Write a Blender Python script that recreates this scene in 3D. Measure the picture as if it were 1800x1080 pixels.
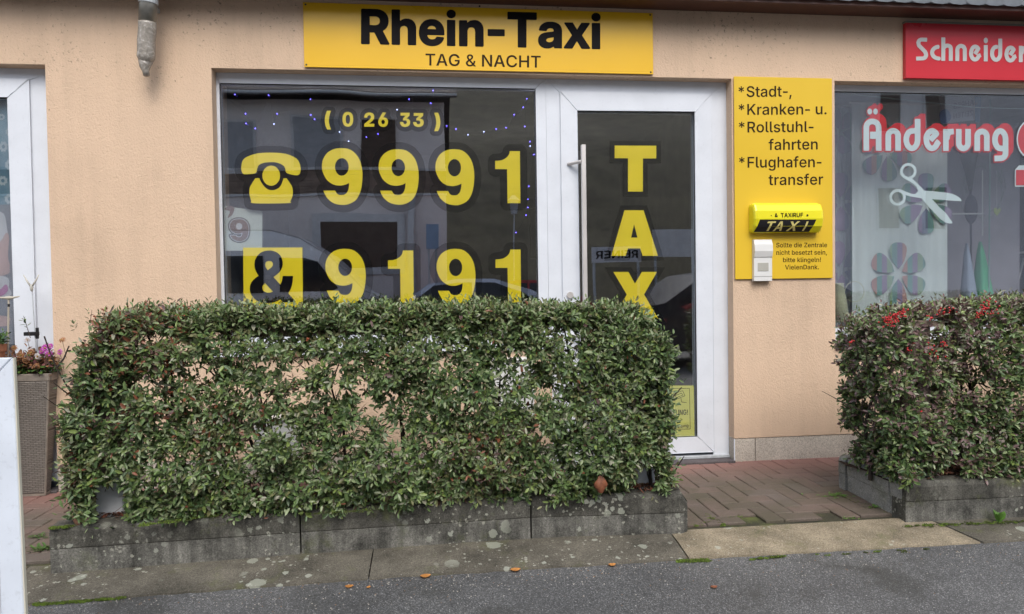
import bpy, math, random
import numpy as np
from mathutils import Vector, Matrix, noise
from mathutils.geometry import tessellate_polygon

for _o in list(bpy.data.objects): bpy.data.objects.remove(_o)
SC = bpy.context.scene
COL = SC.collection
RND = random.Random(7)
NR = np.random.default_rng(11)

# ------------------------------------------------------------------ camera, sky, sun, exposure
FPX = 1200.0
CAM = np.array([0.0, -4.3013, 1.15])
YAW, PITCH, ROLL = -0.11174718, -0.02307196, 0.01504866
def _rot(a, b, c):
    ca, sa, cb, sb, cc, sc = math.cos(a), math.sin(a), math.cos(b), math.sin(b), math.cos(c), math.sin(c)
    return (np.array([[ca,-sa,0],[sa,ca,0],[0,0,1]]) @ np.array([[1,0,0],[0,cb,-sb],[0,sb,cb]])
            @ np.array([[cc,0,sc],[0,1,0],[-sc,0,cc]]))
RM = _rot(YAW, PITCH, ROLL)
cd = bpy.data.cameras.new('camera'); cam = bpy.data.objects.new('camera', cd); COL.objects.link(cam)
cd.sensor_fit = 'HORIZONTAL'; cd.sensor_width = 36.0; cd.lens = FPX/1800*36
cd.clip_start = 0.05; cd.clip_end = 600
M4 = Matrix.Identity(4)
for _i in range(3):
    M4[_i][0] = RM[_i,0]; M4[_i][1] = RM[_i,2]; M4[_i][2] = -RM[_i,1]; M4[_i][3] = CAM[_i]
cam.matrix_world = M4
SC.camera = cam

SUN_EL, SUN_AZ = math.radians(50), math.radians(176)     # azimuth measured from +Y towards +X
world = bpy.data.worlds.new('World'); SC.world = world; world.use_nodes = True
wt = world.node_tree; wt.nodes.clear()
wo = wt.nodes.new('ShaderNodeOutputWorld'); wb = wt.nodes.new('ShaderNodeBackground')
sky = wt.nodes.new('ShaderNodeTexSky'); hs = wt.nodes.new('ShaderNodeHueSaturation')
sky.sky_type = 'NISHITA'; sky.sun_disc = False; sky.sun_elevation = SUN_EL; sky.sun_rotation = SUN_AZ
sky.dust_density = 2.5; sky.air_density = 1.0
hs.inputs['Saturation'].default_value = 0.55
wt.links.new(sky.outputs[0], hs.inputs['Color']); wt.links.new(hs.outputs[0], wb.inputs['Color'])
wt.links.new(wb.outputs[0], wo.inputs['Surface'])
wb.inputs['Strength'].default_value = 0.15
sd = bpy.data.lights.new('sun', 'SUN'); sun = bpy.data.objects.new('sun', sd); COL.objects.link(sun)
sd.energy = 0.9; sd.angle = math.radians(34); sd.color = (1.0, 0.95, 0.88)
sdir = Vector((math.sin(SUN_AZ)*math.cos(SUN_EL), math.cos(SUN_AZ)*math.cos(SUN_EL), math.sin(SUN_EL)))
sun.rotation_euler = sdir.to_track_quat('Z', 'Y').to_euler()
SC.view_settings.view_transform = 'Standard'; SC.view_settings.look = 'None'
SC.view_settings.exposure = 0.86; SC.view_settings.gamma = 1.0
SC.view_settings.use_curve_mapping = False

# ------------------------------------------------------------------ measuring helpers
def ray(px, py): return RM @ np.array([(px-900)/FPX, 1.0, -(py-540)/FPX])
def W(px, py, y=0.0):
    """the place on the vertical plane at depth y that was measured at pixel px, py of the photograph"""
    d = ray(px, py); return CAM + d*((y-CAM[1])/d[1])
def G(px, py, z=0.0):
    d = ray(px, py); return CAM + d*((z-CAM[2])/d[2])
def proj(P):
    q = (P-CAM) @ RM; return 900+FPX*q[:,0]/q[:,1], 540-FPX*q[:,2]/q[:,1]

# ------------------------------------------------------------------ outline library
def area2(p): return sum(p[i-1][0]*p[i][1]-p[i][0]*p[i-1][1] for i in range(len(p)))/2
def rdp(p, eps):
    if len(p) < 3: return p
    a, b = np.array(p[0]), np.array(p[-1]); q = np.array(p); dd = b-a; n = np.hypot(*dd)
    dist = np.abs(dd[0]*(q[:,1]-a[1])-dd[1]*(q[:,0]-a[0]))/n if n > 1e-9 else np.hypot(*(q-a).T)
    i = int(dist.argmax())
    if dist[i] < eps: return [p[0], p[-1]]
    return rdp(p[:i+1], eps)[:-1]+rdp(p[i:], eps)
def trace(fn, bb, st, eps=None):
    """outline loops of the region fn(P) < 0 inside the box bb, on a grid of step st"""
    eps = eps or st*.28
    gx = np.arange(bb[0]-2.13*st, bb[2]+2.5*st, st); gy = np.arange(bb[1]-2.17*st, bb[3]+2.5*st, st)
    X, Y = np.meshgrid(gx, gy); F = fn(np.c_[X.ravel(), Y.ravel()]).reshape(X.shape)
    S = F < 0; c4 = S[:-1,:-1].astype(int)+S[:-1,1:]+S[1:,1:]+S[1:,:-1]; segs = {}
    for i, j in zip(*np.nonzero((c4 > 0) & (c4 < 4))):
        c = [(i,j),(i,j+1),(i+1,j+1),(i+1,j)]; e = []
        for q in range(4):
            a, b = c[q], c[(q+1)%4]
            if S[a] != S[b]: e.append((tuple(sorted([a,b])), S[a]))
        for q in range(len(e)):
            if e[q][1]: segs[e[q][0]] = e[(q+1)%len(e)][0]
    def ip(k):
        (i,j),(u,v) = k; a, b = F[i,j], F[u,v]; t = a/(a-b); return (gx[j]+(gx[v]-gx[j])*t, gy[i]+(gy[u]-gy[i])*t)
    loops = []
    while segs:
        k0 = next(iter(segs)); l = [k0]; k = segs.pop(k0)
        while k != k0 and k in segs: l.append(k); k = segs.pop(k)
        l = [ip(k) for k in l]
        if len(l) > 6 and abs(area2(l)) > 2*st*st:
            h = len(l)//2; loops.append(rdp(l[:h+1], eps)[:-1]+rdp(l[h:]+[l[0]], eps)[:-1])
    return loops
def segd(P, pts, closed=True):
    A = np.array(pts, float); B = np.roll(A, -1, 0)
    if not closed: A, B = A[:-1], B[:-1]
    best = np.full(len(P), 1e18)
    for a, b in zip(A, B):
        d = b-a; l = (d**2).sum()+1e-12; t = np.clip(((P-a)@d)/l, 0, 1); q = P-a-t[:,None]*d; best = np.minimum(best, (q**2).sum(1))
    return np.sqrt(best)
def wind(P, loops):
    w = np.zeros(len(P), int)
    for pts in loops:
        for i in range(len(pts)):
            (x1,y1),(x2,y2) = pts[i-1], pts[i]
            if y1 == y2: continue
            m = ((P[:,1] < y1) != (P[:,1] < y2)) & (P[:,0] < (x2-x1)*(P[:,1]-y1)/(y2-y1)+x1)
            w += m*(1 if y2 > y1 else -1)
    return w
def sd_loops(P, loops):
    F = np.full(len(P), 1e9)
    for o in loops: F = np.minimum(F, segd(P, o))
    return np.where(wind(P, loops) != 0, -F, F)


GLYPHS = {}
for _l in r"""H&674|211,-7 274,-12 334,-7 394,9 426,23 454,39 460,40 496,1 502,0 676,0 682,2 683,5 575,125 576,131 607,185 625,233 638,299 643,371 640,374 634,374 496,374 493,371 490,335 482,299 467,263 460,252 363,359 406,390 432,413 454,437 472,465 488,503 495,533 495,575 488,611 473,647 451,677 424,701 400,716 364,730 322,737 274,737 232,729 208,721 172,701 142,675 117,641 100,605 94,581 90,539 93,503 98,479 109,449 124,418 150,377 118,356 82,326 63,305 46,281 32,251 26,227 23,197 25,167 33,131 44,107 64,76 82,56 117,29 142,15 166,5|268,137 244,144 220,161 208,179 203,203 205,221 211,239 220,252 238,270 244,273 268,245 353,155 351,149 316,138 286,135|280,456 264,479 250,504 244,527 245,551 253,569 268,582 292,589 316,588 334,582 347,569 355,551 353,527 346,511 334,496
H(391|72,289 72,377q 100,554q 150,710q 182,765 361,765 333,697q 287,539q 260,371q 260,289 260,217q 283,82q 329,-61q 361,-144 182,-144 128,-51q 72,169q
H)391|30,-144 62,-61q 107,82q 131,217q 131,289 131,371q 104,539q 58,697q 30,765 208,765 241,710q 291,554q 319,377q 319,289 319,169q 263,-51q 208,-144
H0645|322,-12 223,-12q 89,79q 20,247q 20,363 20,480q 89,648q 223,739q 322,739 422,739q 556,648q 624,480q 624,363 624,247q 556,79q 422,-12q|322,138 364,138q 417,193q 442,293q 442,363 442,434q 417,535q 364,589q 322,589 281,589q 228,535q 203,434q 203,363 203,293q 228,193q 281,138q
H2645|49,0 49,136 322,358 344,377q 389,417q 419,466q 419,498 419,525q 396,566q 353,589q 324,589 293,589q 246,561q 221,506q 221,467 43,467 43,551q 111,673q 238,739q 325,739 404,739q 529,684q 599,580q 599,508 599,455q 558,370q 485,295q 436,254 312,152 312,151 601,151 601,0
H3645|248,-7 312,-12 354,-11 414,-1 444,8 492,31 534,62 568,101 585,131 601,179 606,233 605,257 597,293 579,335 567,353 550,371 534,384 510,398 468,415 398,425 570,583 572,587 572,725 570,728 564,728 66,728 61,725 61,719 61,605 61,581 66,576 349,575 203,437 201,431 201,335 204,330 306,330 336,327 366,319 390,304 402,291 411,275 417,257 419,239 417,215 412,197 402,178 390,163 372,149 348,138 318,134 288,137 270,143 252,154 228,178 213,209 207,245 204,248 30,248 25,245 30,197 44,149 58,119 87,77 126,42 156,23 180,12 210,1
H6645|262,-5 329,-10 389,-5 425,3 473,21 521,52 554,85 575,115 597,163 603,187 607,217 607,265 604,295 598,319 587,349 567,385 553,403 533,422 510,439 473,458 449,466 395,475 329,475 473,688 496,721 499,727 497,728 299,728 293,726 108,451 71,385 51,337 44,313 37,271 37,217 42,187 48,163 61,133 71,114 89,89 107,70 149,37 203,10|293,139 275,145 257,156 243,169 231,187 223,205 218,229 218,253 222,277 230,295 241,313 253,325 269,336 287,344 305,348 323,350 347,347 365,341 383,331 401,315 415,295 423,277 427,253 427,229 424,211 417,193 406,175 395,163 377,149 359,141 335,136 311,136
HA755|2,5 6,0 12,0 210,0 215,5 252,127 258,126 492,126 498,129 535,5 540,0 750,0 754,5 602,449 507,725 504,728 252,728 246,726|300,278 299,281 372,533 378,546 393,491 454,281 450,277 444,276 306,276
HT653|20,563 20,728 633,728 633,563 423,563 423,0 229,0 229,563
HX734|4,5 6,1 12,0 216,0 222,3 366,221 504,5 510,0 726,0 730,5 476,377 684,695 703,725 696,728 492,728 372,535 366,534 310,629 246,728 36,728 31,725 263,371
B-645|488,350 488,233 157,233 157,350
BA729|13,5 17,0 23,0 173,0 179,3 229,155 233,161 491,161 497,155 546,5 551,0 713,0 716,5 569,423 461,728 269,728 263,726|275,283 272,287 317,431 359,583 365,589 383,524 454,287 449,282
BC732|379,-11 281,-11q 125,79q 36,247q 36,363 36,481q 126,649q 281,738q 379,738 443,738q 551,702q 635,633q 689,535q 698,473 544,473 538,504q 510,553q 468,587q 414,604q 382,604 322,604q 236,546q 190,438q 190,363 190,288q 236,181q 323,123q 382,123 413,123q 467,141q 509,174q 538,223q 544,254 698,254 690,197q 639,100q 555,29q 446,-11q
BE608|58,0 58,728 568,728 568,599 210,599 210,430 541,430 541,305 210,305 210,128 568,128 568,0
BH730|58,0 58,728 210,728 210,436 520,436 520,728 672,728 672,0 520,0 520,307 210,307 210,0
BI280|65,0 65,727 215,727 215,0
BN740|58,5 63,0 207,0 212,5 212,347 208,497 213,503 308,335 519,0 675,0 681,1 682,725 669,728 537,728 531,728 529,725 529,365 533,221 531,216 460,347 224,725 219,728 63,728 58,725
BR653|58,5 63,0 207,0 210,5 210,251 213,254 219,255 333,255 337,251 465,3 471,0 627,0 630,5 484,281 525,307 545,323 562,341 579,364 599,407 607,437 612,491 607,545 592,593 579,617 549,656 513,685 489,699 459,711 411,723 381,727 63,728 58,725|213,379 210,383 210,593 210,599 213,602 327,602 363,599 399,589 429,569 440,557 450,539 457,515 460,491 458,467 451,443 442,425 429,410 399,391 363,381 327,378
BS654|331,-11 240,-11q 109,46q 38,156q 37,234 184,234 185,196q 222,142q 288,115q 331,115 372,115q 432,137q 466,179q 466,206 466,230q 438,264q 382,289q 338,299 260,317 159,340q 53,439q 53,518 53,584q 123,683q 248,738q 329,738 412,738q 534,682q 601,580q 603,510 459,510 455,558q 386,613q 329,613 292,613q 237,590q 207,551q 207,526 207,502q 235,469q 289,445q 328,437 396,421 449,410q 532,373q 589,323q 618,255q 618,212 618,144q 549,43q 421,-11q
BT649|28,599 28,728 621,728 621,599 401,599 401,0 249,0 249,599
BX716|16,5 18,1 24,0 186,0 306,175 354,252 360,254 410,173 522,4 528,0 696,0 699,5 446,377 667,707 679,725 672,728 510,727 421,593 360,487 299,593 210,727 48,728 42,728 39,725 275,371
Ba565|211,-9 159,-9q 78,26q 32,96q 32,148 32,193q 64,252q 121,289q 194,307q 235,311 282,316q 339,325q 364,342q 364,359 364,362 364,382q 344,412q 307,428q 280,428 253,428q 213,412q 188,383q 185,364 48,372 56,424q 116,497q 216,537q 283,537 333,537q 416,514q 477,469q 510,401q 510,357 510,0 368,0 368,74 365,74 351,48q 309,11q 250,-9q|252,93 286,93q 337,118q 365,163q 365,191 365,245 359,241q 336,235q 307,229q 276,224q 261,221 235,218q 195,201q 172,173q 172,153 172,133q 193,107q 228,93q
Be576|236,-6 296,-11 344,-8 386,1 429,18 464,39 499,72 516,96 526,114 538,150 530,154 405,162 386,132 373,120 356,110 320,101 296,99 272,102 236,114 219,126 206,139 195,156 187,174 180,198 178,222 182,226 542,226 545,228 545,234 543,312 538,342 527,378 511,414 497,438 471,468 446,490 425,504 392,520 356,531 314,537 260,537 230,532 200,524 158,505 134,489 111,468 81,432 66,408 52,378 43,348 35,300 33,264 34,228 44,174 54,144 68,114 92,78 114,54 137,36 176,13 206,1|182,320 179,324 182,342 198,378 218,401 242,416 278,425 320,423 350,412 374,394 386,378 398,354 405,324 398,319
Bh602|55,5 60,0 198,0 202,5 202,299 208,341 221,371 240,392 270,407 306,412 336,407 362,395 375,383 383,371 395,341 399,305 399,5 402,0 408,0 540,0 546,1 547,335 546,359 540,398 524,443 505,473 489,491 474,504 444,521 402,534 366,537 336,536 312,531 288,524 264,511 246,498 228,480 204,446 201,455 201,725 198,728 192,728 60,728 55,725
Bi257|55,0 55,528 202,528 202,0|128,594 93,594q 46,638q 46,671 46,704q 93,748q 128,748 163,748q 211,704q 211,671 211,638q 163,594q
Bn602|55,5 60,0 198,0 202,5 204,323 210,349 221,371 237,389 258,403 294,411 318,411 336,407 352,401 366,391 379,377 390,359 397,329 399,305 399,5 402,0 540,0 546,4 546,221 546,353 537,407 524,443 505,473 489,491 462,512 426,528 390,536 360,537 312,531 288,524 270,515 246,498 228,480 204,446 199,443 198,436 196,527 56,527
Bx555|14,5 16,1 22,0 166,0 172,3 226,89 274,177 280,178 329,89 382,2 388,0 538,0 541,5 366,269 367,275 532,523 535,527 532,528 379,527 329,449 280,359 184,527 178,528 25,527 189,275 190,269
M!299|93,227 84,728 215,728 206,227|150,-8 117,-8q 73,35q 73,67 73,99q 117,141q 150,141 183,141q 226,99q 226,67 226,35q 183,-8q
M&653|220,-5 251,-9 299,-10 359,0 383,7 419,22 443,36 467,55 515,0 646,1 540,127 551,139 568,169 589,223 602,289 603,337 499,337 490,271 479,237 467,212 330,373 401,426 437,464 459,499 471,535 475,571 472,607 462,637 443,668 419,693 389,714 353,728 311,736 269,735 227,727 191,713 161,692 137,667 119,637 110,613 104,577 104,541 109,511 119,481 135,451 179,391 176,385 107,330 85,307 67,283 53,256 45,229 42,205 43,169 47,145 60,109 74,85 98,55 131,29 155,15 179,6|263,90 239,95 221,102 191,122 179,136 170,151 164,169 161,193 164,217 173,241 191,265 216,289 245,311 270,283 400,133 395,127 376,115 333,97 299,90|269,448 243,481 221,518 213,547 214,577 220,595 227,606 248,625 275,635 311,635 339,625 357,607 368,583 368,553 359,529 341,505 317,483
M*647|281,318 289,464 166,384 124,457 255,522 124,588 166,662 289,581 281,728 364,728 357,581 479,662 521,588 390,522 521,457 479,384 357,464 364,318
M,269|41,-177 83,107 207,107 126,-177
M-647|485,352 485,251 160,251 160,352
M.269|136,-8 104,-8q 60,36q 60,67 60,99q 104,143q 136,143 167,143q 211,99q 211,67 211,36q 167,-8q
MA714|22,5 26,0 32,0 152,0 157,5 218,183 494,184 556,5 560,0 686,0 692,5 548,406 434,725 428,728 278,727|254,285 252,287 294,413 350,611 356,621 379,539 424,389 460,287 452,284
MC733|382,-10 286,-10q 135,80q 49,247q 49,363 49,480q 136,648q 286,738q 382,738 441,738q 545,704q 626,638q 679,545q 688,486 563,486 556,520q 524,572q 477,608q 417,626q 384,626 322,626q 226,564q 173,447q 173,363 173,279q 227,162q 322,101q 383,101 417,101q 476,120q 524,156q 557,208q 563,241 688,241 680,187q 630,96q 550,27q 445,-10q
MD717|73,5 78,0 132,1 138,0 312,0 360,2 402,7 438,16 468,26 504,43 534,62 560,83 588,112 607,137 625,167 641,203 653,239 662,281 667,323 668,365 667,407 662,449 653,491 642,524 628,557 611,587 576,630 540,663 504,686 474,701 444,711 402,721 366,726 318,728 78,728 73,725|198,109 198,619 312,620 372,615 402,607 438,592 462,577 480,561 507,527 527,485 535,455 544,395 544,335 536,275 527,245 508,203 491,179 462,151 438,136 396,119 366,112 336,108
ME603|73,0 73,728 547,728 547,622 197,622 197,420 522,420 522,316 197,316 197,105 549,105 549,0
MF585|73,0 73,728 539,728 539,622 197,622 197,402 508,402 508,298 197,298 197,0
MG746|322,-5 384,-10 420,-9 486,3 516,14 546,28 576,47 614,79 636,105 655,133 670,163 681,193 688,223 693,259 694,373 690,378 684,378 402,377 402,280 570,279 573,277 569,241 558,205 540,173 515,145 486,125 450,110 408,102 360,103 318,112 294,122 274,133 245,157 228,176 212,199 190,247 179,295 174,331 173,367 177,421 190,481 203,511 224,547 240,566 264,588 294,606 336,621 384,626 432,620 474,605 492,594 512,577 537,547 550,523 559,499 564,494 678,494 684,494 687,499 679,535 661,577 630,625 603,655 570,681 534,703 492,721 450,732 402,738 348,737 306,731 270,720 240,709 216,696 182,673 154,649 132,625 114,601 93,565 75,523 65,493 56,451 51,409 49,361 55,283 65,235 76,199 92,163 114,127 150,82 180,55 210,35 240,19 276,5
MH739|73,0 73,728 197,728 197,425 542,425 542,728 666,728 666,0 542,0 542,319 197,319 197,0
MI235|65,0 65,727 170,727 170,0
MJ573|270,-10 164,-10q 38,106q 38,214 38,256 161,256 161,213 161,155q 220,94q 269,94 319,94q 377,155q 377,213 377,728 500,728 500,214 500,106q 375,-10q
MK691|73,5 78,0 192,0 197,5 197,203 194,215 202,227 294,327 300,324 522,1 654,0 660,0 665,5 383,413 549,599 662,725 654,728 510,728 312,506 240,419 198,362 196,371 197,725 192,728 78,728 73,725
MN750|73,5 78,0 192,0 198,4 198,383 192,567 250,461 296,383 534,4 540,0 672,0 677,5 677,713 677,725 672,728 558,728 552,725 552,317 557,179 556,173 552,169 517,239 482,299 214,725 210,728 78,728 73,725
MR649|73,5 78,0 192,0 197,5 198,268 336,269 342,268 486,0 618,0 622,5 468,287 474,293 504,309 522,321 552,351 570,377 588,419 598,467 598,521 588,575 571,617 545,653 522,675 486,698 462,709 432,718 378,727 78,728 73,725|198,375 198,622 330,623 366,620 408,608 438,589 451,575 464,551 471,527 474,497 471,467 464,443 451,419 440,407 426,396 408,387 366,376 324,373
MS646|326,-12 242,-12q 117,42q 48,144q 46,215 168,215 171,175q 213,122q 282,95q 326,95 370,95q 439,122q 477,171q 477,204 477,233q 445,271q 385,298q 343,308 261,329 166,353q 65,448q 65,525 65,589q 133,685q 252,738q 328,738 406,738q 522,684q 587,589q 589,526 469,526 464,576q 387,632q 326,632 284,632q 223,606q 189,561q 189,531 189,501q 226,461q 284,437q 317,429 387,411 429,401q 506,368q 566,319q 601,251q 601,204 601,140q 535,43q 412,-12q
MT651|38,622 38,728 613,728 613,622 388,622 388,0 264,0 264,622
MU731|365,-11 277,-11q 145,56q 72,174q 72,252 72,728 196,728 196,262 196,215q 237,142q 314,100q 366,100 418,100q 494,142q 535,215q 535,262 535,728 658,728 658,252 658,174q 585,56q 454,-11q
MV714|280,5 284,0 290,0 428,0 434,0 438,5 692,725 686,728 560,728 557,725 429,341 379,173 362,112 356,115 295,323 157,725 152,728 26,728 22,725
MX706|26,5 28,1 34,0 166,1 304,202 352,286 417,179 538,0 676,0 680,5 426,377 651,707 663,725 658,728 526,728 433,593 358,466 352,461 295,563 188,725 184,728 46,727 45,725 284,371
MZ644|53,5 58,0 586,0 592,1 593,101 586,105 208,104 201,107 268,191 588,641 590,647 590,713 590,725 586,728 58,728 54,725 54,629 55,623 58,622 436,623 439,617 370,529 53,83
Ma565|220,-11 168,-11q 85,26q 37,99q 37,152 37,198q 72,258q 131,293q 206,311q 245,315 293,321q 352,329q 379,346q 379,364 379,367 379,394q 357,433q 313,453q 281,453 249,453q 201,433q 171,401q 165,381 53,401 67,450q 132,515q 226,547q 281,547 320,547q 397,529q 461,486q 499,415q 499,362 499,0 383,0 383,75 379,75 367,52q 326,13q 263,-11q|249,80 290,80q 349,112q 380,165q 380,195 380,260 374,255q 345,246q 308,239q 271,234q 257,232 228,229q 182,211q 154,179q 154,153 154,129q 178,97q 221,80q
Mb614|347,-10 302,-10q 240,20q 201,63q 190,85 183,85 183,0 66,0 66,728 186,728 186,453 191,453 202,474q 240,517q 301,547q 347,547 412,547q 513,482q 572,357q 572,269 572,182q 515,57q 413,-10q|317,90 360,90q 419,136q 450,217q 450,270 450,322q 420,402q 360,448q 317,448 274,448q 214,403q 183,324q 183,270 183,216q 214,135q 275,90q
Mc573|299,-11 221,-11q 106,59q 42,184q 42,268 42,351q 106,478q 221,548q 299,548 344,548q 422,523q 483,478q 523,414q 532,375 418,355 413,376q 393,410q 363,435q 324,449q 300,449 255,449q 194,401q 164,320q 164,268 164,217q 194,135q 255,88q 300,88 324,88q 364,101q 394,127q 414,163q 419,185 533,165 525,125q 484,60q 423,13q 344,-11q
Md614|268,-10 202,-10q 100,57q 42,182q 42,269 42,357q 101,482q 203,547q 267,547 313,547q 375,517q 413,474q 424,453 429,453 429,728 548,728 548,0 431,0 431,85 424,85 413,63q 374,20q 313,-10q|298,90 340,90q 400,135q 432,216q 432,270 432,324q 400,403q 340,448q 298,448 254,448q 195,402q 164,322q 164,270 164,217q 195,136q 255,90q
Me582|244,-6 299,-11 347,-9 389,0 431,16 467,39 501,72 520,102 534,138 425,158 409,132 395,116 377,102 359,94 335,87 305,84 287,85 257,91 233,101 215,112 197,130 187,144 177,162 169,186 164,210 163,234 167,236 539,236 542,240 542,300 536,348 529,378 515,414 497,446 481,468 455,493 425,514 395,529 353,542 317,547 269,547 239,543 209,535 180,522 143,499 119,478 89,441 74,414 61,384 52,354 43,300 42,264 47,204 53,174 63,144 84,102 101,77 122,54 161,25 185,12 215,1|167,320 163,324 167,348 172,366 184,390 209,421 239,440 275,450 317,450 353,440 383,419 401,396 415,366 423,330 424,324 419,320
Mf377|109,5 110,1 116,0 224,0 228,5 228,443 230,445 338,445 345,449 345,539 230,541 228,545 228,587 231,611 242,635 260,648 284,653 308,653 338,649 344,652 361,731 362,744 314,753 272,755 242,753 218,748 177,731 160,719 140,699 129,683 118,659 109,617 109,545 104,540 10,539 9,449 14,445 104,445 107,443 109,437
Mg615|299,-215 234,-215q 138,-181q 77,-121q 64,-83 168,-51 177,-68q 208,-101q 260,-122q 299,-122 359,-122q 430,-64q 430,-4 430,95 422,95 411,74q 373,33q 313,6q 267,6 203,6q 101,67q 42,186q 42,272 42,358q 101,482q 204,547q 268,547 314,547q 376,518q 415,473q 426,452 432,452 432,540 549,540 549,-1 549,-74q 484,-169q 371,-215q|298,102 341,102q 401,143q 432,220q 432,273 432,325q 401,404q 341,448q 298,448 255,448q 195,403q 164,324q 164,273 164,221q 195,144q 255,102q
Mh601|66,5 71,0 185,1 186,317 192,359 207,395 216,407 233,422 251,433 269,439 305,444 341,439 371,424 384,413 395,398 409,365 414,323 414,5 419,0 533,1 533,368 526,413 519,437 509,458 492,485 460,515 431,531 407,540 371,546 347,547 299,542 275,534 257,526 233,509 205,479 191,458 186,461 185,725 179,728 71,728 66,725
Mi252|66,0 66,540 186,540 186,0|126,619 97,619q 55,659q 55,687 55,715q 97,755q 126,755 156,755q 198,716q 198,687 198,659q 156,619q
Mk559|66,5 71,0 185,1 187,185 233,233 239,229 407,1 539,0 545,0 550,5 326,305 521,519 539,539 533,540 401,540 395,537 197,322 191,318 186,323 186,725 179,728 71,728 66,725
Ml286|212,-3 137,-3q 66,65q 66,132 66,728 186,728 186,151 186,120q 205,95q 230,95 241,95q 254,96q 259,98 276,5 265,2q 231,-3q
Mn600|66,5 71,0 185,1 186,311 189,347 198,377 215,406 233,422 257,435 293,443 323,443 341,439 359,432 377,419 393,401 403,383 409,365 413,329 414,5 419,0 533,1 534,197 533,365 526,413 518,437 500,473 479,498 461,514 426,533 389,544 347,547 299,542 257,526 233,509 205,479 185,446 182,455 181,533 179,540 67,539
Mo599|299,-11 221,-11q 106,59q 42,184q 42,268 42,352q 106,478q 221,548q 299,548 378,548q 493,478q 557,352q 557,268 557,184q 493,59q 378,-11q|299,88 345,88q 405,135q 436,217q 436,268 436,319q 405,401q 345,449q 299,449 254,449q 194,401q 164,319q 164,268 164,217q 194,135q 254,88q
Mr385|66,0 66,540 182,540 182,451 187,451 202,497q 273,547q 321,547 332,547q 357,545q 366,544 366,433 359,435q 324,439q 307,439 273,439q 217,409q 186,355q 186,319 186,0
Ms537|268,-11 207,-11q 111,25q 50,95q 42,145 155,163 165,122q 223,82q 270,82 318,82q 374,120q 374,149 374,173q 337,205q 300,213 208,233 132,249q 57,325q 57,384 57,434q 111,507q 207,548q 271,548 332,548q 421,511q 475,446q 484,402 376,385 368,415q 318,457q 273,457 231,457q 176,420q 176,391 176,366q 214,334q 254,325 346,306 422,289q 497,217q 497,160 497,109q 438,32q 335,-11q
Mt348|197,-1 224,-5 266,-6 308,-2 328,5 312,95 308,97 260,94 236,98 224,105 218,113 212,131 210,443 212,445 314,446 316,449 316,533 314,540 212,541 210,545 210,623 210,665 206,672 92,672 90,665 90,545 86,541 14,540 10,539 9,533 9,449 14,445 86,445 89,443 90,137 91,113 98,83 105,65 116,47 133,29 164,10
Mu601|205,-3 233,-7 275,-7 299,-3 323,4 347,16 377,39 397,63 413,89 418,87 419,81 420,3 425,0 527,0 534,3 534,537 527,540 419,540 414,537 414,225 411,195 407,177 398,153 377,126 356,111 329,100 293,96 257,102 233,113 215,128 205,141 196,159 187,195 186,537 179,540 71,540 66,537 66,195 67,171 74,129 81,105 92,81 108,57 124,39 156,15 173,7
Mw827|181,5 182,2 188,0 296,0 302,0 306,5 380,263 410,386 416,386 446,263 519,5 524,0 638,0 644,3 805,539 680,540 617,305 585,167 578,132 572,136 528,323 470,540 355,539 284,263 254,137 248,130 220,257 148,539 22,539
Mz551|57,0 57,79 339,435 339,439 64,439 64,540 486,540 486,455 215,105 215,101 494,101 494,0""".split('\n'):
    _f = _l[2:].split('|')
    GLYPHS[_l[:2]] = (int(_f[0]), [[(int(p.split(',')[0]), int(p.split(',')[1].rstrip('q')), not p.endswith('q')) for p in c.split()] for c in _f[1:]])
def flat_contour(c, n=4):
    full = []; L = len(c)
    for i in range(L):
        a = c[i]; b = c[(i+1) % L]; full.append(a)
        if not a[2] and not b[2]: full.append(((a[0]+b[0])/2, (a[1]+b[1])/2, True))
    s = next(i for i, p in enumerate(full) if p[2]); full = full[s:]+full[:s]; L = len(full); i = 0; pts = []
    while i < L:
        a = full[i]; pts.append(a[:2]); b = full[(i+1) % L]
        if not b[2]:
            e = full[(i+2) % L]
            for q in range(1, n):
                t = q/n; pts.append(tuple((1-t)**2*a[z]+2*t*(1-t)*b[z]+t*t*e[z] for z in (0, 1)))
            i += 2
        else: i += 1
    return pts
def pt_in(p, poly):
    r = False
    for i in range(len(poly)):
        (x1, y1), (x2, y2) = poly[i-1], poly[i]
        if (y1 > p[1]) != (y2 > p[1]) and p[0] < (x2-x1)*(p[1]-y1)/(y2-y1)+x1: r = not r
    return r
def text_loops(s, kind, x0, y0, x1, y1, cap, n=4, slant=0.0):
    """loops (photo-measured 2-D units, y down) of a line of text from (x0, y0) to (x1, y1) on its baseline"""
    adv = 0; items = []
    for ch in s:
        if ch == ' ': adv += 270; continue
        a, cs = GLYPHS[kind+ch]; k = -95 if ch == '-' else 0; items.append((adv+k, cs)); adv += a+2*k
    flatc = [[(x+o, y) for x, y in flat_contour(c, n)] for o, cs in items for c in cs]
    mn = min(p[0] for c in flatc for p in c); mx = max(p[0] for c in flatc for p in c)
    out = []
    for c in flatc:
        l = []
        for x, y in c:
            t = (x-mn)/(mx-mn); bx = x0+(x1-x0)*t; by = y0+(y1-y0)*t
            l.append((bx+slant*y/727*cap, by-y/727*cap))
        out.append(l)
    return out
def box_glyph(ch, kind, x0, y0, x1, y1, n=5):
    cs = [flat_contour(c, n) for c in GLYPHS[kind+ch][1]]
    al = np.array(sum(cs, [])); mn, mx = al.min(0), al.max(0)
    return [[(x0+(x-mn[0])/(mx[0]-mn[0])*(x1-x0), y1-(y-mn[1])/(mx[1]-mn[1])*(y1-y0)) for x, y in c] for c in cs]
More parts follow.
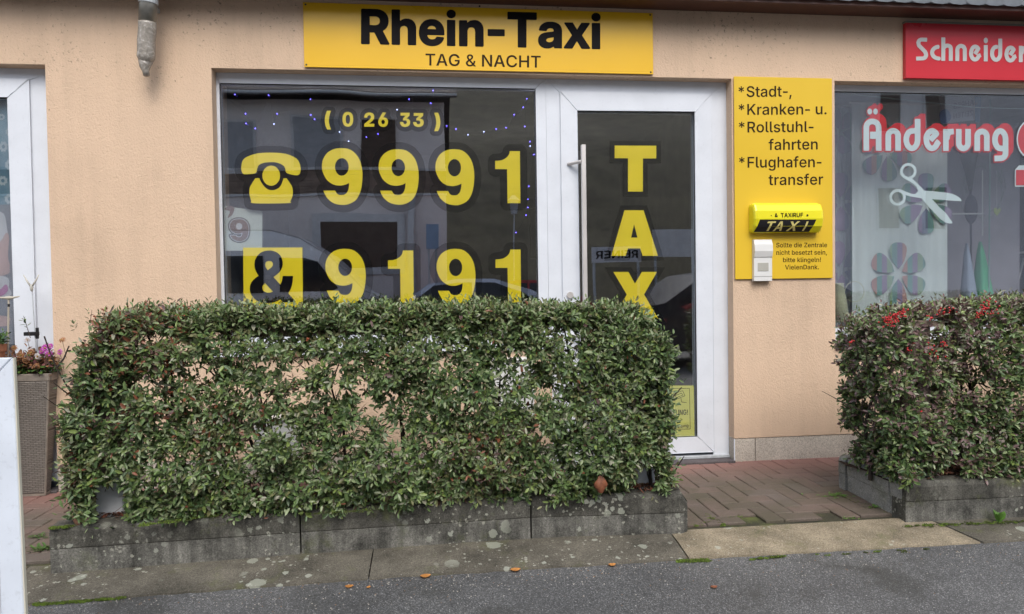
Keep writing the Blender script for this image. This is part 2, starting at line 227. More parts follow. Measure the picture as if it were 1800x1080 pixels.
def smooth(pts, corners=(), n=4):
    """closed Catmull-Rom curve through pts; indices in corners stay sharp"""
    out = []; L = len(pts)
    for i in range(L):
        p1, p2 = np.array(pts[i], float), np.array(pts[(i+1) % L], float)
        p0 = p1-(p2-p1) if i in corners else np.array(pts[i-1], float)
        p3 = p2+(p2-p1) if (i+1) % L in corners else np.array(pts[(i+2) % L], float)
        for k in range(n):
            t = k/n
            out.append(tuple(.5*((2*p1)+(p2-p0)*t+(2*p0-5*p1+4*p2-p3)*t*t+(3*p1-p0-3*p2+p3)*t**3)))
    return out
def ellipse(cx, cy, rx, ry, n=28): return [(cx+rx*math.cos(2*PI*i/n), cy+ry*math.sin(2*PI*i/n)) for i in range(n)]
PI = math.pi
def bbox(loops, r=0):
    a = np.array(sum([list(l) for l in loops], [])); m, x = a.min(0)-r, a.max(0)+r; return (m[0], m[1], x[0], x[1])
def dilate(loops, r, st=1.0):
    return trace(lambda P: sd_loops(P, loops)-r, bbox(loops, r), st)
def sd_stroke(P, path, w):
    """distance to a band of width w with square ends along path"""
    F = np.full(len(P), 1e9); A = np.array(path, float)
    for i in range(len(A)-1):
        a, b = A[i], A[i+1]; d = b-a; L = np.hypot(*d)
        if L < 1e-9: continue
        d = d/L; q = P-a; u = q@d; v = q[:,0]*d[1]-q[:,1]*d[0]
        F = np.minimum(F, np.maximum(np.abs(u-L/2)-L/2, np.abs(v)-w/2))
        if i: F = np.minimum(F, np.hypot(q[:,0], q[:,1])-w/2)
    return F
def arc(cx, cy, rx, ry, a0, a1, n=12):
    return [(cx+rx*math.cos(math.radians(a0+(a1-a0)*i/n)), cy+ry*math.sin(math.radians(a0+(a1-a0)*i/n))) for i in range(n+1)]

# ------------------------------------------------------------------ object helpers
ORG = {}
def link(o, parent=None, org=None, props=None):
    COL.objects.link(o)
    org = Vector(org) if org is not None else (ORG[parent.name] if parent else Vector((0, 0, 0)))
    ORG[o.name] = org
    if parent: o.parent = parent; o.location = org-ORG[parent.name]
    else: o.location = org
    for k, v in (props or {}).items(): o[k] = v
    return o
def thing(name, label, cat, loc=(0, 0, 0), group=None):
    o = bpy.data.objects.new(name, None); o.empty_display_size = .1
    p = {'label': label, 'category': cat}
    if group: p['group'] = group
    return link(o, None, loc, p)
class MB:
    def __init__(s): s.v = []; s.f = []; s.m = []
    def add(s, v, f, m=0):
        b = len(s.v); s.v += [tuple(p) for p in v]; s.f += [tuple(b+i for i in q) for q in f]; s.m += [m]*len(f); return s
    def box(s, x0, x1, y0, y1, z0, z1, m=0):
        v = [(x, y, z) for z in (z0, z1) for y in (y0, y1) for x in (x0, x1)]
        return s.add(v, [(0,2,3,1),(4,5,7,6),(0,1,5,4),(2,6,7,3),(0,4,6,2),(1,3,7,5)], m)
    def frustum(s, c0, h0, c1, h1, m=0):
        """box between rectangle centred c0 half-sizes h0 (x, y) and another at c1"""
        v = [(c0[0]+i*h0[0], c0[1]+j*h0[1], c0[2]) for j in (-1, 1) for i in (-1, 1)]+[(c1[0]+i*h1[0], c1[1]+j*h1[1], c1[2]) for j in (-1, 1) for i in (-1, 1)]
        return s.add(v, [(0,2,3,1),(4,5,7,6),(0,1,5,4),(2,6,7,3),(0,4,6,2),(1,3,7,5)], m)
    def prism(s, poly, axis, a, b, m=0):
        """polygon (2-D) pushed along axis from a to b; axis 'x': poly is (y, z); 'y': (x, z); 'z': (x, y)"""
        def P(p, t): return {'x': (t, p[0], p[1]), 'y': (p[0], t, p[1]), 'z': (p[0], p[1], t)}[axis]
        n = len(poly); v = [P(p, a) for p in poly]+[P(p, b) for p in poly]
        tri = tessellate_polygon([[Vector((p[0], p[1], 0)) for p in poly]])
        f = [tuple(t) for t in tri]+[tuple(n+i for i in reversed(t)) for t in tri]+[(i, (i+1) % n, n+(i+1) % n, n+i) for i in range(n)]
        return s.add(v, f, m)
    def tube(s, pts, rad, n=8, m=0, cap=True):
        pts = [Vector(p) for p in pts]; rs = rad if isinstance(rad, (list, tuple)) else [rad]*len(pts); V = []; F = []
        for i, p in enumerate(pts):
            d = (pts[min(i+1, len(pts)-1)]-pts[max(i-1, 0)]).normalized()
            a = d.orthogonal().normalized() if i == 0 else (pa-d*pa.dot(d)).normalized()
            pa = a; b = d.cross(a)
            V += [p+(a*math.cos(2*PI*k/n)+b*math.sin(2*PI*k/n))*rs[i] for k in range(n)]
        for i in range(len(pts)-1):
            for k in range(n): F.append((i*n+k, i*n+(k+1) % n, (i+1)*n+(k+1) % n, (i+1)*n+k))
        if cap: F.append(tuple(reversed(range(n)))); F.append(tuple((len(pts)-1)*n+k for k in range(n)))
        return s.add(V, F, m)
    def ball(s, c, r, n=8, h=5, m=0):
        r = r if isinstance(r, (tuple, list)) else (r, r, r)
        V = [(c[0], c[1], c[2]-r[2])]; F = []
        for i in range(1, h):
            t = PI*i/h
            V += [(c[0]+r[0]*math.sin(t)*math.cos(2*PI*k/n), c[1]+r[1]*math.sin(t)*math.sin(2*PI*k/n), c[2]-r[2]*math.cos(t)) for k in range(n)]
        V.append((c[0], c[1], c[2]+r[2])); L = len(V)-1
        for k in range(n): F.append((0, 1+(k+1) % n, 1+k)); F.append((L, 1+(h-2)*n+k, 1+(h-2)*n+(k+1) % n))
        for i in range(h-2):
            for k in range(n): F.append((1+i*n+k, 1+i*n+(k+1) % n, 1+(i+1)*n+(k+1) % n, 1+(i+1)*n+k))
        return s.add(V, F, m)
    def build(s, name, mats, parent=None, org=None, smooth=False, bevel=0, label=None, props=None, seg=1):
        if not isinstance(mats, (list, tuple)): mats = [mats]
        if org is None: org = ORG[parent.name] if parent else Vector(np.mean(np.array(s.v), 0))
        org = Vector(org)
        me = bpy.data.meshes.new(name); me.from_pydata([(p[0]-org.x, p[1]-org.y, p[2]-org.z) for p in s.v], [], s.f)
        for m in mats: me.materials.append(m)
        if len(mats) > 1: me.polygons.foreach_set('material_index', s.m)
        if smooth: me.polygons.foreach_set('use_smooth', [True]*len(me.polygons))
        me.update()
        o = bpy.data.objects.new(name, me)
        pr = dict(props or {})
        if label: pr['label'] = label
        link(o, parent, org, pr)
        if bevel:
            b = o.modifiers.new('bevel', 'BEVEL'); b.width = bevel; b.segments = seg; b.limit_method = 'ANGLE'; b.angle_limit = math.radians(40)
            if smooth: b.harden_normals = False
        return o
def single(mb, name, mats, label, cat, group=None, **k):
    p = {'label': label, 'category': cat}
    if group: p['group'] = group
    return mb.build(name, mats, props=p, **k)
def flatten(loops, tf, dy=0.0):
    """(verts, faces) of nested loops mapped by tf(x, y) -> point"""
    V = []; F = []; loops = [l for l in loops if len(l) > 2]
    big = sorted(loops, key=lambda l: -abs(area2(l)))
    outs = [l for l in big if not any(o is not l and abs(area2(o)) > abs(area2(l)) and pt_in(l[0], o) for o in big)]
    for o in outs:
        grp = [o]+[l for l in big if l is not o and not any(l is q for q in outs) and pt_in(l[0], o)]
        b = len(V); V += [tf(x, y) for l in grp for x, y in l]
        F += [tuple(b+i for i in t) for t in tessellate_polygon([[Vector((x, y, 0)) for x, y in l] for l in grp])]
    return V, F
def decal(name, loops, y, mats, parent=None, label=None, matsel=None, tf=None, props=None, **k):
    """flat print: loops measured in the photograph, laid on the vertical plane at depth y"""
    V, F = flatten(loops, tf or (lambda a, b: W(a, b, y))); mb = MB(); mb.add(V, F)
    return mb.build(name, mats, parent, org=k.pop('org', np.mean(np.array(V), 0)), label=label, props=props, **k)

# ------------------------------------------------------------------ materials
MATS = {}
def nt(name):
    m = bpy.data.materials.new(name); m.use_nodes = True; MATS[name] = m; t = m.node_tree
    return m, t, t.nodes['Principled BSDF'], lambda a, b: t.links.new(a, b)
def node(t, typ, **k):
    n = t.nodes.new(typ)
    for a, v in k.items():
        if a in n.inputs.keys(): n.inputs[a].default_value = v
        else: setattr(n, a, v)
    return n
def ramp(t, stops, fac=None):
    r = t.nodes.new('ShaderNodeValToRGB'); e = r.color_ramp.elements
    while len(e) < len(stops): e.new(.5)
    for i, (p, c) in enumerate(stops): e[i].position = p; e[i].color = (*c, 1) if len(c) == 3 else c
    if fac is not None: t.links.new(fac, r.inputs[0])
    return r
def mixc(t, fac, a, b, mode='MIX'):
    n = t.nodes.new('ShaderNodeMix'); n.data_type = 'RGBA'; n.blend_type = mode
    for s, v in ((0, fac), (6, a), (7, b)):
        if hasattr(v, 'links') or hasattr(v, 'is_linked'): t.links.new(v, n.inputs[s])
        elif s == 0: n.inputs[0].default_value = v
        else: n.inputs[s].default_value = (*v, 1)
    return n.outputs[2]
def coords(t, world=True):
    if world: return t.nodes.new('ShaderNodeNewGeometry').outputs['Position']
    return t.nodes.new('ShaderNodeTexCoord').outputs['Object']
def bump(t, b, h, strength=.3, dist=.002):
    n = t.nodes.new('ShaderNodeBump'); n.inputs['Strength'].default_value = strength; n.inputs['Distance'].default_value = dist
    t.links.new(h, n.inputs['Height']); t.links.new(n.outputs[0], b.inputs['Normal']); return n
def plain(name, col, rough=.55, metal=0.0, var=0.06, vscale=6.0, bmp=0.0, bscale=200.0, spec=.5, dirt=0.0):
    """one-colour material with slight uneven tone, fine relief and optional grime"""
    m, t, b, L = nt(name); P = coords(t, False)
    n = node(t, 'ShaderNodeTexNoise', Scale=vscale, Detail=5.0); L(P, n.inputs['Vector'])
    lo = tuple(max(0, c*(1-var*2)) for c in col); hi = tuple(min(1, c*(1+var)) for c in col)
    r = ramp(t, [(.3, lo), (.7, hi)], n.outputs[0]); c = r.outputs[0]
    if dirt:
        n2 = node(t, 'ShaderNodeTexNoise', Scale=vscale*9, Detail=8.0, Roughness=.7); L(P, n2.inputs['Vector'])
        r2 = ramp(t, [(.55, (0, 0, 0)), (.75, (dirt,)*3)], n2.outputs[0])
        c = mixc(t, r2.outputs[0], c, (.08, .07, .055))
    L(c, b.inputs['Base Color']); b.inputs['Roughness'].default_value = rough; b.inputs['Metallic'].default_value = metal
    b.inputs['Specular IOR Level'].default_value = spec
    rr = ramp(t, [(.3, (rough*.85,)*3), (.7, (min(1, rough*1.15),)*3)], n.outputs[0]); L(rr.outputs[0], b.inputs['Roughness'])
    if bmp:
        n3 = node(t, 'ShaderNodeTexNoise', Scale=bscale, Detail=3.0); L(P, n3.inputs['Vector']); bump(t, b, n3.outputs[0], bmp, .0015)
    return m
def m_plaster(name, col):
    m, t, b, L = nt(name); P = coords(t)
    mp = node(t, 'ShaderNodeMapping'); mp.inputs['Scale'].default_value = (1, 1, .62); mp.inputs['Rotation'].default_value = (0, .5, 0); L(P, mp.inputs[0])
    w = node(t, 'ShaderNodeTexNoise', Scale=88.0, Detail=2.5, Roughness=.55, Distortion=.8); L(mp.outputs[0], w.inputs['Vector'])
    v = node(t, 'ShaderNodeTexVoronoi', Scale=120.0); L(P, v.inputs['Vector'])
    g = node(t, 'ShaderNodeTexNoise', Scale=420.0, Detail=2.0); L(P, g.inputs['Vector'])
    a = node(t, 'ShaderNodeMath', operation='MULTIPLY_ADD'); L(v.outputs[0], a.inputs[0]); a.inputs[1].default_value = .35; L(w.outputs[0], a.inputs[2])
    a2 = node(t, 'ShaderNodeMath', operation='MULTIPLY_ADD'); L(g.outputs[0], a2.inputs[0]); a2.inputs[1].default_value = .25; L(a.outputs[0], a2.inputs[2])
    bump(t, b, a2.outputs[0], .8, .0045)
    big = node(t, 'ShaderNodeTexNoise', Scale=1.1, Detail=6.0, Roughness=.6); L(P, big.inputs['Vector'])
    mv = node(t, 'ShaderNodeMapping'); mv.inputs['Scale'].default_value = (7, 7, .55); L(P, mv.inputs[0])
    stk_ = node(t, 'ShaderNodeTexNoise', Scale=1.6, Detail=5.0, Roughness=.6); L(mv.outputs[0], stk_.inputs['Vector'])
    bs = node(t, 'ShaderNodeMath', operation='MULTIPLY_ADD'); L(stk_.outputs[0], bs.inputs[0]); bs.inputs[1].default_value = .45; L(big.outputs[0], bs.inputs[2])
    r = ramp(t, [(.52, tuple(c*.87 for c in col)), (.72, col), (.9, tuple(min(1, c*1.05) for c in col))], bs.outputs[0])
    # rain-borne grime specks, mostly under the eave
    sp = node(t, 'ShaderNodeTexNoise', Scale=38.0, Detail=6.0, Roughness=.75); L(P, sp.inputs['Vector'])
    cl = node(t, 'ShaderNodeTexNoise', Scale=3.0, Detail=2.0); L(P, cl.inputs['Vector'])
    z = node(t, 'ShaderNodeSeparateXYZ'); L(P, z.inputs[0])
    zr = node(t, 'ShaderNodeMapRange'); L(z.outputs[2], zr.inputs[0]); zr.inputs[1].default_value = 2.0; zr.inputs[2].default_value = 2.7
    su = node(t, 'ShaderNodeMath', operation='MULTIPLY_ADD'); L(cl.outputs[0], su.inputs[0]); su.inputs[1].default_value = .22; L(sp.outputs[0], su.inputs[2])
    s2 = node(t, 'ShaderNodeMath', operation='MULTIPLY_ADD'); L(zr.outputs[0], s2.inputs[0]); s2.inputs[1].default_value = .05; L(su.outputs[0], s2.inputs[2])
    k = ramp(t, [(.75, (0, 0, 0)), (.84, (.75,)*3)], s2.outputs[0])
    c = mixc(t, k.outputs[0], r.outputs[0], (.09, .06, .045))
    # splash dirt at the foot and the green film low down
    fr = node(t, 'ShaderNodeMapRange'); L(z.outputs[2], fr.inputs[0]); fr.inputs[1].default_value = .55; fr.inputs[2].default_value = .1; fr.inputs[4].default_value = .28
    ff = node(t, 'ShaderNodeMath', operation='MULTIPLY'); L(fr.outputs[0], ff.inputs[0]); L(big.outputs[0], ff.inputs[1])
    c = mixc(t, ff.outputs[0], c, (.3, .24, .17))
    L(c, b.inputs['Base Color']); b.inputs['Roughness'].default_value = .9; b.inputs['Specular IOR Level'].default_value = .25
    return m
def m_concrete(name, lo, hi, lichen=.0, moss=.0, spk=0.0, topmoss=False, scale=1.0, bmp=.5, streak=0):
    m, t, b, L = nt(name); P = coords(t)
    n = node(t, 'ShaderNodeTexNoise', Scale=5.0*scale, Detail=8.0, Roughness=.68); L(P, n.inputs['Vector'])
    r = ramp(t, [(.32, lo), (.7, hi)], n.outputs[0]); c = r.outputs[0]
    mv = node(t, 'ShaderNodeMapping'); mv.inputs['Scale'].default_value = (22, 22, 2.2); L(P, mv.inputs[0])
    sk = node(t, 'ShaderNodeTexNoise', Scale=1.0, Detail=6.0, Roughness=.65); L(mv.outputs[0], sk.inputs['Vector'])
    skr = ramp(t, [(.35, (.62,)*3), (.65, (1.3,)*3)], sk.outputs[0]); c = mixc(t, float(streak), c, skr.outputs[0], 'MULTIPLY')
    f = node(t, 'ShaderNodeTexNoise', Scale=160.0, Detail=4.0, Roughness=.7); L(P, f.inputs['Vector'])
    fr = ramp(t, [(.3, (.55,)*3), (.72, (1.45,)*3)], f.outputs[0]); c = mixc(t, 1.0, c, fr.outputs[0], 'MULTIPLY')
    if spk:
        v = node(t, 'ShaderNodeTexVoronoi', Scale=130.0); L(P, v.inputs['Vector'])
        vr = ramp(t, [(.0, (spk,)*3), (.32, (0, 0, 0))], v.outputs['Distance'])
        hc = node(t, 'ShaderNodeSeparateColor'); L(v.outputs['Color'], hc.inputs[0])
        pick = ramp(t, [(.55, (0, 0, 0)), (.8, (1, 1, 1))], hc.outputs[0])
        fm = mixc(t, 1.0, vr.outputs[0], pick.outputs[0], 'MULTIPLY')
        c = mixc(t, fm, c, (.62, .57, .48))
    if moss:
        q = node(t, 'ShaderNodeTexNoise', Scale=3.6, Detail=9.0, Roughness=.72); L(P, q.inputs['Vector'])
        mr = ramp(t, [(.54, (0, 0, 0)), (.68, (moss,)*3)], q.outputs[0])
        c = mixc(t, mr.outputs[0], c, (.10, .115, .035))
    if lichen:
        for sc, th, col in ((15.0, .30, (.36, .38, .31)), (30.0, .26, (.42, .44, .37)), (64.0, .26, (.42, .42, .35))):
            wv = node(t, 'ShaderNodeTexNoise', Scale=75.0, Detail=6.0, Roughness=.7); L(P, wv.inputs['Vector'])
            ad = node(t, 'ShaderNodeVectorMath', operation='MULTIPLY_ADD'); L(wv.outputs['Color'], ad.inputs[0]); ad.inputs[1].default_value = (.026,)*3; L(P, ad.inputs[2])
            v = node(t, 'ShaderNodeTexVoronoi', Scale=sc); L(ad.outputs[0], v.inputs['Vector'])
            hc = node(t, 'ShaderNodeSeparateColor'); L(v.outputs['Color'], hc.inputs[0])
            thr = node(t, 'ShaderNodeMath', operation='MULTIPLY'); L(hc.outputs[1], thr.inputs[0]); thr.inputs[1].default_value = th*1.9
            lt = node(t, 'ShaderNodeMath', operation='LESS_THAN'); L(v.outputs['Distance'], lt.inputs[0]); L(thr.outputs[0], lt.inputs[1])
            pk = node(t, 'ShaderNodeMath', operation='GREATER_THAN'); L(hc.outputs[0], pk.inputs[0]); pk.inputs[1].default_value = 1-lichen*.45
            cl = node(t, 'ShaderNodeTexNoise', Scale=1.7, Detail=1.0); L(P, cl.inputs['Vector'])
            ck = ramp(t, [(.42, (0, 0, 0)), (.5, (1, 1, 1))], cl.outputs[0])
            mm = node(t, 'ShaderNodeMath', operation='MULTIPLY'); L(lt.outputs[0], mm.inputs[0]); L(pk.outputs[0], mm.inputs[1])
            m3 = node(t, 'ShaderNodeMath', operation='MULTIPLY'); L(mm.outputs[0], m3.inputs[0]); L(ck.outputs[0], m3.inputs[1])
            m4 = node(t, 'ShaderNodeMath', operation='MULTIPLY'); L(m3.outputs[0], m4.inputs[0]); m4.inputs[1].default_value = .58
            c = mixc(t, m4.outputs[0], c, col)
    L(c, b.inputs['Base Color']); b.inputs['Roughness'].default_value = .92; b.inputs['Specular IOR Level'].default_value = .3
    g = node(t, 'ShaderNodeTexNoise', Scale=90.0, Detail=6.0, Roughness=.75); L(P, g.inputs['Vector'])
    bump(t, b, g.outputs[0], bmp, .004)
    return m
def m_asphalt():
    m, t, b, L = nt('wet_worn_asphalt'); P = coords(t)
    n = node(t, 'ShaderNodeTexNoise', Scale=.9, Detail=6.0, Roughness=.6); L(P, n.inputs['Vector'])
    r = ramp(t, [(.3, (.075, .076, .077)), (.7, (.155, .155, .152))], n.outputs[0])
    v = node(t, 'ShaderNodeTexVoronoi', Scale=300.0); L(P, v.inputs['Vector'])
    hc = node(t, 'ShaderNodeSeparateColor'); L(v.outputs['Color'], hc.inputs[0])
    st = ramp(t, [(.0, (.45,)*3), (.55, (.85,)*3), (.86, (1.25,)*3), (.97, (2.6,)*3)], hc.outputs[0])
    c = mixc(t, 1.0, r.outputs[0], st.outputs[0], 'MULTIPLY')
    v2 = node(t, 'ShaderNodeTexVoronoi', Scale=60.0); L(P, v2.inputs['Vector'])
    h2 = node(t, 'ShaderNodeSeparateColor'); L(v2.outputs['Color'], h2.inputs[0])
    pk = node(t, 'ShaderNodeMath', operation='GREATER_THAN'); L(h2.outputs[0], pk.inputs[0]); pk.inputs[1].default_value = .93
    lt = node(t, 'ShaderNodeMath', operation='LESS_THAN'); L(v2.outputs['Distance'], lt.inputs[0]); lt.inputs[1].default_value = .16
    mm = node(t, 'ShaderNodeMath', operation='MULTIPLY'); L(pk.outputs[0], mm.inputs[0]); L(lt.outputs[0], mm.inputs[1])
    c = mixc(t, mm.outputs[0], c, (.45, .44, .42))
    p = node(t, 'ShaderNodeTexNoise', Scale=2.1, Detail=7.0, Roughness=.65); L(P, p.inputs['Vector'])
    dk = ramp(t, [(.54, (0, 0, 0)), (.70, (.75,)*3)], p.outputs[0]); c = mixc(t, dk.outputs[0], c, (.035, .034, .028))
    L(c, b.inputs['Base Color']); rr = ramp(t, [(.3, (.55,)*3), (.7, (.85,)*3)], n.outputs[0]); L(rr.outputs[0], b.inputs['Roughness'])
    bump(t, b, v.outputs['Distance'], .55, .003)
    return m
def m_paver():
    m, t, b, L = nt('brown_concrete_paver'); P = coords(t)
    oi = t.nodes.new('ShaderNodeObjectInfo')
    r = ramp(t, [(0, (.12, .092, .08)), (.35, (.15, .112, .097)), (.7, (.165, .115, .10)), (1, (.135, .112, .10))], oi.outputs['Random'])
    s = node(t, 'ShaderNodeSeparateXYZ'); L(P, s.inputs[0])
    red = node(t, 'ShaderNodeMapRange'); L(s.outputs[1], red.inputs[0]); red.inputs[1].default_value = -.5; red.inputs[2].default_value = -.02; red.inputs[4].default_value = .6
    # the row sheltered under the eave keeps its brick red, the open ones are weathered
    c = mixc(t, red.outputs[0], r.outputs[0], (.27, .12, .095))
    n = node(t, 'ShaderNodeTexNoise', Scale=3.4, Detail=8.0, Roughness=.7); L(P, n.inputs['Vector'])
    wr = ramp(t, [(.38, (.12,)*3), (.62, (.75,)*3)], n.outputs[0])
    gate = node(t, 'ShaderNodeMapRange'); L(s.outputs[1], gate.inputs[0]); gate.inputs[1].default_value = -.1; gate.inputs[2].default_value = -.5
    gm = mixc(t, 1.0, wr.outputs[0], gate.outputs[0], 'MULTIPLY'); c = mixc(t, gm, c, (.075, .068, .04))
    f = node(t, 'ShaderNodeTexNoise', Scale=220.0, Detail=3.0, Roughness=.7); L(P, f.inputs['Vector'])
    fr = ramp(t, [(.3, (.7,)*3), (.7, (1.3,)*3)], f.outputs[0]); c = mixc(t, 1.0, c, fr.outputs[0], 'MULTIPLY')
    L(c, b.inputs['Base Color']); b.inputs['Roughness'].default_value = .8
    g = node(t, 'ShaderNodeTexNoise', Scale=130.0, Detail=4.0); L(P, g.inputs['Vector']); bump(t, b, g.outputs[0], .5, .003)
    return m
def m_glass(name, ior=2.75, tint=(.93, .95, .95), wob=.0):
    m = bpy.data.materials.new(name); m.use_nodes = True; t = m.node_tree; t.nodes.clear(); L = t.links.new
    o = t.nodes.new('ShaderNodeOutputMaterial'); mx = t.nodes.new('ShaderNodeMixShader'); tr = t.nodes.new('ShaderNodeBsdfTransparent')
    gl = t.nodes.new('ShaderNodeBsdfGlossy'); lw = t.nodes.new('ShaderNodeLayerWeight'); lw.inputs[0].default_value = .5
    pw = node(t, 'ShaderNodeMath', operation='POWER'); L(lw.outputs['Facing'], pw.inputs[0]); pw.inputs[1].default_value = 5.0
    r0 = ((ior-1)/(ior+1))**2; fr = node(t, 'ShaderNodeMath', operation='MULTIPLY_ADD'); L(pw.outputs[0], fr.inputs[0]); fr.inputs[1].default_value = 1-r0; fr.inputs[2].default_value = r0
    tr.inputs[0].default_value = (*tint, 1); gl.inputs['Roughness'].default_value = .0; gl.inputs['Color'].default_value = (.97, .97, 1, 1)
    L(fr.outputs[0], mx.inputs[0]); L(tr.outputs[0], mx.inputs[1]); L(gl.outputs[0], mx.inputs[2]); L(mx.outputs[0], o.inputs[0])
    n = node(t, 'ShaderNodeTexNoise', Scale=1.6, Detail=1.0); P = coords(t); L(P, n.inputs['Vector'])
    bp = t.nodes.new('ShaderNodeBump'); bp.inputs['Strength'].default_value = .06; bp.inputs['Distance'].default_value = .02
    L(n.outputs[0], bp.inputs['Height']); L(bp.outputs[0], gl.inputs['Normal']); MATS[name] = m
    return m
def m_leaf(name, col, rough=.38, trans=.18):
    m = bpy.data.materials.new(name); m.use_nodes = True; t = m.node_tree; b = t.nodes['Principled BSDF']; L = t.links.new; P = coords(t)
    n = node(t, 'ShaderNodeTexNoise', Scale=55.0, Detail=2.0); L(P, n.inputs['Vector'])
    r = ramp(t, [(.3, tuple(c*.72 for c in col)), (.7, tuple(min(1, c*1.28) for c in col))], n.outputs[0]); L(r.outputs[0], b.inputs['Base Color'])
    b.inputs['Roughness'].default_value = rough; b.inputs['Specular IOR Level'].default_value = .5
    tl = t.nodes.new('ShaderNodeBsdfTranslucent'); L(r.outputs[0], tl.inputs[0]); mx = t.nodes.new('ShaderNodeMixShader'); mx.inputs[0].default_value = trans
    o = t.nodes['Material Output']; L(b.outputs[0], mx.inputs[1]); L(tl.outputs[0], mx.inputs[2]); L(mx.outputs[0], o.inputs[0]); MATS[name] = m
    return m
def m_emit(name, col, s):
    m, t, b, L = nt(name); b.inputs['Base Color'].default_value = (*col, 1); b.inputs['Emission Color'].default_value = (*col, 1); b.inputs['Emission Strength'].default_value = s; return m
def m_stripes(name, cols, period, rough=.8):
    """cloth print: vertical bands of colour across x"""
    m, t, b, L = nt(name); P = coords(t); s = node(t, 'ShaderNodeSeparateXYZ'); L(P, s.inputs[0])
    a = node(t, 'ShaderNodeMath', operation='DIVIDE'); L(s.outputs[0], a.inputs[0]); a.inputs[1].default_value = period
    f = node(t, 'ShaderNodeMath', operation='FRACT'); L(a.outputs[0], f.inputs[0])
    r = ramp(t, [(i/len(cols), c) for i, c in enumerate(cols)], f.outputs[0]); r.color_ramp.interpolation = 'CONSTANT'
    L(r.outputs[0], b.inputs['Base Color']); b.inputs['Roughness'].default_value = rough; return m

PLASTER = m_plaster('apricot_roughcast', (.665, .49, .35))
PLINTH = m_concrete('pale_plinth_plaster', (.40, .36, .31), (.55, .50, .43), bmp=.3)
KERB = m_concrete('weathered_kerb_concrete', (.016, .016, .013), (.145, .14, .12), lichen=.85, moss=.7, streak=.8)
KERB_PALE = m_concrete('pale_kerb_concrete', (.17, .175, .165), (.33, .33, .31), lichen=.35, moss=.35)
KERB_LOW = m_concrete('kerb_lower_face', (.02, .02, .017), (.23, .225, .20), lichen=.35, moss=.5, streak=1)
GUTTER = m_concrete('dark_gutter_concrete', (.06, .055, .043), (.16, .145, .115), lichen=.42, moss=.6, spk=.35)
APRON = m_concrete('exposed_aggregate_apron', (.13, .11, .075), (.34, .285, .20), lichen=.1, moss=.7, spk=.8, bmp=.8)
ASPHALT = m_asphalt(); PAVER = m_paver()
JOINT = m_concrete('joint_sand', (.03, .03, .02), (.075, .07, .045), moss=.9)
UPVC = plain('white_upvc', (.71, .745, .80), .32, var=.03, dirt=.10)
SEAL = plain('dark_glazing_seal', (.02, .02, .022), .6)
GLASS = m_glass('window_glass'); GLASS2 = m_glass('shop_glass_hazy', 2.6)
BLACK = plain('black_vinyl', (.012, .011, .013), .45, var=.02)
FILM = plain('dark_film', (.003, .003, .0035), .8, var=.0, spec=.05)
YEL = plain('yellow_vinyl', (.84, .67, .012), .35, var=.03)
SIGNYEL = plain('sunny_sign_board', (.80, .47, .012), .3, var=.03, vscale=1.5)
BOARDYEL = plain('bright_service_board', (.74, .49, .03), .34, var=.03, vscale=1.5)
INK = plain('black_sign_ink', (.006, .005, .006), .6, var=.02, spec=.12)
BROWNINK = plain('dark_brown_ink', (.035, .02, .008), .6, spec=.12)
STEEL = plain('brushed_steel', (.66, .63, .61), .42, metal=.55, var=.02, vscale=3)
GALV = plain('galvanised_steel', (.50, .53, .56), .5, metal=.1, var=.08, vscale=40)
DARKIN = plain('office_wall', (.22, .18, .16), .9, var=.15)
DARKFL = plain('office_floor', (.05, .045, .04), .6)

# ================================================================== GROUND
def sheet(name, pts, z, mat, **k):
    mb = MB(); mb.add([(x, y, z) for x, y in pts], [tuple(range(len(pts)))]); return mb.build(name, mat, org=(0, 0, 0), props=dict(kind='structure', **k))
sheet('asphalt_road', [(-90, -16.5), (90, -16.5), (90, -1.40), (-90, -1.40)], -.045, ASPHALT)
EARTH = m_concrete('dark_winter_earth', (.03, .035, .018), (.09, .085, .05), moss=.8, scale=.3)
mb = MB(); mb.add([(-150, 160, -.3), (150, 160, -.3), (150, -200, -.3), (-150, -200, -.3)], [(0, 1, 2, 3)]); mb.build('ground', EARTH, org=(0, 0, 0), props={'kind': 'structure'})
paving = sheet('brick_paving', [(-7, .30), (-7, -1.17), (8.5, -1.17), (8.5, .30)], -.014, JOINT)
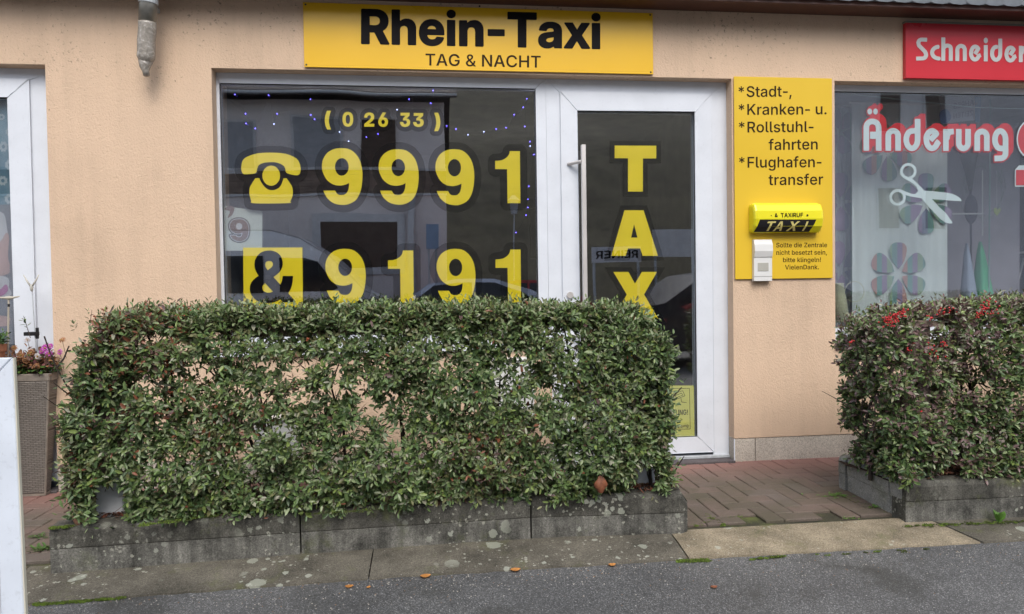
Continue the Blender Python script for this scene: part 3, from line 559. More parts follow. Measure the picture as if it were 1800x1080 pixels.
# herringbone pavers 20 x 10 cm
def paver_mesh(j):
    mb = MB(); a, b, h = .0975, .0475, .035; r = random.Random(j)
    o = [(-a, -b), (a, -b), (a, b), (-a, b)]
    def ring(s, z): return [((abs(x)-s)*(1 if x > 0 else -1)+r.uniform(-.0007, .0007), (abs(y)-s)*(1 if y > 0 else -1)+r.uniform(-.0007, .0007), z) for x, y in o]
    v = ring(0, -h)+ring(0, -.004)+ring(.004, 0)
    f = [(0,1,5,4),(1,2,6,5),(2,3,7,6),(3,0,4,7),(4,5,9,8),(5,6,10,9),(6,7,11,10),(7,4,8,11),(8,9,10,11)]
    me = bpy.data.meshes.new('paver'); me.from_pydata(v, [], f); me.materials.append(PAVER); return me, v, f
PM = [paver_mesh(j) for j in range(4)]
rest = MB(); count = 0
ANG = math.radians(1.0)
for i in range(-75, 90):
    for j in range(-13, 4):
        t = (i-j) % 4
        if t == 0: cx, cy, rot = i*.1+.1, j*.1+.05, 0
        elif t == 2: cx, cy, rot = i*.1+.05, j*.1, PI/2
        else: continue
        cy -= .02
        if cy-(.05 if rot == 0 else .1) < -1.168 or cy+(.05 if rot == 0 else .1) > .29: continue
        me, v, f = PM[RND.randrange(4)]; rz = rot+RND.uniform(-.012, .012)+(PI if RND.random() < .5 else 0)
        tx, ty, dz = RND.uniform(-.003, .003), RND.uniform(-.003, .003), RND.uniform(-.0015, .001)
        inview = (1.02 < cx < 2.85) or (-2.75 < cx < -1.45)
        if inview and count < 296:
            o = bpy.data.objects.new('paver', me); link(o, paving, (cx, cy, dz)); o.rotation_euler = (tx, ty, rz); count += 1
        else:
            M = Matrix.Translation((cx, cy, dz)) @ Matrix.Rotation(rz, 4, 'Z'); rest.add([M @ Vector(p) for p in v], f)
rest.build('paver_field', PAVER, paving, props={'kind': 'stuff'})

# concrete apron / gutter slabs in front of the kerb
gut = bpy.data.objects.new('concrete_gutter', None); link(gut, None, (0, -1.3, 0), {'kind': 'structure'})
def slab(xa, xb, mat, sk0=0.0, sk1=0.0, seed=0, label=None, lowx=None):
    r = random.Random(seed); n = max(3, int((xb-xa)/.035)); mb = MB(); top = []; fr = []
    for k in range(n+1):
        x = xa+(xb-xa)*k/n; s = sk0+(sk1-sk0)*k/n
        e = -1.425+.012*noise.noise(Vector((x*9, seed, 0)))+.006*noise.noise(Vector((x*40, seed, 3)))
        if FRONT(x) is not None: e += FRONT(x)
        top.append((x, -1.171, -.004)); fr.append((x+s, e, -.038+.004*noise.noise(Vector((x*14, 2, seed)))))
    v = top+[((a[0]+b[0])/2, (a[1]+b[1])/2, (a[2]+b[2])/2+.004) for a, b in zip(top, fr)]+fr+[(p[0], p[1]-.004, p[2]-.03) for p in fr]
    m = n+1; f = []
    for q in range(3):
        for k in range(n): f.append((q*m+k, (q+1)*m+k, (q+1)*m+k+1, q*m+k+1))
    for k in (0, n):
        b = len(v); c = [v[k], v[m+k], v[2*m+k], v[3*m+k], (v[k][0], v[k][1], -.07)]
        v += c; f.append(tuple(b+i for i in range(5)))
    mb.add(v, f); o = mb.build('gutter_slab', mat, gut, org=((xa+xb)/2, -1.3, 0), label=label); return o
def FRONT(x): return -.045*max(0, min(1, (-x-.2)/1.4))-.0*x-.02*max(0, min(1, (x-1.2)/1.5))
slab(-6, -1.765, APRON, seed=1, label='tan aggregate slab left of the long bed')
slab(-1.755, -.30, GUTTER, seed=2); slab(-.294, 1.085, GUTTER, seed=3, label='dark lichened slab before the long hedge')
slab(1.092, 2.385, APRON, 0, .09, seed=4, label='tan exposed aggregate slab before the door')
slab(2.40, 3.6, GUTTER, .09, .0, seed=5); slab(3.61, 8, GUTTER, seed=6)

# ================================================================== THE SHOP BUILDING
shop = thing('shop_building', 'apricot roughcast single storey shop front with white doors and windows', 'building', (0, 0, 0))
ZT = 2.517; YF = .085
XL = -2.243; XA = -1.311; XB = 1.948; XC = 2.662
pf = lambda px, py, y=YF: W(px, py, y)
XM = float(pf(962, 330)[0])          # joint between window and door frames
ZS = .80
wall = MB()
wall.box(-7, -3.5, 0, .3, .155, 3.3); wall.box(-3.5, XL, 0, .3, ZT, 3.3)
wall.box(XL, XA, 0, .3, .155, 3.3)
wall.box(XA, XM, 0, .3, .155, ZS); wall.box(XA, XB, 0, .3, ZT, 3.3)
wall.box(XB, XC, 0, .3, .155, 3.3)
wall.box(XC, 6.2, 0, .3, .155, ZS); wall.box(XC, 6.2, 0, .3, ZT, 3.3); wall.box(6.2, 8.5, 0, .3, .155, 3.3)
wall.build('rendered_wall', PLASTER, shop)
def plinth(x0, x1, lab=None):
    mb = MB(); mb.box(x0, x1, .004, .296, -.02, .153); o = mb.build('plinth', PLINTH, shop, org=((x0+x1)/2, 0, .07), bevel=.002, label=lab); return o
plinth(-7, -3.5); plinth(XL, XA-.4); plinth(XA-.396, XM); plinth(XB, XB+.146); plinth(XB+.15, 3.1); plinth(3.104, 5); plinth(5.004, 8.5)
mb = MB(); mb.box(XB-.002, XB+.004, -.003, .003, .0, .152); mb.build('corner_bead', UPVC, shop)
# door step strips in the recesses
STEP = m_concrete('dark_door_step', (.07, .06, .065), (.13, .115, .115))
for a, b in ((XM-.02, XB), (-3.5, XL)):
    mb = MB(); mb.box(a, b, -.02, .07, -.012, .012); mb.build('door_step', STEP, shop, org=((a+b)/2, .05, 0), bevel=.003)

# rooms behind the panes: plain shells closed to the sky
def room(nm, x0, x1, mw, mf, y1=4.0, zc=2.8):
    mb = MB(); y0 = .30
    v = [(x0,y0,.0),(x1,y0,.0),(x1,y1,.0),(x0,y1,.0),(x0,y0,zc),(x1,y0,zc),(x1,y1,zc),(x0,y1,zc)]
    mb.add(v, [(3,2,6,7),(0,3,7,4),(2,1,5,6)], 0); mb.add(v, [(0,1,2,3)], 1); mb.add(v, [(7,6,5,4)], 0)
    return mb.build(nm, [mw, mf], shop)
TAILIN = plain('tailor_room_wall', (.55, .52, .54), .9, var=.1); TAILFL = plain('tailor_room_floor', (.16, .13, .11), .5)
room('left_shop_interior', -4.2, -2.0, TAILIN, TAILFL)
room('office_interior', -1.7, 2.3, DARKIN, DARKFL)
room('tailor_interior', 2.6, 6.4, TAILIN, TAILFL)

# ---- white profile frames
def ring_frame(mb, x0, x1, z0, z1, l, r, t, b, y0, y1, sides='lrtb'):
    O = [(x0, z0), (x1, z0), (x1, z1), (x0, z1)]; I = [(x0+l, z0+b), (x1-r, z0+b), (x1-r, z1-t), (x0+l, z1-t)]
    for k, s in zip(range(4), 'brtl'):
        if s not in sides: continue
        q = [O[k], O[(k+1) % 4], I[(k+1) % 4], I[k]]
        g = .0006; c = np.mean(q, 0); q = [(p[0]+(c[0]-p[0])*g*4, p[1]+(c[1]-p[1])*g*4) for p in q]
        mb.prism(q, 'y', y0, y1)
    return mb
def zpx(px, py, y=YF): return float(W(px, py, y)[2])
def xpx(px, py, y=YF): return float(W(px, py, y)[0])
GY = .100                                                    # depth of the panes
# office window
win = MB(); wx0 = XA+.001; wz1 = ZT-.001
gl = xpx(391, 330, GY); gr = xpx(943.5, 330, GY); gt = zpx(660, 152, GY); gb = ZS+.085
ring_frame(win, wx0, XM-.002, ZS+.001, wz1, gl-wx0, XM-.002-gr, wz1-gt, gb-ZS, YF, YF+.07)
window = win.build('office_window', UPVC, shop, org=((wx0+XM)/2, YF, 1.6), bevel=.004, seg=2, label='wide white framed office window with yellow phone numbers')
def seal_ring(parent, x0, x1, z0, z1, y, w=.006):
    mb = MB(); ring_frame(mb, x0, x1, z0, z1, w, w, w, w, y-.002, y+.004); mb.build('glazing_seal', SEAL, parent)
def pane(parent, x0, x1, z0, z1, mat=GLASS, y=GY):
    mb = MB(); mb.add([(x0, y, z0), (x1, y, z0), (x1, y, z1), (x0, y, z1)], [(0, 1, 2, 3)]); mb.build('glass_pane', mat, parent)
    mb = MB(); yy = y+.018; mb.add([(x0, yy, z0), (x1, yy, z0), (x1, yy, z1), (x0, yy, z1)], [(0, 1, 2, 3)]); mb.build('glass_pane', mat, parent)
seal_ring(window, gl-.002, gr+.002, gb-.002, gt+.002, GY-.004); pane(window, gl-.001, gr+.001, gb-.001, gt+.001)
mb = MB(); mb.box(XA-.03, XM, -.035, YF-.001, ZS-.022, ZS); mb.build('window_sill', UPVC, window, bevel=.004)
# office door
dx0, dx1 = XM+.002, XB-.001; dz1 = ZT-.001
lx0, lx1, lz1 = xpx(988, 400), xpx(1250.5, 400), zpx(1100, 165)
door_f = MB(); ring_frame(door_f, dx0, dx1, .03, dz1, lx0-dx0-.002, dx1-lx1-.002, dz1-lz1-.002, .0, YF, YF+.07, 'lrt')
door = door_f.build('office_door', UPVC, shop, org=(1.35, YF, .03), bevel=.004, seg=2, label='white glazed office door lettered TAXI')
mb = MB(); mb.box(dx0, dx1, YF-.02, YF+.07, .012, .034); mb.build('threshold', GALV, door, bevel=.003)
DGY = .094; dgl, dgr, dgt, dgb = xpx(1016, 400, DGY), xpx(1221.5, 400, DGY), zpx(1110, 196.5, DGY), zpx(1222, 767.5, DGY)
leaf = MB(); LZ0 = zpx(1222, 796, .07)
ring_frame(leaf, lx0, lx1, LZ0, lz1, dgl-lx0, lx1-dgr, lz1-dgt, dgb-LZ0, .070, .150)
leaf.build('door_leaf_frame', UPVC, door, bevel=.004, seg=2)
seal_ring(door, dgl-.002, dgr+.002, dgb-.002, dgt+.002, DGY-.004); pane(door, dgl-.001, dgr+.001, dgb-.001, dgt+.001, y=DGY)
mb = MB(); hy = .070-.07; hx = xpx(1027, 400, hy); hz1 = zpx(1027, 255, hy)
mb.box(hx-.014, hx+.014, hy-.014, hy+.014, hz1-1.35, hz1)
for zz in (hz1-.105, hz1-1.22):
    mb.tube([(hx-.012, hy+.002, zz), (hx-.045, hy+.03, zz-.003), (hx-.088, .071, zz-.006)], .011, 10)
mb.build('pull_handle', STEEL, door, bevel=.002)
mb = MB(); mb.tube([(xpx(1002, 520, .07), .072, zpx(1002, 519, .09)), (xpx(1002, 520, .07), .060, zpx(1002, 519, .09))], .022, 16); mb.build('lock_rosette', STEEL, door)

# ---- film lettering of the office window
NINE_O = smooth([(385,160),(500,178),(590,250),(645,350),(670,480),(668,620),(640,760),(580,865),(480,920),(385,930),(280,905),(200,845),(160,780),(143,735),(300,735),(325,775),(350,790),(390,795),(430,788),(465,755),(485,700),(492,632),(440,655),(360,668),(270,650),(190,590),(140,500),(122,420),(135,320),(190,230),(280,175)], (13, 14, 21))
NINE_H = ellipse(392, 415, 93, 119)
ONE = smooth([(433,203),(568,203),(575,908),(403,908),(397,447),(238,447),(238,335),(300,330),(350,315),(400,280),(425,240)], (0,1,2,3,4,5,6), 4)
def fit(loops, src, dst):
    sx0, sy0, sx1, sy1 = src; x0, y0, x1, y1 = dst
    return [[(x0+(x-sx0)/(sx1-sx0)*(x1-x0), y0+(y-sy0)/(sy1-sy0)*(y1-y0)) for x, y in l] for l in loops]
def halo(loops, r, y, parent, nm='dark_film_border', st=1.2):
    outer = [max(loops, key=lambda l: abs(area2(l)))] if len(loops) < 3 else loops
    d = dilate(outer, r, st); d = [l for l in d if abs(area2(l)) > 60]; d = [max(d, key=lambda l: abs(area2(l)))] if len(d) > 1 and len(loops) < 3 else d
    decal(nm, d, y, FILM, parent)
Y1, Y2 = GY+.0035, GY+.0065
for k, dst in enumerate([(565.8,260.7,637.2,360.6),(665.5,262.6,736,360.2),(765.3,262.6,833.7,361),(571.8,437.7,643,536),(767.3,437.7,835.8,536.5)]):
    L9 = fit([NINE_O, NINE_H], (122,160,672,930), dst); halo(L9[:1], 12.5, Y2, window)
    decal('digit_nine', L9, Y1, YEL, window)
for k, dst in enumerate([(870.4,266,914.8,357.5),(682,440.6,727.4,534),(871,439,916,532)]):
    L1 = fit([ONE], (238,203,575,908), dst); halo(L1, 12.5, Y2+.0005, window); decal('digit_one', L1, Y1, YEL, window)
SM = [('(',571,195,582,228),('0',602,197,621,223),('2',640,198,658,223),('6',665,198,682,223.5),('3',703,198.5,721,223.5),('3',726,199,745,223.5),(')',763,198.5,774,231)]
for i, (ch, a, b, c, d) in enumerate(SM):
    g = box_glyph(ch, 'H', a, b, c, d); halo(g[:1], 7.5, Y2+.001+.0004*i, window)
    decal({'(': 'bracket', ')': 'bracket', '0': 'digit_zero', '2': 'digit_two', '6': 'digit_six', '3': 'digit_three'}[ch], g, Y1, YEL, window)
PH = [smooth([(185,440),(190,380),(210,320),(270,275),(400,232),(585,220),(780,235),(910,285),(965,340),(990,420),(985,490),(965,520),(920,528),(820,505),(790,480),(775,420),(730,380),(660,355),(585,350),(500,358),(430,385),(405,430),(390,485),(360,505),(240,515),(200,495)]),
      ellipse(592, 533, 120, 137), smooth([(375,570),(430,565),(450,610),(490,670),(540,715),(600,730),(670,715),(720,670),(750,600),(760,570),(800,568),(850,640),(880,700),(882,800),(850,880),(820,905),(360,908),(320,870),(297,780),(300,700),(330,640)], (0, 1, 9, 10))]
PH = fit(PH, (0, 0, 1157, 1080), (400, 240, 550, 380)); decal('telephone_symbol', PH, Y1, YEL, window)
dd = dilate(PH, 12, 1.3); decal('dark_film_border', [max(dd, key=lambda l: abs(area2(l)))], Y2, FILM, window)
AMP = box_glyph('&', 'H', 439, 440.7, 520, 533); SQ = [(427.3, 435.6), (531.5, 435.4), (532.5, 540), (428.3, 541)]
decal('yellow_square', [SQ], Y2-.001, YEL, window); decal('ampersand', AMP, Y1, FILM, window)
# ---- door lettering T A X I
TT = [(1081.6,257.3),(1152.5,257.5),(1152.5,277.7),(1129,277.7),(1129,336),(1105,336),(1105,277.5),(1081.6,277.2)]
AO = [(1098.5,371),(1130.5,371),(1155,449),(1130.5,449),(1126,436),(1103,436),(1099,449),(1076,449)]; AH = [(1114.5,393),(1122,419),(1108,419)]
XO = [(1080,479.4),(1104,479.4),(1116,501),(1129,479.4),(1153,479.4),(1131,518),(1155,559),(1130,559),(1117,536),(1103,559),(1079,559),(1103,518)]
IO = [(1105,583),(1129,583),(1129,662),(1105,662)]
def miter(l, r):
    n = len(l); out = []; s = 1 if area2(l) > 0 else -1
    for i in range(n):
        a, b, c = (np.array(l[i-1]), np.array(l[i]), np.array(l[(i+1) % n])); u = (b-a)/np.hypot(*(b-a)); v = (c-b)/np.hypot(*(c-b))
        n1 = np.array([u[1], -u[0]])*s; n2 = np.array([v[1], -v[0]])*s; k = n1+n2; k = k/max(.35, k@n1)
        out.append(tuple(b+k*r))
    return out
for nm, loops in (('letter_t', [TT]), ('letter_a', [AO, AH]), ('letter_x', [XO]), ('letter_i', [IO])):
    y = DGY+.0035; decal(nm, [miter(l, 1.1 if q_ == 0 else -1.1) for q_, l in enumerate(loops)], y, YEL, door); decal('dark_film_border', [miter(loops[0], 9.5)], y+.003, FILM, door)
# warning sticker in the lower corner of the door glass
STK = plain('pale_lime_sticker', (.62, .62, .16), .5); st_y = DGY+.003
stk = decal('warning_sticker', [[(1150, 678), (1219.6, 678), (1221, 767), (1151, 768.5)]], st_y, STK, door, label='yellow ACHTUNG camera warning sticker')
mb = MB()
def lines2d(mb, segs, w, y):
    for (a, b) in segs:
        a, b = np.array(a, float), np.array(b, float); d = (b-a)/np.hypot(*(b-a)); n = np.array([-d[1], d[0]])*w/2
        mb.add([tuple(W(*(p), y)) for p in (a-n, b-n, b+n, a+n)], [(0, 1, 2, 3)])
bd = [(1158, 683.5), (1212, 683), (1213.3, 754.5), (1159, 755.5)]
lines2d(mb, [(bd[i], bd[(i+1) % 4]) for i in range(4)], .8, st_y-.0006)
cam2 = [(1183, 693), (1200, 687), (1204, 696), (1187, 703)]; ins = [(1187, 695.5), (1198.5, 691.5), (1200, 695), (1188.5, 699.5)]
lines2d(mb, [(cam2[i], cam2[(i+1) % 4]) for i in range(4)]+[(ins[i], ins[(i+1) % 4]) for i in range(4)]+[((1197, 700), (1198, 707)), ((1198, 707), (1207, 708)), ((1181, 697), (1184, 705))], .8, st_y-.0012)
V, F = flatten(text_loops('ACHTUNG!', 'M', 1163, 730, 1209, 729.3, 9), lambda a, b: W(a, b, st_y-.0018)); mb.add(V, F)
V, F = flatten(text_loops('Videowachung', 'M', 1163, 752, 1210, 751, 5.5), lambda a, b: W(a, b, st_y-.0018)); mb.add(V, F)
mb.build('sticker_print', INK, door)

# ---- tailor shop window at the right
tw = MB(); tgt = zpx(1600, 164, GY)
ring_frame(tw, XC+.001, 6.199, ZS+.001, ZT-.001, .05, .07, ZT-.001-tgt, .07, YF, YF+.07)
tailor_w = tw.build('tailor_window', UPVC, shop, org=(4.4, YF, 1.6), bevel=.004, label='tailor shop window with red and white lettering and scissors')
seal_ring(tailor_w, XC+.049, 6.131, ZS+.069, tgt+.002, GY-.004); pane(tailor_w, XC+.05, 6.13, ZS+.07, tgt+.001, GLASS2)
mb = MB(); mb.box(XC-.004, 6.24, -.035, YF-.001, ZS-.022, ZS); mb.build('window_sill', UPVC, tailor_w, bevel=.004)
mb = MB(); mb.box(XC-.004, 6.22, -.02, -.001, ZS-.07, ZS-.0235); mb.build('under_sill_strip', plain('dark_under_sill', (.07, .065, .07), .6), tailor_w, bevel=.003)  # dark strip along the wall just below the sill
PALE = plain('pale_aqua_vinyl', (.60, .70, .72), .4, var=.02); REDV = plain('red_vinyl', (.60, .035, .045), .35, var=.03)
def q(pts): return [(1500+x/6.0, 170+y/6.0) for x, y in pts]
BW = 60/6.0
LET = {
 'a_umlaut': ([q([(137,572)]+[(137,330)]+arc(201,322,64,60,180,360)+[(267,330),(267,572)]), (q([(176,408),(262,408)]), 12.5)], [(173,158,25,32),(234,158,25,32)]),
 'n': ([q([(368,572),(368,420)]+arc(420,412,52,50,180,360)+[(472,420),(472,572)])], []),
 'd': ([q([(678,235),(678,455)]+arc(618,455,60,92,0,180)[1:]+arc(618,455,60,92,180,270)[1:]+[(646,363)])], []),
 'e': ([q([(905,470)]+arc(830,455,60,92,22,180)+arc(830,455,62,92,180,318)[1:]+[(812,462)])], []),
 'r': ([q([(976,342),(976,574)]), q([(985,450),(990,405),(1015,372),(1060,368)])], []),
 'u': ([q([(1112,342),(1112,490)]+arc(1161,490,49,58,180,0)+[(1210,490),(1210,342)])], []),
 'n_second': ([q([(1306,574),(1306,425)]+arc(1357,418,51,50,180,360)+[(1408,425),(1408,574)])], []),
 'g': ([q([(1580,547)]+arc(1548,455,55,92,90,270)+arc(1548,455,58,92,270,360)[1:]+[(1606,600)]+arc(1550,600,56,52,0,90)[1:]+[(1488,654)])], []),
}
def let_sd(P, spec, grow=0.0):
    F = np.full(len(P), 1e9)
    for s in spec[0]:
        path, w = (s if isinstance(s, tuple) else (s, BW)); F = np.minimum(F, sd_stroke(P, path, w))
    for cx, cy, rx, ry in spec[1]:
        c = q([(cx, cy)])[0]; F = np.minimum(F, (np.hypot((P[:,0]-c[0])/(rx/6), (P[:,1]-c[1])/(ry/6))-1)*rx/6)
    return F-grow
def let_bb(spec):
    a = [p for s in spec[0] for p in (s[0] if isinstance(s, tuple) else s)]+[q([(c[0], c[1])])[0] for c in spec[1]]
    return bbox([a], 12)
ly = GY+.003
for nm, spec in LET.items():
    bb = let_bb(spec); loops = trace(lambda P: let_sd(P, spec), bb, .7)
    decal('letter_'+nm.split('_second')[0], loops, ly, PALE, tailor_w)
def sh(P):
    F = np.full(len(P), 1e9)
    for dx, dy, g in ((8.5, -8.5, .5), (5, -5, .5), (1.5, -1.5, 2.2), (-.5, 1, 1.6)):
        Q = P-np.array([dx, dy])
        for spec in LET.values(): F = np.minimum(F, let_sd(Q, spec, g))
    return F
allb = bbox([[p for spec in LET.values() for p in (let_bb(spec)[:2], let_bb(spec)[2:])]], 4)
decal('red_letter_shadow', trace(sh, allb, 1.1), ly+.003, REDV, tailor_w)
s9 = lambda pts: [(1540+x/9.0, 280+y/9.0) for x, y in pts]
P1 = s9([(580,315),(640,370),(700,430),(755,492),(840,600),(900,650),(1000,760),(1110,860),(1170,950),(1215,1012),(1170,1020),(1100,1005),(1020,950),(930,860),(830,750),(740,640),(700,590),(668,520),(650,450),(590,390),(520,345),(450,310)])
P2 = s9([(400,480),(470,515),(560,550),(620,552),(670,500),(740,497),(900,508),(1100,530),(1200,548),(1280,580),(1330,620),(1358,665),(1250,660),(1050,645),(880,632),(780,640),(700,618),(600,600),(520,585),(450,560),(400,530)])
def sc_sd(P):
    F = np.minimum(sd_loops(P, [P1]), sd_loops(P, [P2]))
    for (cx, cy, ro, ri) in ((510,192,130,88),(340,605,130,89)):
        c = s9([(cx, cy)])[0]; d = np.hypot(P[:,0]-c[0], P[:,1]-c[1]); F = np.minimum(F, np.abs(d-(ro+ri)/18)-(ro-ri)/18)
    return F
decal('scissors_symbol', trace(sc_sd, bbox([P1, P2, s9([(200, 50), (300, 740)])], 2), .7), ly, PALE, tailor_w)
# the start of the next word, cut by the frame of the picture: disc and box
cw = W(1812, 245, ly); 
def ringz(y, r0, r1, mat, nm):
    mb = MB(); n = 40; v = []; 
    for k in range(n):
        a = 2*PI*k/n; v += [(cw[0]+r0*math.cos(a), y, cw[2]+r0*1.25*math.sin(a)), (cw[0]+r1*math.cos(a), y, cw[2]+r1*1.25*math.sin(a))]
    if r0 == 0: mb.add([(cw[0], y, cw[2])]+v[1::2], [(0, 1+k, 1+(k+1) % n) for k in range(n)])
    else: mb.add(v, [(2*k, 2*k+1, 2*((k+1) % n)+1, 2*((k+1) % n)) for k in range(n)])
    mb.build(nm, mat, tailor_w)
ringz(ly+.001, 0, .10, REDV, 'red_disc'); ringz(ly, .10, .11, PALE, 'disc_outline')
decal('red_block', [[(1786, 299), (1860, 299), (1860, 326), (1786, 326)]], ly+.002, REDV, tailor_w)
decal('block_outline', [[(1784, 299), (1791, 291), (1862, 291), (1862, 328.5), (1784, 328.5)]], ly+.004, PALE, tailor_w)

# ---- left neighbour's door
ld = MB(); dL = -3.499
LX1 = XL-.001; llx1 = xpx(58, 330); llz1 = zpx(30, 141)
ring_frame(ld, dL, LX1+.03, .03, ZT-.001, .07, LX1+.03-llx1-.002, ZT-.001-llz1-.002, .0, YF, YF+.07, 'lrt')
ldoor = ld.build('neighbour_door', UPVC, shop, org=(-2.9, YF, .03), bevel=.004, seg=2, label='white neighbour door behind the wicker planter')
lgl, lgr, lgt, lgb = dL+.19, xpx(23, 330, DGY), zpx(10, 173, DGY), .25
leaf = MB(); ring_frame(leaf, dL+.072, llx1, .05, llz1, .118, llx1-lgr, llz1-lgt, .20, .070, .150); leaf.build('door_leaf_frame', UPVC, ldoor, bevel=.004, seg=2)
seal_ring(ldoor, lgl, lgr+.002, lgb, lgt+.002, DGY-.004); pane(ldoor, lgl, lgr+.001, lgb, lgt+.001, y=DGY)
mb = MB(); mb.box(dL, LX1+.03, YF-.02, YF+.07, .012, .045); mb.build('threshold', plain('anthracite_threshold', (.03, .035, .045), .4), ldoor, bevel=.003)
# printed blinds in it
def m_blue():
    m, t, b, L = nt('blue_misty_print'); P = coords(t); n = node(t, 'ShaderNodeTexNoise', Scale=5.0, Detail=5.0); L(P, n.inputs['Vector'])
    r = ramp(t, [(.3, (.045, .13, .20)), (.55, (.12, .27, .36)), (.8, (.35, .5, .58))], n.outputs[0]); L(r.outputs[0], b.inputs['Base Color']); return m
by = DGY+.035
pb = decal('printed_poster', [[(-190, 150), (24, 160), (24, 360), (-190, 360)]], by, m_blue(), ldoor, label='blue poster with white daisies')
DW = plain('daisy_white', (.55, .62, .66), .7); DB = plain('daisy_blue', (.10, .24, .34), .7)
ds = [(16,232,7,8),(6,258,8,10),(17,290,9,10),(5,318,9,9),(17,350,10,10),(3,206,6,6),(-30,240,9,10),(-50,300,10,11),(-26,330,9,10)]
fl = [smooth([(cx+(rx if k % 2 else rx*.8)*math.cos(2*PI*k/16), cy+(ry if k % 2 else ry*.8)*math.sin(2*PI*k/16)) for k in range(16)], n=3) for cx, cy, rx, ry in ds]
for f_, (cx, cy, rx, ry) in zip(fl, ds): decal('daisy_print', [f_], by-.001, DW, ldoor); decal('daisy_centre', [ellipse(cx, cy, rx*.35, ry*.35, 12)], by-.002, DB, ldoor)
PK = plain('pale_pink_print', (.62, .42, .40), .7); PW = plain('white_cloth_print', (.66, .66, .70), .7); MG = plain('magenta_print', (.50, .16, .38), .7); GYp = plain('grey_print', (.22, .23, .27), .7)
decal('printed_poster', [[(-190, 360), (24, 360), (24, 640), (-190, 640)]], by, GYp, ldoor, label='wellness poster with pale hands')
decal('print_cloth', [smooth([(-60,380),(0,372),(12,400),(14,440),(4,470),(-60,480)]), smooth([(-60,486),(8,486),(16,505),(14,522),(-60,525)])], by-.001, PW, ldoor)
decal('print_hand', [smooth([(-60,430),(-5,428),(10,410),(16,418),(14,450),(17,470),(8,484),(-60,486)]), smooth([(-60,552),(10,556),(17,566),(8,574),(-60,572)])], by-.002, PK, ldoor)
decal('print_blossom', [smooth([(-30,505),(-5,512),(10,500),(14,510),(4,520),(-20,524)])], by-.003, MG, ldoor)

# ---- eave: brown board with slate fascia
EP = .17; EZ = 2.945
BRN = plain('brown_soffit_board', (.10, .042, .03), .45, var=.1, vscale=2)
SLATE = plain('grey_slate', (.30, .335, .37), .5, var=.2, vscale=5, bmp=.3, bscale=60)
mb = MB(); mb.box(-7.2, 8.7, -EP, -.001, EZ, EZ+.03); mb.box(-7.2, 8.7, -EP-.02, -EP-.0005, EZ-.012, EZ+.08)
eave = mb.build('eave', BRN, shop, org=(0, -EP, EZ), bevel=.003)
mb = MB(); mb.add([(-7.2, -EP-.02, EZ+.02), (8.7, -EP-.02, EZ+.02), (8.7, -EP-.30, EZ+.75), (-7.2, -EP-.30, EZ+.75), (-7.2, -.001, EZ+.02), (8.7, -.001, EZ+.02), (8.7, 4.3, EZ+.75), (-7.2, 4.3, EZ+.75)],
    [(0,1,2,3),(3,2,6,7),(0,4,5,1),(4,7,6,5),(0,3,7,4),(1,5,2),(5,6,2)]); mb.build('roof_added_overhang', SLATE, shop, org=(0, 0, 3.3))  # unseen upper part leans out past the wall, added for more shade
sl = [(-.074, .12), (-.074, -.045), (-.06, -.058), (-.03, -.067), (.03, -.070), (.06, -.064), (.074, -.055), (.074, .12)]
sm = MB(); sm.prism(sl, 'y', -.007, 0); me = bpy.data.meshes.new('slate'); me.from_pydata(sm.v, [], sm.f); me.materials.append(SLATE)
tilt = math.atan2(.28, .73)
rs = MB()
for r in range(3):
    for k in range(82):
        x = -2.9+k*.128+(r % 2)*.064+RND.uniform(-.004, .004)
        z = EZ+.075+r*.085; y = -EP-.034-(z-EZ)*.383-RND.uniform(0, .003)
        o = bpy.data.objects.new('slate', me); link(o, eave, (x, y, z)); o.rotation_euler = (tilt+.05, RND.uniform(-.02, .02), RND.uniform(-.01, .01))

# ================================================================== THINGS ON THE WALL
def rectpx(tl, br, y): a, b = W(*tl, y), W(*br, y); return float(a[0]), float(b[0]), float(b[2]), float(a[2])
def board(root, tl, br, y, th, mat, nm='panel'):
    x0, x1, z0, z1 = rectpx(tl, br, y); mb = MB(); mb.box(x0, x1, y, y+th, z0, z1); mb.build(nm, mat, root, bevel=.0012); return x0, x1, z0, z1
def screws(root, pts, y, r=.006):
    for p in pts:
        c = W(*p, y); mb = MB(); mb.tube([(c[0], y+.001, c[2]), (c[0], y-.003, c[2])], [r, r*.7], 10); mb.build('screw', SEAL, root)
sy = -.014
sg = thing('company_sign', 'long yellow sign reading Rhein-Taxi TAG & NACHT above the office window', 'sign', tuple(W(840, 65, sy)))
x0, x1, z0, z1 = board(sg, (532.3, 4), (1148.5, 131), sy, .004, SIGNYEL)
for a, b in ((x0+.1, .012), (x1-.1, .012), ((x0+x1)/2, .012)):
    mb = MB(); mb.box(a-.02, a+.02, sy+.0045, -.0005, z0+.04, z1-.04); mb.build('mounting_batten', GALV, sg)
_t = text_loops('Rhein-Taxi', 'B', 636, 76.5, 1054.5, 85.5, 59.5)
decal('lettering', dilate(_t, 1.5, .8), sy-.0008, INK, sg)
decal('tagline', text_loops('TAG & NACHT', 'M', 748, 115.3, 950.5, 119.3, 20.8), sy-.0008, BROWNINK, sg)
screws(sg, [(537, 8), (1143, 26.5), (538.5, 114), (1144, 127), (843, 11)], sy-.0005)
sv = thing('service_sign', 'tall yellow sign listing Stadt, Kranken and Rollstuhlfahrten beside the door', 'sign', tuple(W(1377, 310, sy)))
board(sv, (1290, 134.5), (1464, 489), sy, .006, BOARDYEL)
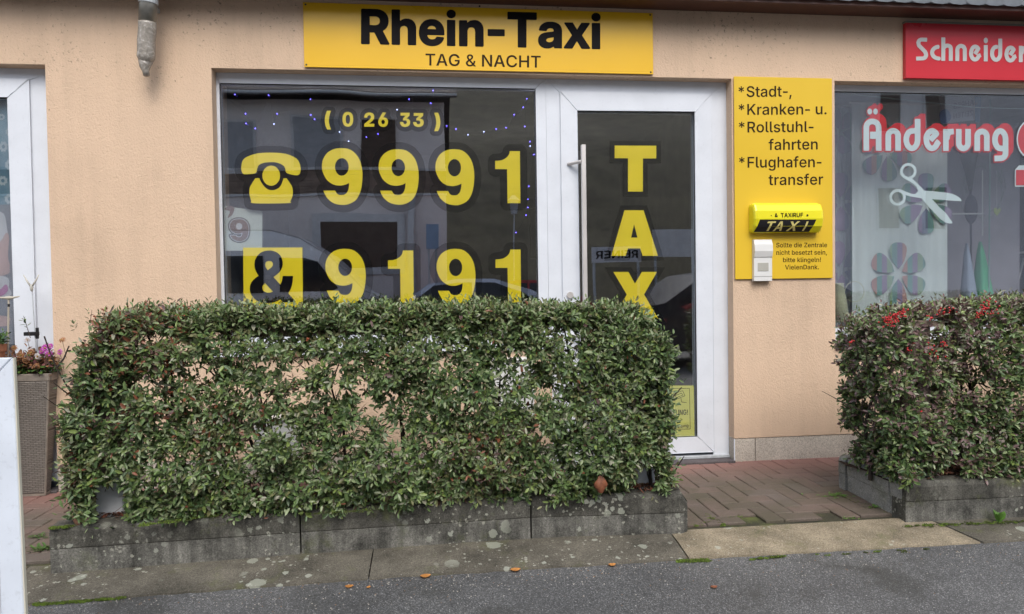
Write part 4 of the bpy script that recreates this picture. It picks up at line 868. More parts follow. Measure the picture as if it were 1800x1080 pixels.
for s, x0_, x1_, yb in (('*Stadt-,', 1298, 1391.5, 170.5), ('*Kranken- u.', 1298.3, 1453, 201.8), ('*Rollstuhl-', 1298.6, 1430, 232.8), ('fahrten', 1351, 1437.5, 263.5), ('*Flughafen-', 1299, 1444, 294.7), ('transfer', 1351, 1447, 325.3)):
    decal('text_line', text_loops(s, 'M', x0_, yb+.5, x1_, yb-.5, 19), sy-.0008, BROWNINK, sv)
for s, x0_, x1_, yb in (('Sollte die Zentrale', 1364.5, 1454, 435), ('nicht besetzt sein,', 1364.7, 1453.5, 448), ('bitte klingeln!', 1376.5, 1443, 461), ('VielenDank.', 1380, 1439.5, 473.8)):
    decal('note_line', text_loops(s, 'M', x0_, yb+.2, x1_, yb-.2, 8, n=3), sy-.0008, BROWNINK, sv)
# roof lamp shaped taxi light
TLY = sy-.001
c = W(1379, 383, TLY); tl = thing('taxi_light', 'yellow and black illuminated style TAXI lamp mounted on the service sign', 'lamp', tuple(c))
LAMPY = plain('yellow_lamp_plastic', (.78, .70, .02), .22, var=.02)
xa, xb = xpx(1318, 383, TLY), xpx(1434, 383, TLY); zt, zb = zpx(1380, 357, TLY-.05), zpx(1380, 409, TLY-.05)
hh = zt-zb; prof = [(0, zb+.012)]+[(-.085*math.sin(a)**.8, (zt+zb)/2-hh/2*math.cos(a)) for a in [PI*k/12 for k in range(1, 12)]]+[(0, zt-.006)]
prof = [(0.0, zb), (-.045, zb), (-.075, zb+hh*.20), (-.086, zb+hh*.45), (-.082, zb+hh*.72), (-.062, zb+hh*.93), (-.035, zt), (0.0, zt)]
mb = MB(); n = len(prof); xs = [(xa+.018, .86), (xa, 1.0), (xa+.02, 1.0)]
rings = [(xa-.006, .80, 0), (xa, .96, 0), (xa+.012, 1.0, 0), (xb-.008, 1.0, 0), (xb+.004, .96, 0), (xb+.008, .8, 0)]
V = []; zc = (zt+zb)/2
for x, s, _ in rings: V += [(x, TLY+p[0]*s, zc+(p[1]-zc)*s) for p in prof]
F = [tuple(reversed(range(n))), tuple((len(rings)-1)*n+k for k in range(n))]
for i in range(len(rings)-1):
    for k in range(n-1): F.append((i*n+k, i*n+k+1, (i+1)*n+k+1, (i+1)*n+k))
mb.add(V, F); mb.build('lamp_housing', LAMPY, tl, bevel=.003)
def on_lamp(px, py):
    """lay print on the curved front of the lamp"""
    base = W(px, py, TLY-.078); z = base[2]; f = (z-zb)/hh
    ys = np.interp(f, [(p[1]-zb)/hh for p in prof[1:-1]], [p[0] for p in prof[1:-1]]); return (base[0], TLY+ys-.0016, z)
def dense(loops, st=1.0):
    out = []
    for l in loops:
        r = []
        for i in range(len(l)):
            a, b = np.array(l[i], float), np.array(l[(i+1) % len(l)], float); k = max(1, int(np.hypot(*(b-a))/st))
            r += [tuple(a+(b-a)*t/k) for t in range(k)]
        out.append(r)
    return out
mbk = MB(); N = 12
for i in range(N):
    for j in range(5):
        def pt(u, v): 
            xl = 1335-(6.5)*v; xr = 1434-(8)*v; return (xl+(xr-xl)*u, 386.5+21*v)
        cs = [on_lamp(*pt(i/N, j/5)), on_lamp(*pt((i+1)/N, j/5)), on_lamp(*pt((i+1)/N, (j+1)/5)), on_lamp(*pt(i/N, (j+1)/5))]
        mbk.add(cs, [(3, 2, 1, 0)])
mbk.build('black_band', BLACK, tl, smooth=True)
PY = plain('pale_yellow_print', (.72, .62, .22), .4)
tf2 = lambda a, b: (lambda p: (p[0], p[1]-.0022, p[2]))(on_lamp(a, b))
for s, a, b in (('T', 1344.5, 1359), ('A', 1361, 1376), ('X', 1384, 1401), ('I', 1412.5, 1416)):
    g = text_loops(s, 'B', a, 406, b, 405.5, 16, slant=.28); decal('lamp_letter', dense(g, 4), 0, PY, tl, tf=tf2)
tf3 = lambda a, b: (lambda p: (p[0], p[1]-.0014, p[2]))(on_lamp(a, b))
decal('lamp_caption', text_loops('TAXIRUF', 'M', 1371.5, 382.5, 1410.5, 382, 7.4, n=2), 0, INK, tl, tf=tf3)
decal('lamp_caption', [box_glyph('&', 'M', 1361, 375.5, 1366, 382, 2)[0], ellipse(1354.5, 379.5, .9, .9, 8), ellipse(1418, 379, 1.8, 1.8, 10)], 0, INK, tl, tf=tf3)
# door bell
bellY = sy-.028; c = W(1341, 458, bellY); be = thing('doorbell', 'white bell unit with motion sensor hood on the yellow sign', 'doorbell', tuple(c))
WP = plain('white_plastic', (.72, .72, .70), .35, var=.02)
x0, x1, z0, z1 = rectpx((1325.5, 421.5), (1357.5, 494), bellY)
mb = MB(); h = z1-z0
mb.prism([(sy-.0005, z0), (sy-.026, z0), (sy-.026, z0+.10*h), (sy-.026, z1-.44*h), (sy-.024, z1-.435*h), (sy-.03, z1-.42*h), (sy-.04, z1-.28*h), (sy-.036, z1-.12*h), (sy-.022, z1), (sy-.0005, z1)], 'x', x0, x1)
mb.build('bell_housing', WP, be, bevel=.002)
mb = MB(); mb.box(x0+.2*(x1-x0), x1-.2*(x1-x0), sy-.0285, sy-.0262, z0+.24*h, z0+.44*h); mb.build('bell_button', plain('grey_button', (.42, .41, .36), .5), be, bevel=.001)
mb = MB(); mb.box(x0+.0005, x1-.0005, sy-.0268, sy-.0261, z0+.105*h, z0+.112*h); mb.build('housing_joint', SEAL, be)
# red tailor sign
rs_ = thing('tailor_sign', 'red sign beginning Schneider under the eave at the right', 'sign', tuple(W(1700, 90, -.03)))
RED = plain('red_sign_face', (.55, .022, .035), .3, var=.04, vscale=1.5); SILV = plain('silver_letters', (.50, .51, .50), .4, var=.04)
x0, x1, z0, z1 = rectpx((1592, 40), (1800, 142), -.03)
mb = MB(); mb.box(x0, x0+2.3, -.03, -.001, z0, z1); mb.build('panel', RED, rs_, bevel=.002)
mb = MB(); mb.box(x0-.004, x0+2.304, -.034, -.0005, z1, z1+.012); mb.build('top_trim', plain('dull_aluminium_trim', (.25, .24, .2), .5, metal=.5), rs_, bevel=.001)
r_ = lambda pts: [(1590+x/8.571, 30+y/8.571) for x, y in pts]
SW = 60/8.571
SL = {'S': [r_([(340,345),(260,342)]+arc(258,392,50,50,-90,-180)[1:]+[(216,430),(310,525)]+arc(270,572,55,55,-40,90)+[(175,628)])],
 'c': [r_([(520,452)]+arc(520,538,105,88,-95,-180)[1:]+arc(520,538,105,90,180,92)[1:]+[(520,628)])],
 'h': [r_([(584,310),(584,662)]), r_([(600,470)]+arc(645,468,50,36,180,360)[2:]+[(697,490),(697,664)])],
 'n': [r_([(795,664),(795,500)]+arc(852,495,56,58,180,360)+[(908,500),(908,666)])],
 'e': [r_([(1150,575)]+arc(1062,545,62,98,25,180)+arc(1065,545,62,98,180,318)[1:]+[(1060,560)])],
 'i': [r_([(1224,425),(1224,670)])],
 'd': [r_([(1442,328),(1442,550)]+arc(1380,550,62,98,0,180)[1:]+arc(1380,550,62,98,180,270)[1:]+[(1404,452)])],
 'e2': [r_([(1682,590)]+arc(1596,560,62,98,25,180)+arc(1598,560,62,98,180,318)[1:]+[(1592,575)])],
 'r': [r_([(1752,436),(1752,682)]), r_([(1762,560),(1770,500),(1800,470),(1840,462)])],
 'e3': [r_([(1950,600)]+arc(1930,570,62,98,25,180)+arc(1930,570,62,98,180,318)[1:]+[(1925,585)])],
 'i2': [r_([(2070,450),(2070,700)])]}
for nm, ps in SL.items():
    def sd(P):
        F = np.full(len(P), 1e9)
        for s in ps: F = np.minimum(F, sd_stroke(P, s, SW))
        if nm[0] == 'i': c = r_([(1224 if nm == 'i' else 2070, 356)])[0]; F = np.minimum(F, np.hypot((P[:,0]-c[0])/1, (P[:,1]-c[1])/1.35)-3.7)
        return F
    bb = bbox([[p for s in ps for p in s]], 6); bb = (bb[0], bb[1]-14, bb[2], bb[3]) if nm[0] == 'i' else bb
    decal('sign_letter', trace(sd, bb, .6), -.032, SILV, rs_)

# rain pipe wrapped in tape, cut off under the eave
pt, pb_ = W(262, -25, -.15), W(256, 112, -.11)
dp = thing('rain_pipe', 'short grey pipe end wrapped in clear tape hanging from the eave', 'pipe', tuple(W(258, 60, -.12)))
mb = MB(); A, B = Vector(pt), Vector(pb_); k1 = A.lerp(B, .48)
mb.tube([A, k1], .0475, 20); mb.build('pipe', plain('weathered_zinc', (.30, .29, .26), .42, metal=.5, var=.2, vscale=12), dp, smooth=True)
mb = MB(); pts = []; rr = []
for k in range(22):
    t = k/21; p = A.lerp(B, .47+.53*t); pts.append(p+Vector((.0015*math.sin(k*.5), -.001*math.cos(k*.4), 0))); rr.append(.0485-(0 if t < .86 else (t-.86)*.12))
mb.tube(pts, rr, 22)
def m_tape():
    m, t, b, L = nt('crinkled_clear_tape'); P = coords(t); n = node(t, 'ShaderNodeTexNoise', Scale=26.0, Detail=5.0, Distortion=2.0); L(P, n.inputs['Vector'])
    r = ramp(t, [(.3, (.22, .20, .17)), (.6, (.36, .33, .29)), (.75, (.6, .58, .54))], n.outputs[0]); L(r.outputs[0], b.inputs['Base Color']); b.inputs['Roughness'].default_value = .22; bump(t, b, n.outputs[0], .35, .005); return m
TAPE = m_tape(); mb.build('tape_wrap', TAPE, dp, smooth=True)
mb = MB(); E0 = B; pts = [E0+Vector((0, 0, .012)), E0+Vector((-.004, 0, -.02)), E0+Vector((.0, .0, -.045)), E0+Vector((.004, 0, -.07))]
mb.tube(pts, [.040, .030, .019, .017], 12); mb.build('gathered_tape_end', TAPE, dp, smooth=True)
mb = MB(); mb.tube([A.lerp(B, .20)-(B-A).normalized()*.012, A.lerp(B, .20)+(B-A).normalized()*.012], .052, 20); mb.build('pipe_clip', GALV, dp)
mb = MB(); mb.box(A.lerp(B, .2).x-.01, A.lerp(B, .2).x+.01, A.lerp(B, .2).y, -.001, A.lerp(B, .2).z-.012, A.lerp(B, .2).z+.012); mb.build('wall_bracket', GALV, dp)

# ================================================================== BEHIND THE PANES
# blue fairy lights in the office window
fy = GY+.06
lp = [(102,82),(160,187),(163,240),(213,267),(286,86),(315,243),(332,187),(514,108),(516,194),(536,217),(673,286),(722,337),(819,314),(882,297),(987,165),(1052,107),(1170,129),(1183,60),(1257,253),(1308,270),(1374,302),(1460,285),(1527,270),(1581,263),(1625,192),(1675,152),(1694,105),(1683,256),(1711,339),(1713,363),(1733,409)]
lp = [(380+x/3.103, 140+y/3.103) for x, y in lp]+[(929.6,327.7),(928,350.5),(928,365),(924.7,378.5),(907,409)]
fs = thing('fairy_lights', 'string of tiny blue fairy lights hung inside the office window', 'string lights', tuple(W(660, 200, fy)))
BL = m_emit('blue_led', (.16, .12, 1.0), 5.0); BW_ = m_emit('pale_blue_led', (.45, .5, 1.0), 4.0)
bm1 = MB().ball((0, 0, 0), .0036, 8, 5)
bmes = []
for m in (BL, BW_):
    me = bpy.data.meshes.new('bulb'); me.from_pydata(bm1.v, [], bm1.f); me.materials.append(m); bmes.append(me)
wp = []
for i, p in enumerate(lp):
    c = W(*p, fy); o = bpy.data.objects.new('bulb', bmes[1 if i in (5, 10, 11, 14, 20, 21, 29) else 0]); link(o, fs, c)
    wp.append(Vector(c)+Vector((0, .004, .006)))
mb = MB()
for a, b in zip(wp[:-1], wp[1:]):
    if (a-b).length < .5: mb.tube([a, (a+b)/2+Vector((0, .006, -.02)), b], .0008, 4, cap=False)
mb.build('wire', plain('dark_green_wire', (.015, .02, .018), .6), fs)
# paper notice with an outlined nine, lower left of the office window
no = thing('paper_notice', 'white paper notice with a brown outlined 9 in the office window corner', 'notice', tuple(W(428, 405, GY+.02)))
decal('paper', [[(388, 362), (461, 371), (461, 441), (388, 441)]], GY+.03, plain('white_paper', (.62, .66, .62), .8), no)
n9 = fit([NINE_O, NINE_H], (122,160,672,930), (404, 385.5, 437, 424)); decal('nine_border', dilate(n9[:1], 3.4, .6), GY+.0292, plain('dark_grey_print', (.10, .09, .085), .6), no)
decal('nine_outline', dilate(n9[:1], 1.2, .6), GY+.0284, PW, no); decal('printed_nine', n9, GY+.0276, plain('brown_print', (.22, .12, .09), .6), no)
decal('print_stroke', [smooth([(394,368),(404,362),(412,366),(408,378),(400,383),(404,372)])], GY+.029, plain('brown_print_two', (.22, .12, .10), .6), no)
# things standing in the office: desk, chair back, picture
dk = thing('office_desk', 'plain dark desk inside the taxi office', 'desk', (.1, 1.6, 0))
WD = plain('dark_desk_wood', (.10, .07, .05), .4)
mb = MB(); mb.box(-.9, 1.0, 1.25, 1.95, .70, .74); mb.build('desk_top', WD, dk, bevel=.004)
for x in (-.85, .92): mb = MB(); mb.box(x, x+.04, 1.3, 1.9, 0, .70); mb.build('desk_side', WD, dk)
pc = thing('framed_picture', 'thin framed picture on the back wall of the office seen through the door', 'picture', (1.3, 3.9, 1.6))
mb = MB(); ring_frame(mb, 1.15, 1.62, 1.55, 2.15, .02, .02, .02, .02, 3.93, 3.97); mb.build('picture_frame', WD, pc); mb = MB(); mb.box(1.17, 1.60, 3.955, 3.965, 1.57, 2.13); mb.build('picture_sheet', plain('picture_sheet_print', (.16, .13, .11), .7), pc)

# tailor window display
CUR = plain('pale_curtain', (.70, .76, .76), .9, var=.05, vscale=3); CUR2 = plain('unlit_curtain', (.42, .45, .50), .9, var=.08)  # second cloth is coloured darker, its lack of light put into the colour
def curtain(nm, label, px0, px1, y, mat, amp=.006):
    x0, x1 = xpx(px0, 400, y), xpx(px1, 400, y); z1, z0 = 2.47, .75; mb = MB(); n = 60; V = []
    for k in range(n+1):
        x = x0+(x1-x0)*k/n; yy = y+amp*math.sin(k*.9)+amp*.6*math.sin(k*.37+1)
        V += [(x, yy, z0), (x, yy, z1)]
    mb.add(V, [(2*k, 2*k+2, 2*k+3, 2*k+1) for k in range(n)])
    root = thing(nm, label, 'curtain', ((x0+x1)/2, y, z0)); mb.build('curtain_cloth', mat, root, smooth=True)
    mb = MB(); mb.tube([(x0-.02, y, z1+.005), (x1+.02, y, z1+.005)], .008, 8); mb.build('curtain_rail', STEEL, root); return root
cu = curtain('panel_curtain', 'pale panel curtain printed with big striped petals in the tailor window', 1498, 1664, .36, CUR)
c2 = curtain('panel_curtain', 'narrow curtain toned grey as if unlit with petals at the left edge of the tailor window', 1440, 1508, .46, CUR2)
ST1 = m_stripes('petal_stripes_cool', [(.30,.22,.36),(.22,.24,.36),(.18,.36,.33),(.28,.40,.27),(.18,.34,.32),(.32,.24,.38)], .27)
ST2 = m_stripes('petal_stripes_warm', [(.26,.22,.36),(.48,.27,.25),(.18,.36,.34),(.32,.24,.38),(.30,.42,.29),(.19,.34,.33)], .24)
def petals(cx, cy, R, w, skip=(), rot=0, n=6):
    out = []
    for k in range(n):
        if k in skip: continue
        a = rot+2*PI*k/n; c, s = math.cos(a), math.sin(a)
        pts = [(R*.16, 0), (R*.45, -w*.7), (R*.85, -w), (R*1.05, -w*.55), (R*1.05, w*.55), (R*.85, w), (R*.45, w*.7)]
        out.append(smooth([(cx+c*u-s*v, cy+(s*u+c*v)*1.08) for u, v in pts], (0,)))
    return out
def onc(root, nm, loops, y, mat): decal(nm, loops, y, mat, root)
onc(cu, 'petal_print', petals(1579, 482, 48, 15, rot=PI/6+.0), .348, ST2)
onc(cu, 'petal_print', petals(1628, 358, 46, 14, rot=PI/6), .348, ST1)
onc(cu, 'petal_print', petals(1557, 268, 44, 14, rot=.35), .348, ST2)
onc(c2, 'petal_print', petals(1476, 232, 34, 12, rot=.2), .448, ST1)
onc(c2, 'petal_print', petals(1478, 355, 44, 14, rot=.5), .448, ST1)
onc(c2, 'petal_print', petals(1478, 475, 44, 14, rot=.35), .448, ST1)
mb = MB(); a, b = W(1655, 150, .95), W(1792, 560, .95); mb.box(a[0], b[0], .95, .99, .3, 2.5)
sp = thing('screen_panel', 'mauve grey partition panel standing behind the tailor display', 'panel', ((a[0]+b[0])/2, .97, .3)); mb.build('panel_board', plain('mauve_grey_board', (.40, .37, .43), .8, var=.08), sp)
mb = MB(); 
for xx in (a[0]+.05, b[0]-.08): mb.box(xx, xx+.03, .85, 1.1, 0, .3)
mb.build('panel_foot', GALV, sp)
dm = thing('dark_ornament', 'dark tapered hanging ornament with an oval disc in the tailor window', 'ornament', tuple(W(1705, 330, .6)))
DKC = plain('dark_violet_cloth', (.045, .04, .07), .7); ob = plain('dark_olive_cloth', (.05, .05, .045), .8)
mb = MB(); a = W(1703, 265, .6); b = W(1706, 335, .6); mb.tube([a+np.array([0, 0, .12]), a, (a+b)/2, b], [.075, .07, .035, .012], 14); mb.build('tapered_cloth', ob, dm, smooth=True)
c = W(1707, 368, .6); mb = MB(); mb.ball(c, (.055, .02, .115), 20, 12); mb.build('oval_disc', DKC, dm, smooth=True)
mb = MB(); mb.tube([W(1706, 330, .6), W(1707, 470, .6)], .008, 8); mb.build('hanging_rod', DKC, dm)
def cone(nm, label, mat, px, pyt, pyb, w, y):
    t, b = W(px-4, pyt, y), W(px, pyb, y); root = thing(nm, label, 'cloth', tuple(b)); mb = MB(); n = 16; V = []
    for k in range(7):
        f = k/6; c = Vector(t).lerp(Vector(b), f); r = w*(.12+.88*f**.8)
        for i in range(n):
            a = 2*PI*i/n; rr = r*(1+.16*math.sin(5*a)+.06*math.sin(9*a+2)); V.append((c.x+rr*math.cos(a), c.y+rr*math.sin(a), c.z))
    F = [(k*n+i, k*n+(i+1) % n, (k+1)*n+(i+1) % n, (k+1)*n+i) for k in range(6) for i in range(n)]+[tuple(range(n))]
    mb.add(V, F); mb.build('folded_cloth', mat, root, smooth=True)
    mb = MB(); mb.tube([b-np.array([0, 0, .5]), b+np.array([0, 0, .02])], .012, 8); mb.build('stand', GALV, root); return root
cone('folded_green_cloth', 'mint green folded cloth cone in the tailor window', plain('mint_green_cloth', (.10, .50, .26), .7), 1727, 425, 520, .062, .55)
cone('folded_blue_cloth', 'pale blue white folded cloth cone left of the green one', plain('pale_blue_cloth', (.36, .42, .55), .7), 1703, 428, 525, .05, .5)
ra = thing('display_rail', 'thin white display rail with upright rods in the tailor window', 'rail', tuple(W(1700, 376, .5)))
WH = plain('white_metal', (.7, .7, .7), .35)
mb = MB(); mb.tube([W(1655, 376, .5), W(1728, 376, .5)], .006, 8); mb.build('cross_rail', WH, ra)
mb = MB(); mb.tube([W(1741, 175, .5), W(1738, 560, .5)], .005, 8); mb.build('upright_rod', plain('pale_teal_metal', (.30, .48, .45), .4), ra)
mb = MB(); mb.tube([W(1727, 300, .5), W(1727, 415, .5)], .004, 8); mb.build('upright_rod', WH, ra)
co = thing('taut_cord', 'thin pale cord across the top of the tailor window', 'cord', tuple(W(1650, 178, .2)))
mb = MB(); mb.tube([W(1470, 163, .2), W(1712, 189, .2), W(1860, 194, .2)], .003, 6); mb.build('cord', plain('pale_cord', (.5, .62, .64), .6), co)
hl = thing('heart_ornament', 'small pale green heart shaped leaf hanging in the tailor window', 'ornament', tuple(W(1752, 372, .4)))
hy = .4; mb = MB(); V, F = flatten([smooth([(1752,380),(1747,373),(1747,367),(1751,366),(1753,369),(1757,366),(1758,371)], (0,))], lambda a, b: W(a, b, hy)); mb.add(V, F); o = mb.build('heart_leaf', plain('pale_lime', (.5, .6, .2), .5), hl); sdm = o.modifiers.new('thick', 'SOLIDIFY'); sdm.thickness = .004
mb = MB(); mb.tube([W(1752, 367, hy), W(1752, 300, hy)], .0012, 5); mb.build('thread', WH, hl)
wr = thing('wreath', 'thin grey green twig wreath hanging in the tailor window', 'wreath', tuple(W(1735, 350, .7)))
mb = MB(); cc = W(1728, 335, .7)
for k in range(110):
    a = RND.uniform(0, 2*PI); r = .17+RND.gauss(0, .018); p = Vector((cc[0]+r*math.cos(a), .7+RND.gauss(0, .01), cc[2]+r*1.3*math.sin(a)))
    d = Vector((-math.sin(a)+RND.gauss(0, .4), RND.gauss(0, .2), math.cos(a)+RND.gauss(0, .4)))*.05; mb.tube([p, p+d*.5+Vector((0, 0, .004)), p+d], [.0018, .0014, .0006], 4, cap=False)
mb.build('twigs', plain('dry_grey_green', (.20, .27, .24), .8), wr)
# paper with writing that reads from inside
jp = thing('season_paper', 'paper with reversed writing JAHRESZEITEN hung in the tailor window', 'paper', tuple(W(1685, 195, .25)))
decal('paper_sheet', [[(1651, 166), (1708, 164), (1712, 212), (1654, 217)]], .252, plain('grey_mauve_paper', (.34, .33, .38), .8), jp)
def flipx(loops, c): return [[(2*c-x, y) for x, y in l] for l in loops]
PEN = plain('faint_pen', (.14, .13, .17), .7)
decal('reversed_writing', flipx(text_loops('JAHRES', 'M', 1658, 184, 1700, 192, 10), 1688), .2508, PEN, jp)
decal('reversed_writing', flipx(text_loops('ZEITEN', 'M', 1664, 203, 1698, 209, 9), 1687), .2508, PEN, jp)
decal('blue_shape', [smooth([(1652,198),(1664,192),(1672,205),(1666,216),(1654,216)])], .2512, plain('blue_marker', (.07, .14, .30), .7), jp)
decal('blue_ribbon', [[(1713, 165), (1726, 165), (1722, 216), (1714, 214)]], .30, plain('blue_ribbon_cloth', (.08, .22, .40), .6), jp)
# chromed chair frame at the dark right side
ch = thing('chair_frame', 'chromed tube chair legs in the dark right part of the tailor window', 'chair', tuple(W(1795, 470, 1.2)))
mb = MB(); mb.tube([W(1768, 520, 1.2), W(1790, 445, 1.2), W(1850, 438, 1.2)], .011, 10); mb.build('leg', STEEL, ch)
mb = MB(); mb.tube([W(1782, 520, 1.3), W(1800, 455, 1.3), W(1860, 450, 1.3)], .011, 10); mb.build('leg', STEEL, ch)
mb = MB(); a = W(1795, 440, 1.25); mb.box(a[0], a[0]+.45, 1.05, 1.5, a[2]-.02, a[2]+.03); mb.build('seat', BLACK, ch, bevel=.01)
db = MB(); a = W(1789, 200, 1.6); db.box(a[0], a[0]+1.9, 1.6, 1.65, 0, 2.35)
single(db, 'dark_backing_sheet', plain('dark_sheet', (.05, .04, .045), .9), 'dark sheet filling the dark right part of the tailor shop', 'curtain')  # plain dark sheet across the right part of the room
# cream watering can on the tailor's inner sill
wc = thing('watering_can', 'cream watering can with thin ring handle at the left of the tailor window', 'watering can', tuple(W(1476, 555, .2)))
CRM = plain('cream_enamel', (.62, .62, .44), .3); c0, c1 = W(1479, 566, .22), W(1474, 500, .22)
mb = MB(); mb.tube([c0, Vector(c0).lerp(Vector(c1), .5), c1, c1+np.array([0, 0, .008])], [.055, .045, .032, .034], 20); mb.build('can_body', CRM, wc, smooth=True)
mb = MB(); cc = Vector(W(1502, 513, .22)); mb.tube([cc+Vector((.072*math.cos(a), 0, .072*math.sin(a))) for a in [PI*(.98-k*.09) for k in range(20)]], .0025, 6); mb.build('handle', CRM, wc, smooth=True)
mb = MB(); mb.box(XC+.051, 6.1, .20, .30, ZS-.02, ZS+.02); mb.build('inner_sill', UPVC, tailor_w)

# ================================================================== RAISED BEDS
KZ = .186
def kerb_stone(bed, A, B, zt=KZ, th=.11, round_end=0, mats=(KERB, KERB_LOW), front=-1, label=None, zt2=None):
    """stone from A to B (x, y of its outer foot); top rounded, lower half set back a little"""
    A, B = Vector((A[0], A[1], 0)), Vector((B[0], B[1], 0)); d = (B-A).normalized(); nrm = Vector((-d.y, d.x, 0))*(-front)  # towards the bed
    L = (B-A).length; n = max(2, int(L/.03)); zb = -.055
    prof = [(.003, zb, 1), (.003, .090, 1), (.0, .095, 0), (.0, zt-.022, 0), (.006, zt-.008, 0), (.02, zt, 0), (th-.02, zt+.001, 0), (th, zt-.01, 0), (th, zb, 1)]
    mb = MB(); V = []; m = len(prof)
    for k in range(n+1):
        t = k/n; e = min(t, 1-t)*L if round_end == 2 else (1-t)*L if round_end == 1 else 1
        cut = max(0, .03-e)**1.5*9 if round_end else 0
        for (o, z, mi) in prof:
            nz = noise.noise(Vector(((A.x+d.x*L*t)*11, z*14, A.y*3)))*.0035+noise.noise(Vector(((A.x+d.x*L*t)*45, z*50, A.y*3)))*.0012
            p = A+d*L*t+nrm*(o+nz+(cut*.4 if o < .02 else 0)); V.append((p.x, p.y, z-(cut if z > .1 else 0)))
    F = []; MI = []
    for k in range(n):
        for j in range(m-1): F.append((k*m+j, (k+1)*m+j, (k+1)*m+j+1, k*m+j+1)); MI.append(1 if prof[j][2] and j == 0 else 0)
    if front == 1: F = [tuple(reversed(f)) for f in F]
    mb.v = V; mb.f = F; mb.m = MI; mb.f.append(tuple(range(m))); mb.m.append(0); mb.f.append(tuple(n*m+j for j in reversed(range(m)))); mb.m.append(0)
    return mb.build('kerb_stone', list(mats), bed, org=((A.x+B.x)/2, (A.y+B.y)/2, 0), label=label)
g = lambda px, py: (float(G(px, py, -.02)[0]), float(G(px, py, -.02)[1]))
bedL = thing('raised_bed', 'long raised bed with dark lichened kerb stones under the big hedge', 'raised bed', (-.2, -1.1, 0))
K0, K1, K2, K3 = g(89, 1013), g(529, 980), g(934, 952), g(1211, 942.5)
gap = .0035
def sub(a, b, s): d = np.array(b)-np.array(a); d = d/np.hypot(*d); return tuple(np.array(a)+d*s)
kerb_stone(bedL, K0, sub(K1, K0, gap), label='darkest kerb stone at the left end')
kerb_stone(bedL, sub(K1, K2, gap), sub(K2, K1, gap)); kerb_stone(bedL, sub(K2, K3, gap), K3, round_end=1)
BK = -.86
kerb_stone(bedL, (K0[0]+.0, BK), (K0[0]+.0, K0[1]+.112), mats=(KERB, KERB)); kerb_stone(bedL, (K3[0], K3[1]+.112), (K3[0], BK), mats=(KERB, KERB))
for a, b in ((K3[0]-.112, .2), (.19, -.75), (-.76, K0[0]+.112)): kerb_stone(bedL, (a, BK), (b, BK), mats=(KERB, KERB))
bedR = thing('raised_bed', 'raised bed with paler corner kerb at the right below the berry hedge', 'raised bed', (3.2, -1.1, 0))
C0, C1, C2 = g(1593, 923), g(1562, 909), g(1489, 869); C3 = g(1474.5, 864)
kerb_stone(bedR, C0, (C0[0]+1.0, C0[1]-.02), label='corner kerb stone with mossy top'); kerb_stone(bedR, (C0[0]+1.007, C0[1]-.02), (C0[0]+2.2, C0[1]-.03)); kerb_stone(bedR, (C0[0]+2.207, C0[1]-.03), (C0[0]+4, C0[1]-.03))
kerb_stone(bedR, (C0[0]-.001, C1[1]), (C0[0]-.001, C0[1]+.03), mats=(KERB_PALE, KERB_PALE), th=.1)
kerb_stone(bedR, (C2[0], C2[1]), sub(C1, C2, .005), mats=(KERB_PALE, KERB_PALE), label='pale side slab of the right bed')
kerb_stone(bedR, (C3[0], C2[1]+.06), (C3[0]+.003, C2[1]+.005), mats=(KERB_PALE, KERB_PALE), th=.09)
kerb_stone(bedR, (6.3, C2[1]+.06), (C3[0]+.1, C2[1]+.06), mats=(KERB, KERB), th=.08)
# soil with litter
def KY(x): return float(np.interp(x, [K0[0], K1[0], K2[0], K3[0], C1[0], C0[0], C0[0]+4], [K0[1], K1[1], K2[1], K3[1], C0[1], C0[1], C0[1]-.03]))
SOIL = m_concrete('dark_bed_soil', (.018, .012, .009), (.06, .035, .024), scale=3)
def soil(x0, x1, yf, yb, nm_bed):
    mb = MB(); nx, ny = int((x1-x0)/.05), 8; V = []
    for i in range(nx+1):
        for j in range(ny+1):
            x = x0+(x1-x0)*i/nx; yf = KY(x)+.085; y = yf+(yb-yf)*j/ny; V.append((x, y, .155+.02*math.sin(PI*j/ny)+.02*noise.noise(Vector((x*6, y*6, 0)))))
    mb.add(V, [(i*(ny+1)+j, (i+1)*(ny+1)+j, (i+1)*(ny+1)+j+1, i*(ny+1)+j+1) for i in range(nx) for j in range(ny)]); mb.build('soil', SOIL, nm_bed, smooth=True)
soil(K0[0]+.02, K3[0]-.02, -1.24, BK-.02, bedL); soil(C0[0]-.02, C0[0]+3.9, C0[1]+.03, C2[1]+.04, bedR)
# leaf litter (stuff)
LIT = [plain('litter_red_brown', (.16, .055, .03), .7), plain('litter_brown', (.11, .06, .035), .7), plain('litter_tan', (.28, .17, .09), .7), plain('litter_dark', (.04, .025, .018), .8)]
def litter(nm, n, x0, x1, y0, y1, zf, props):
    mb = MB()
    for k in range(n):
        x = RND.uniform(x0, x1); y = RND.uniform(KY(x)+(.10 if RND.random() > .12 else .03), y1); a = RND.uniform(0, 2*PI); l = RND.uniform(.008, .022); w = l*RND.uniform(.12, .45); z = (zf(x, y) if y > KY(x)+.11 else KZ)+RND.uniform(.001, .010)
        u = Vector((math.cos(a), math.sin(a), RND.uniform(-.5, .5)))*l; v = Vector((-math.sin(a), math.cos(a), RND.uniform(-.6, .6)))*w; c = Vector((x, y, z))
        mb.add([c-u, c+v+Vector((0, 0, .003)), c+u, c-v], [(0, 1, 2, 3)], RND.choice([0, 0, 0, 1, 1, 2, 3]))
    return mb.build(nm, LIT, props=props, org=((x0+x1)/2, (y0+y1)/2, 0))
zs = lambda x, y: .172+.02*math.sin(PI*min(1, max(0, (y+1.2)/.34)))
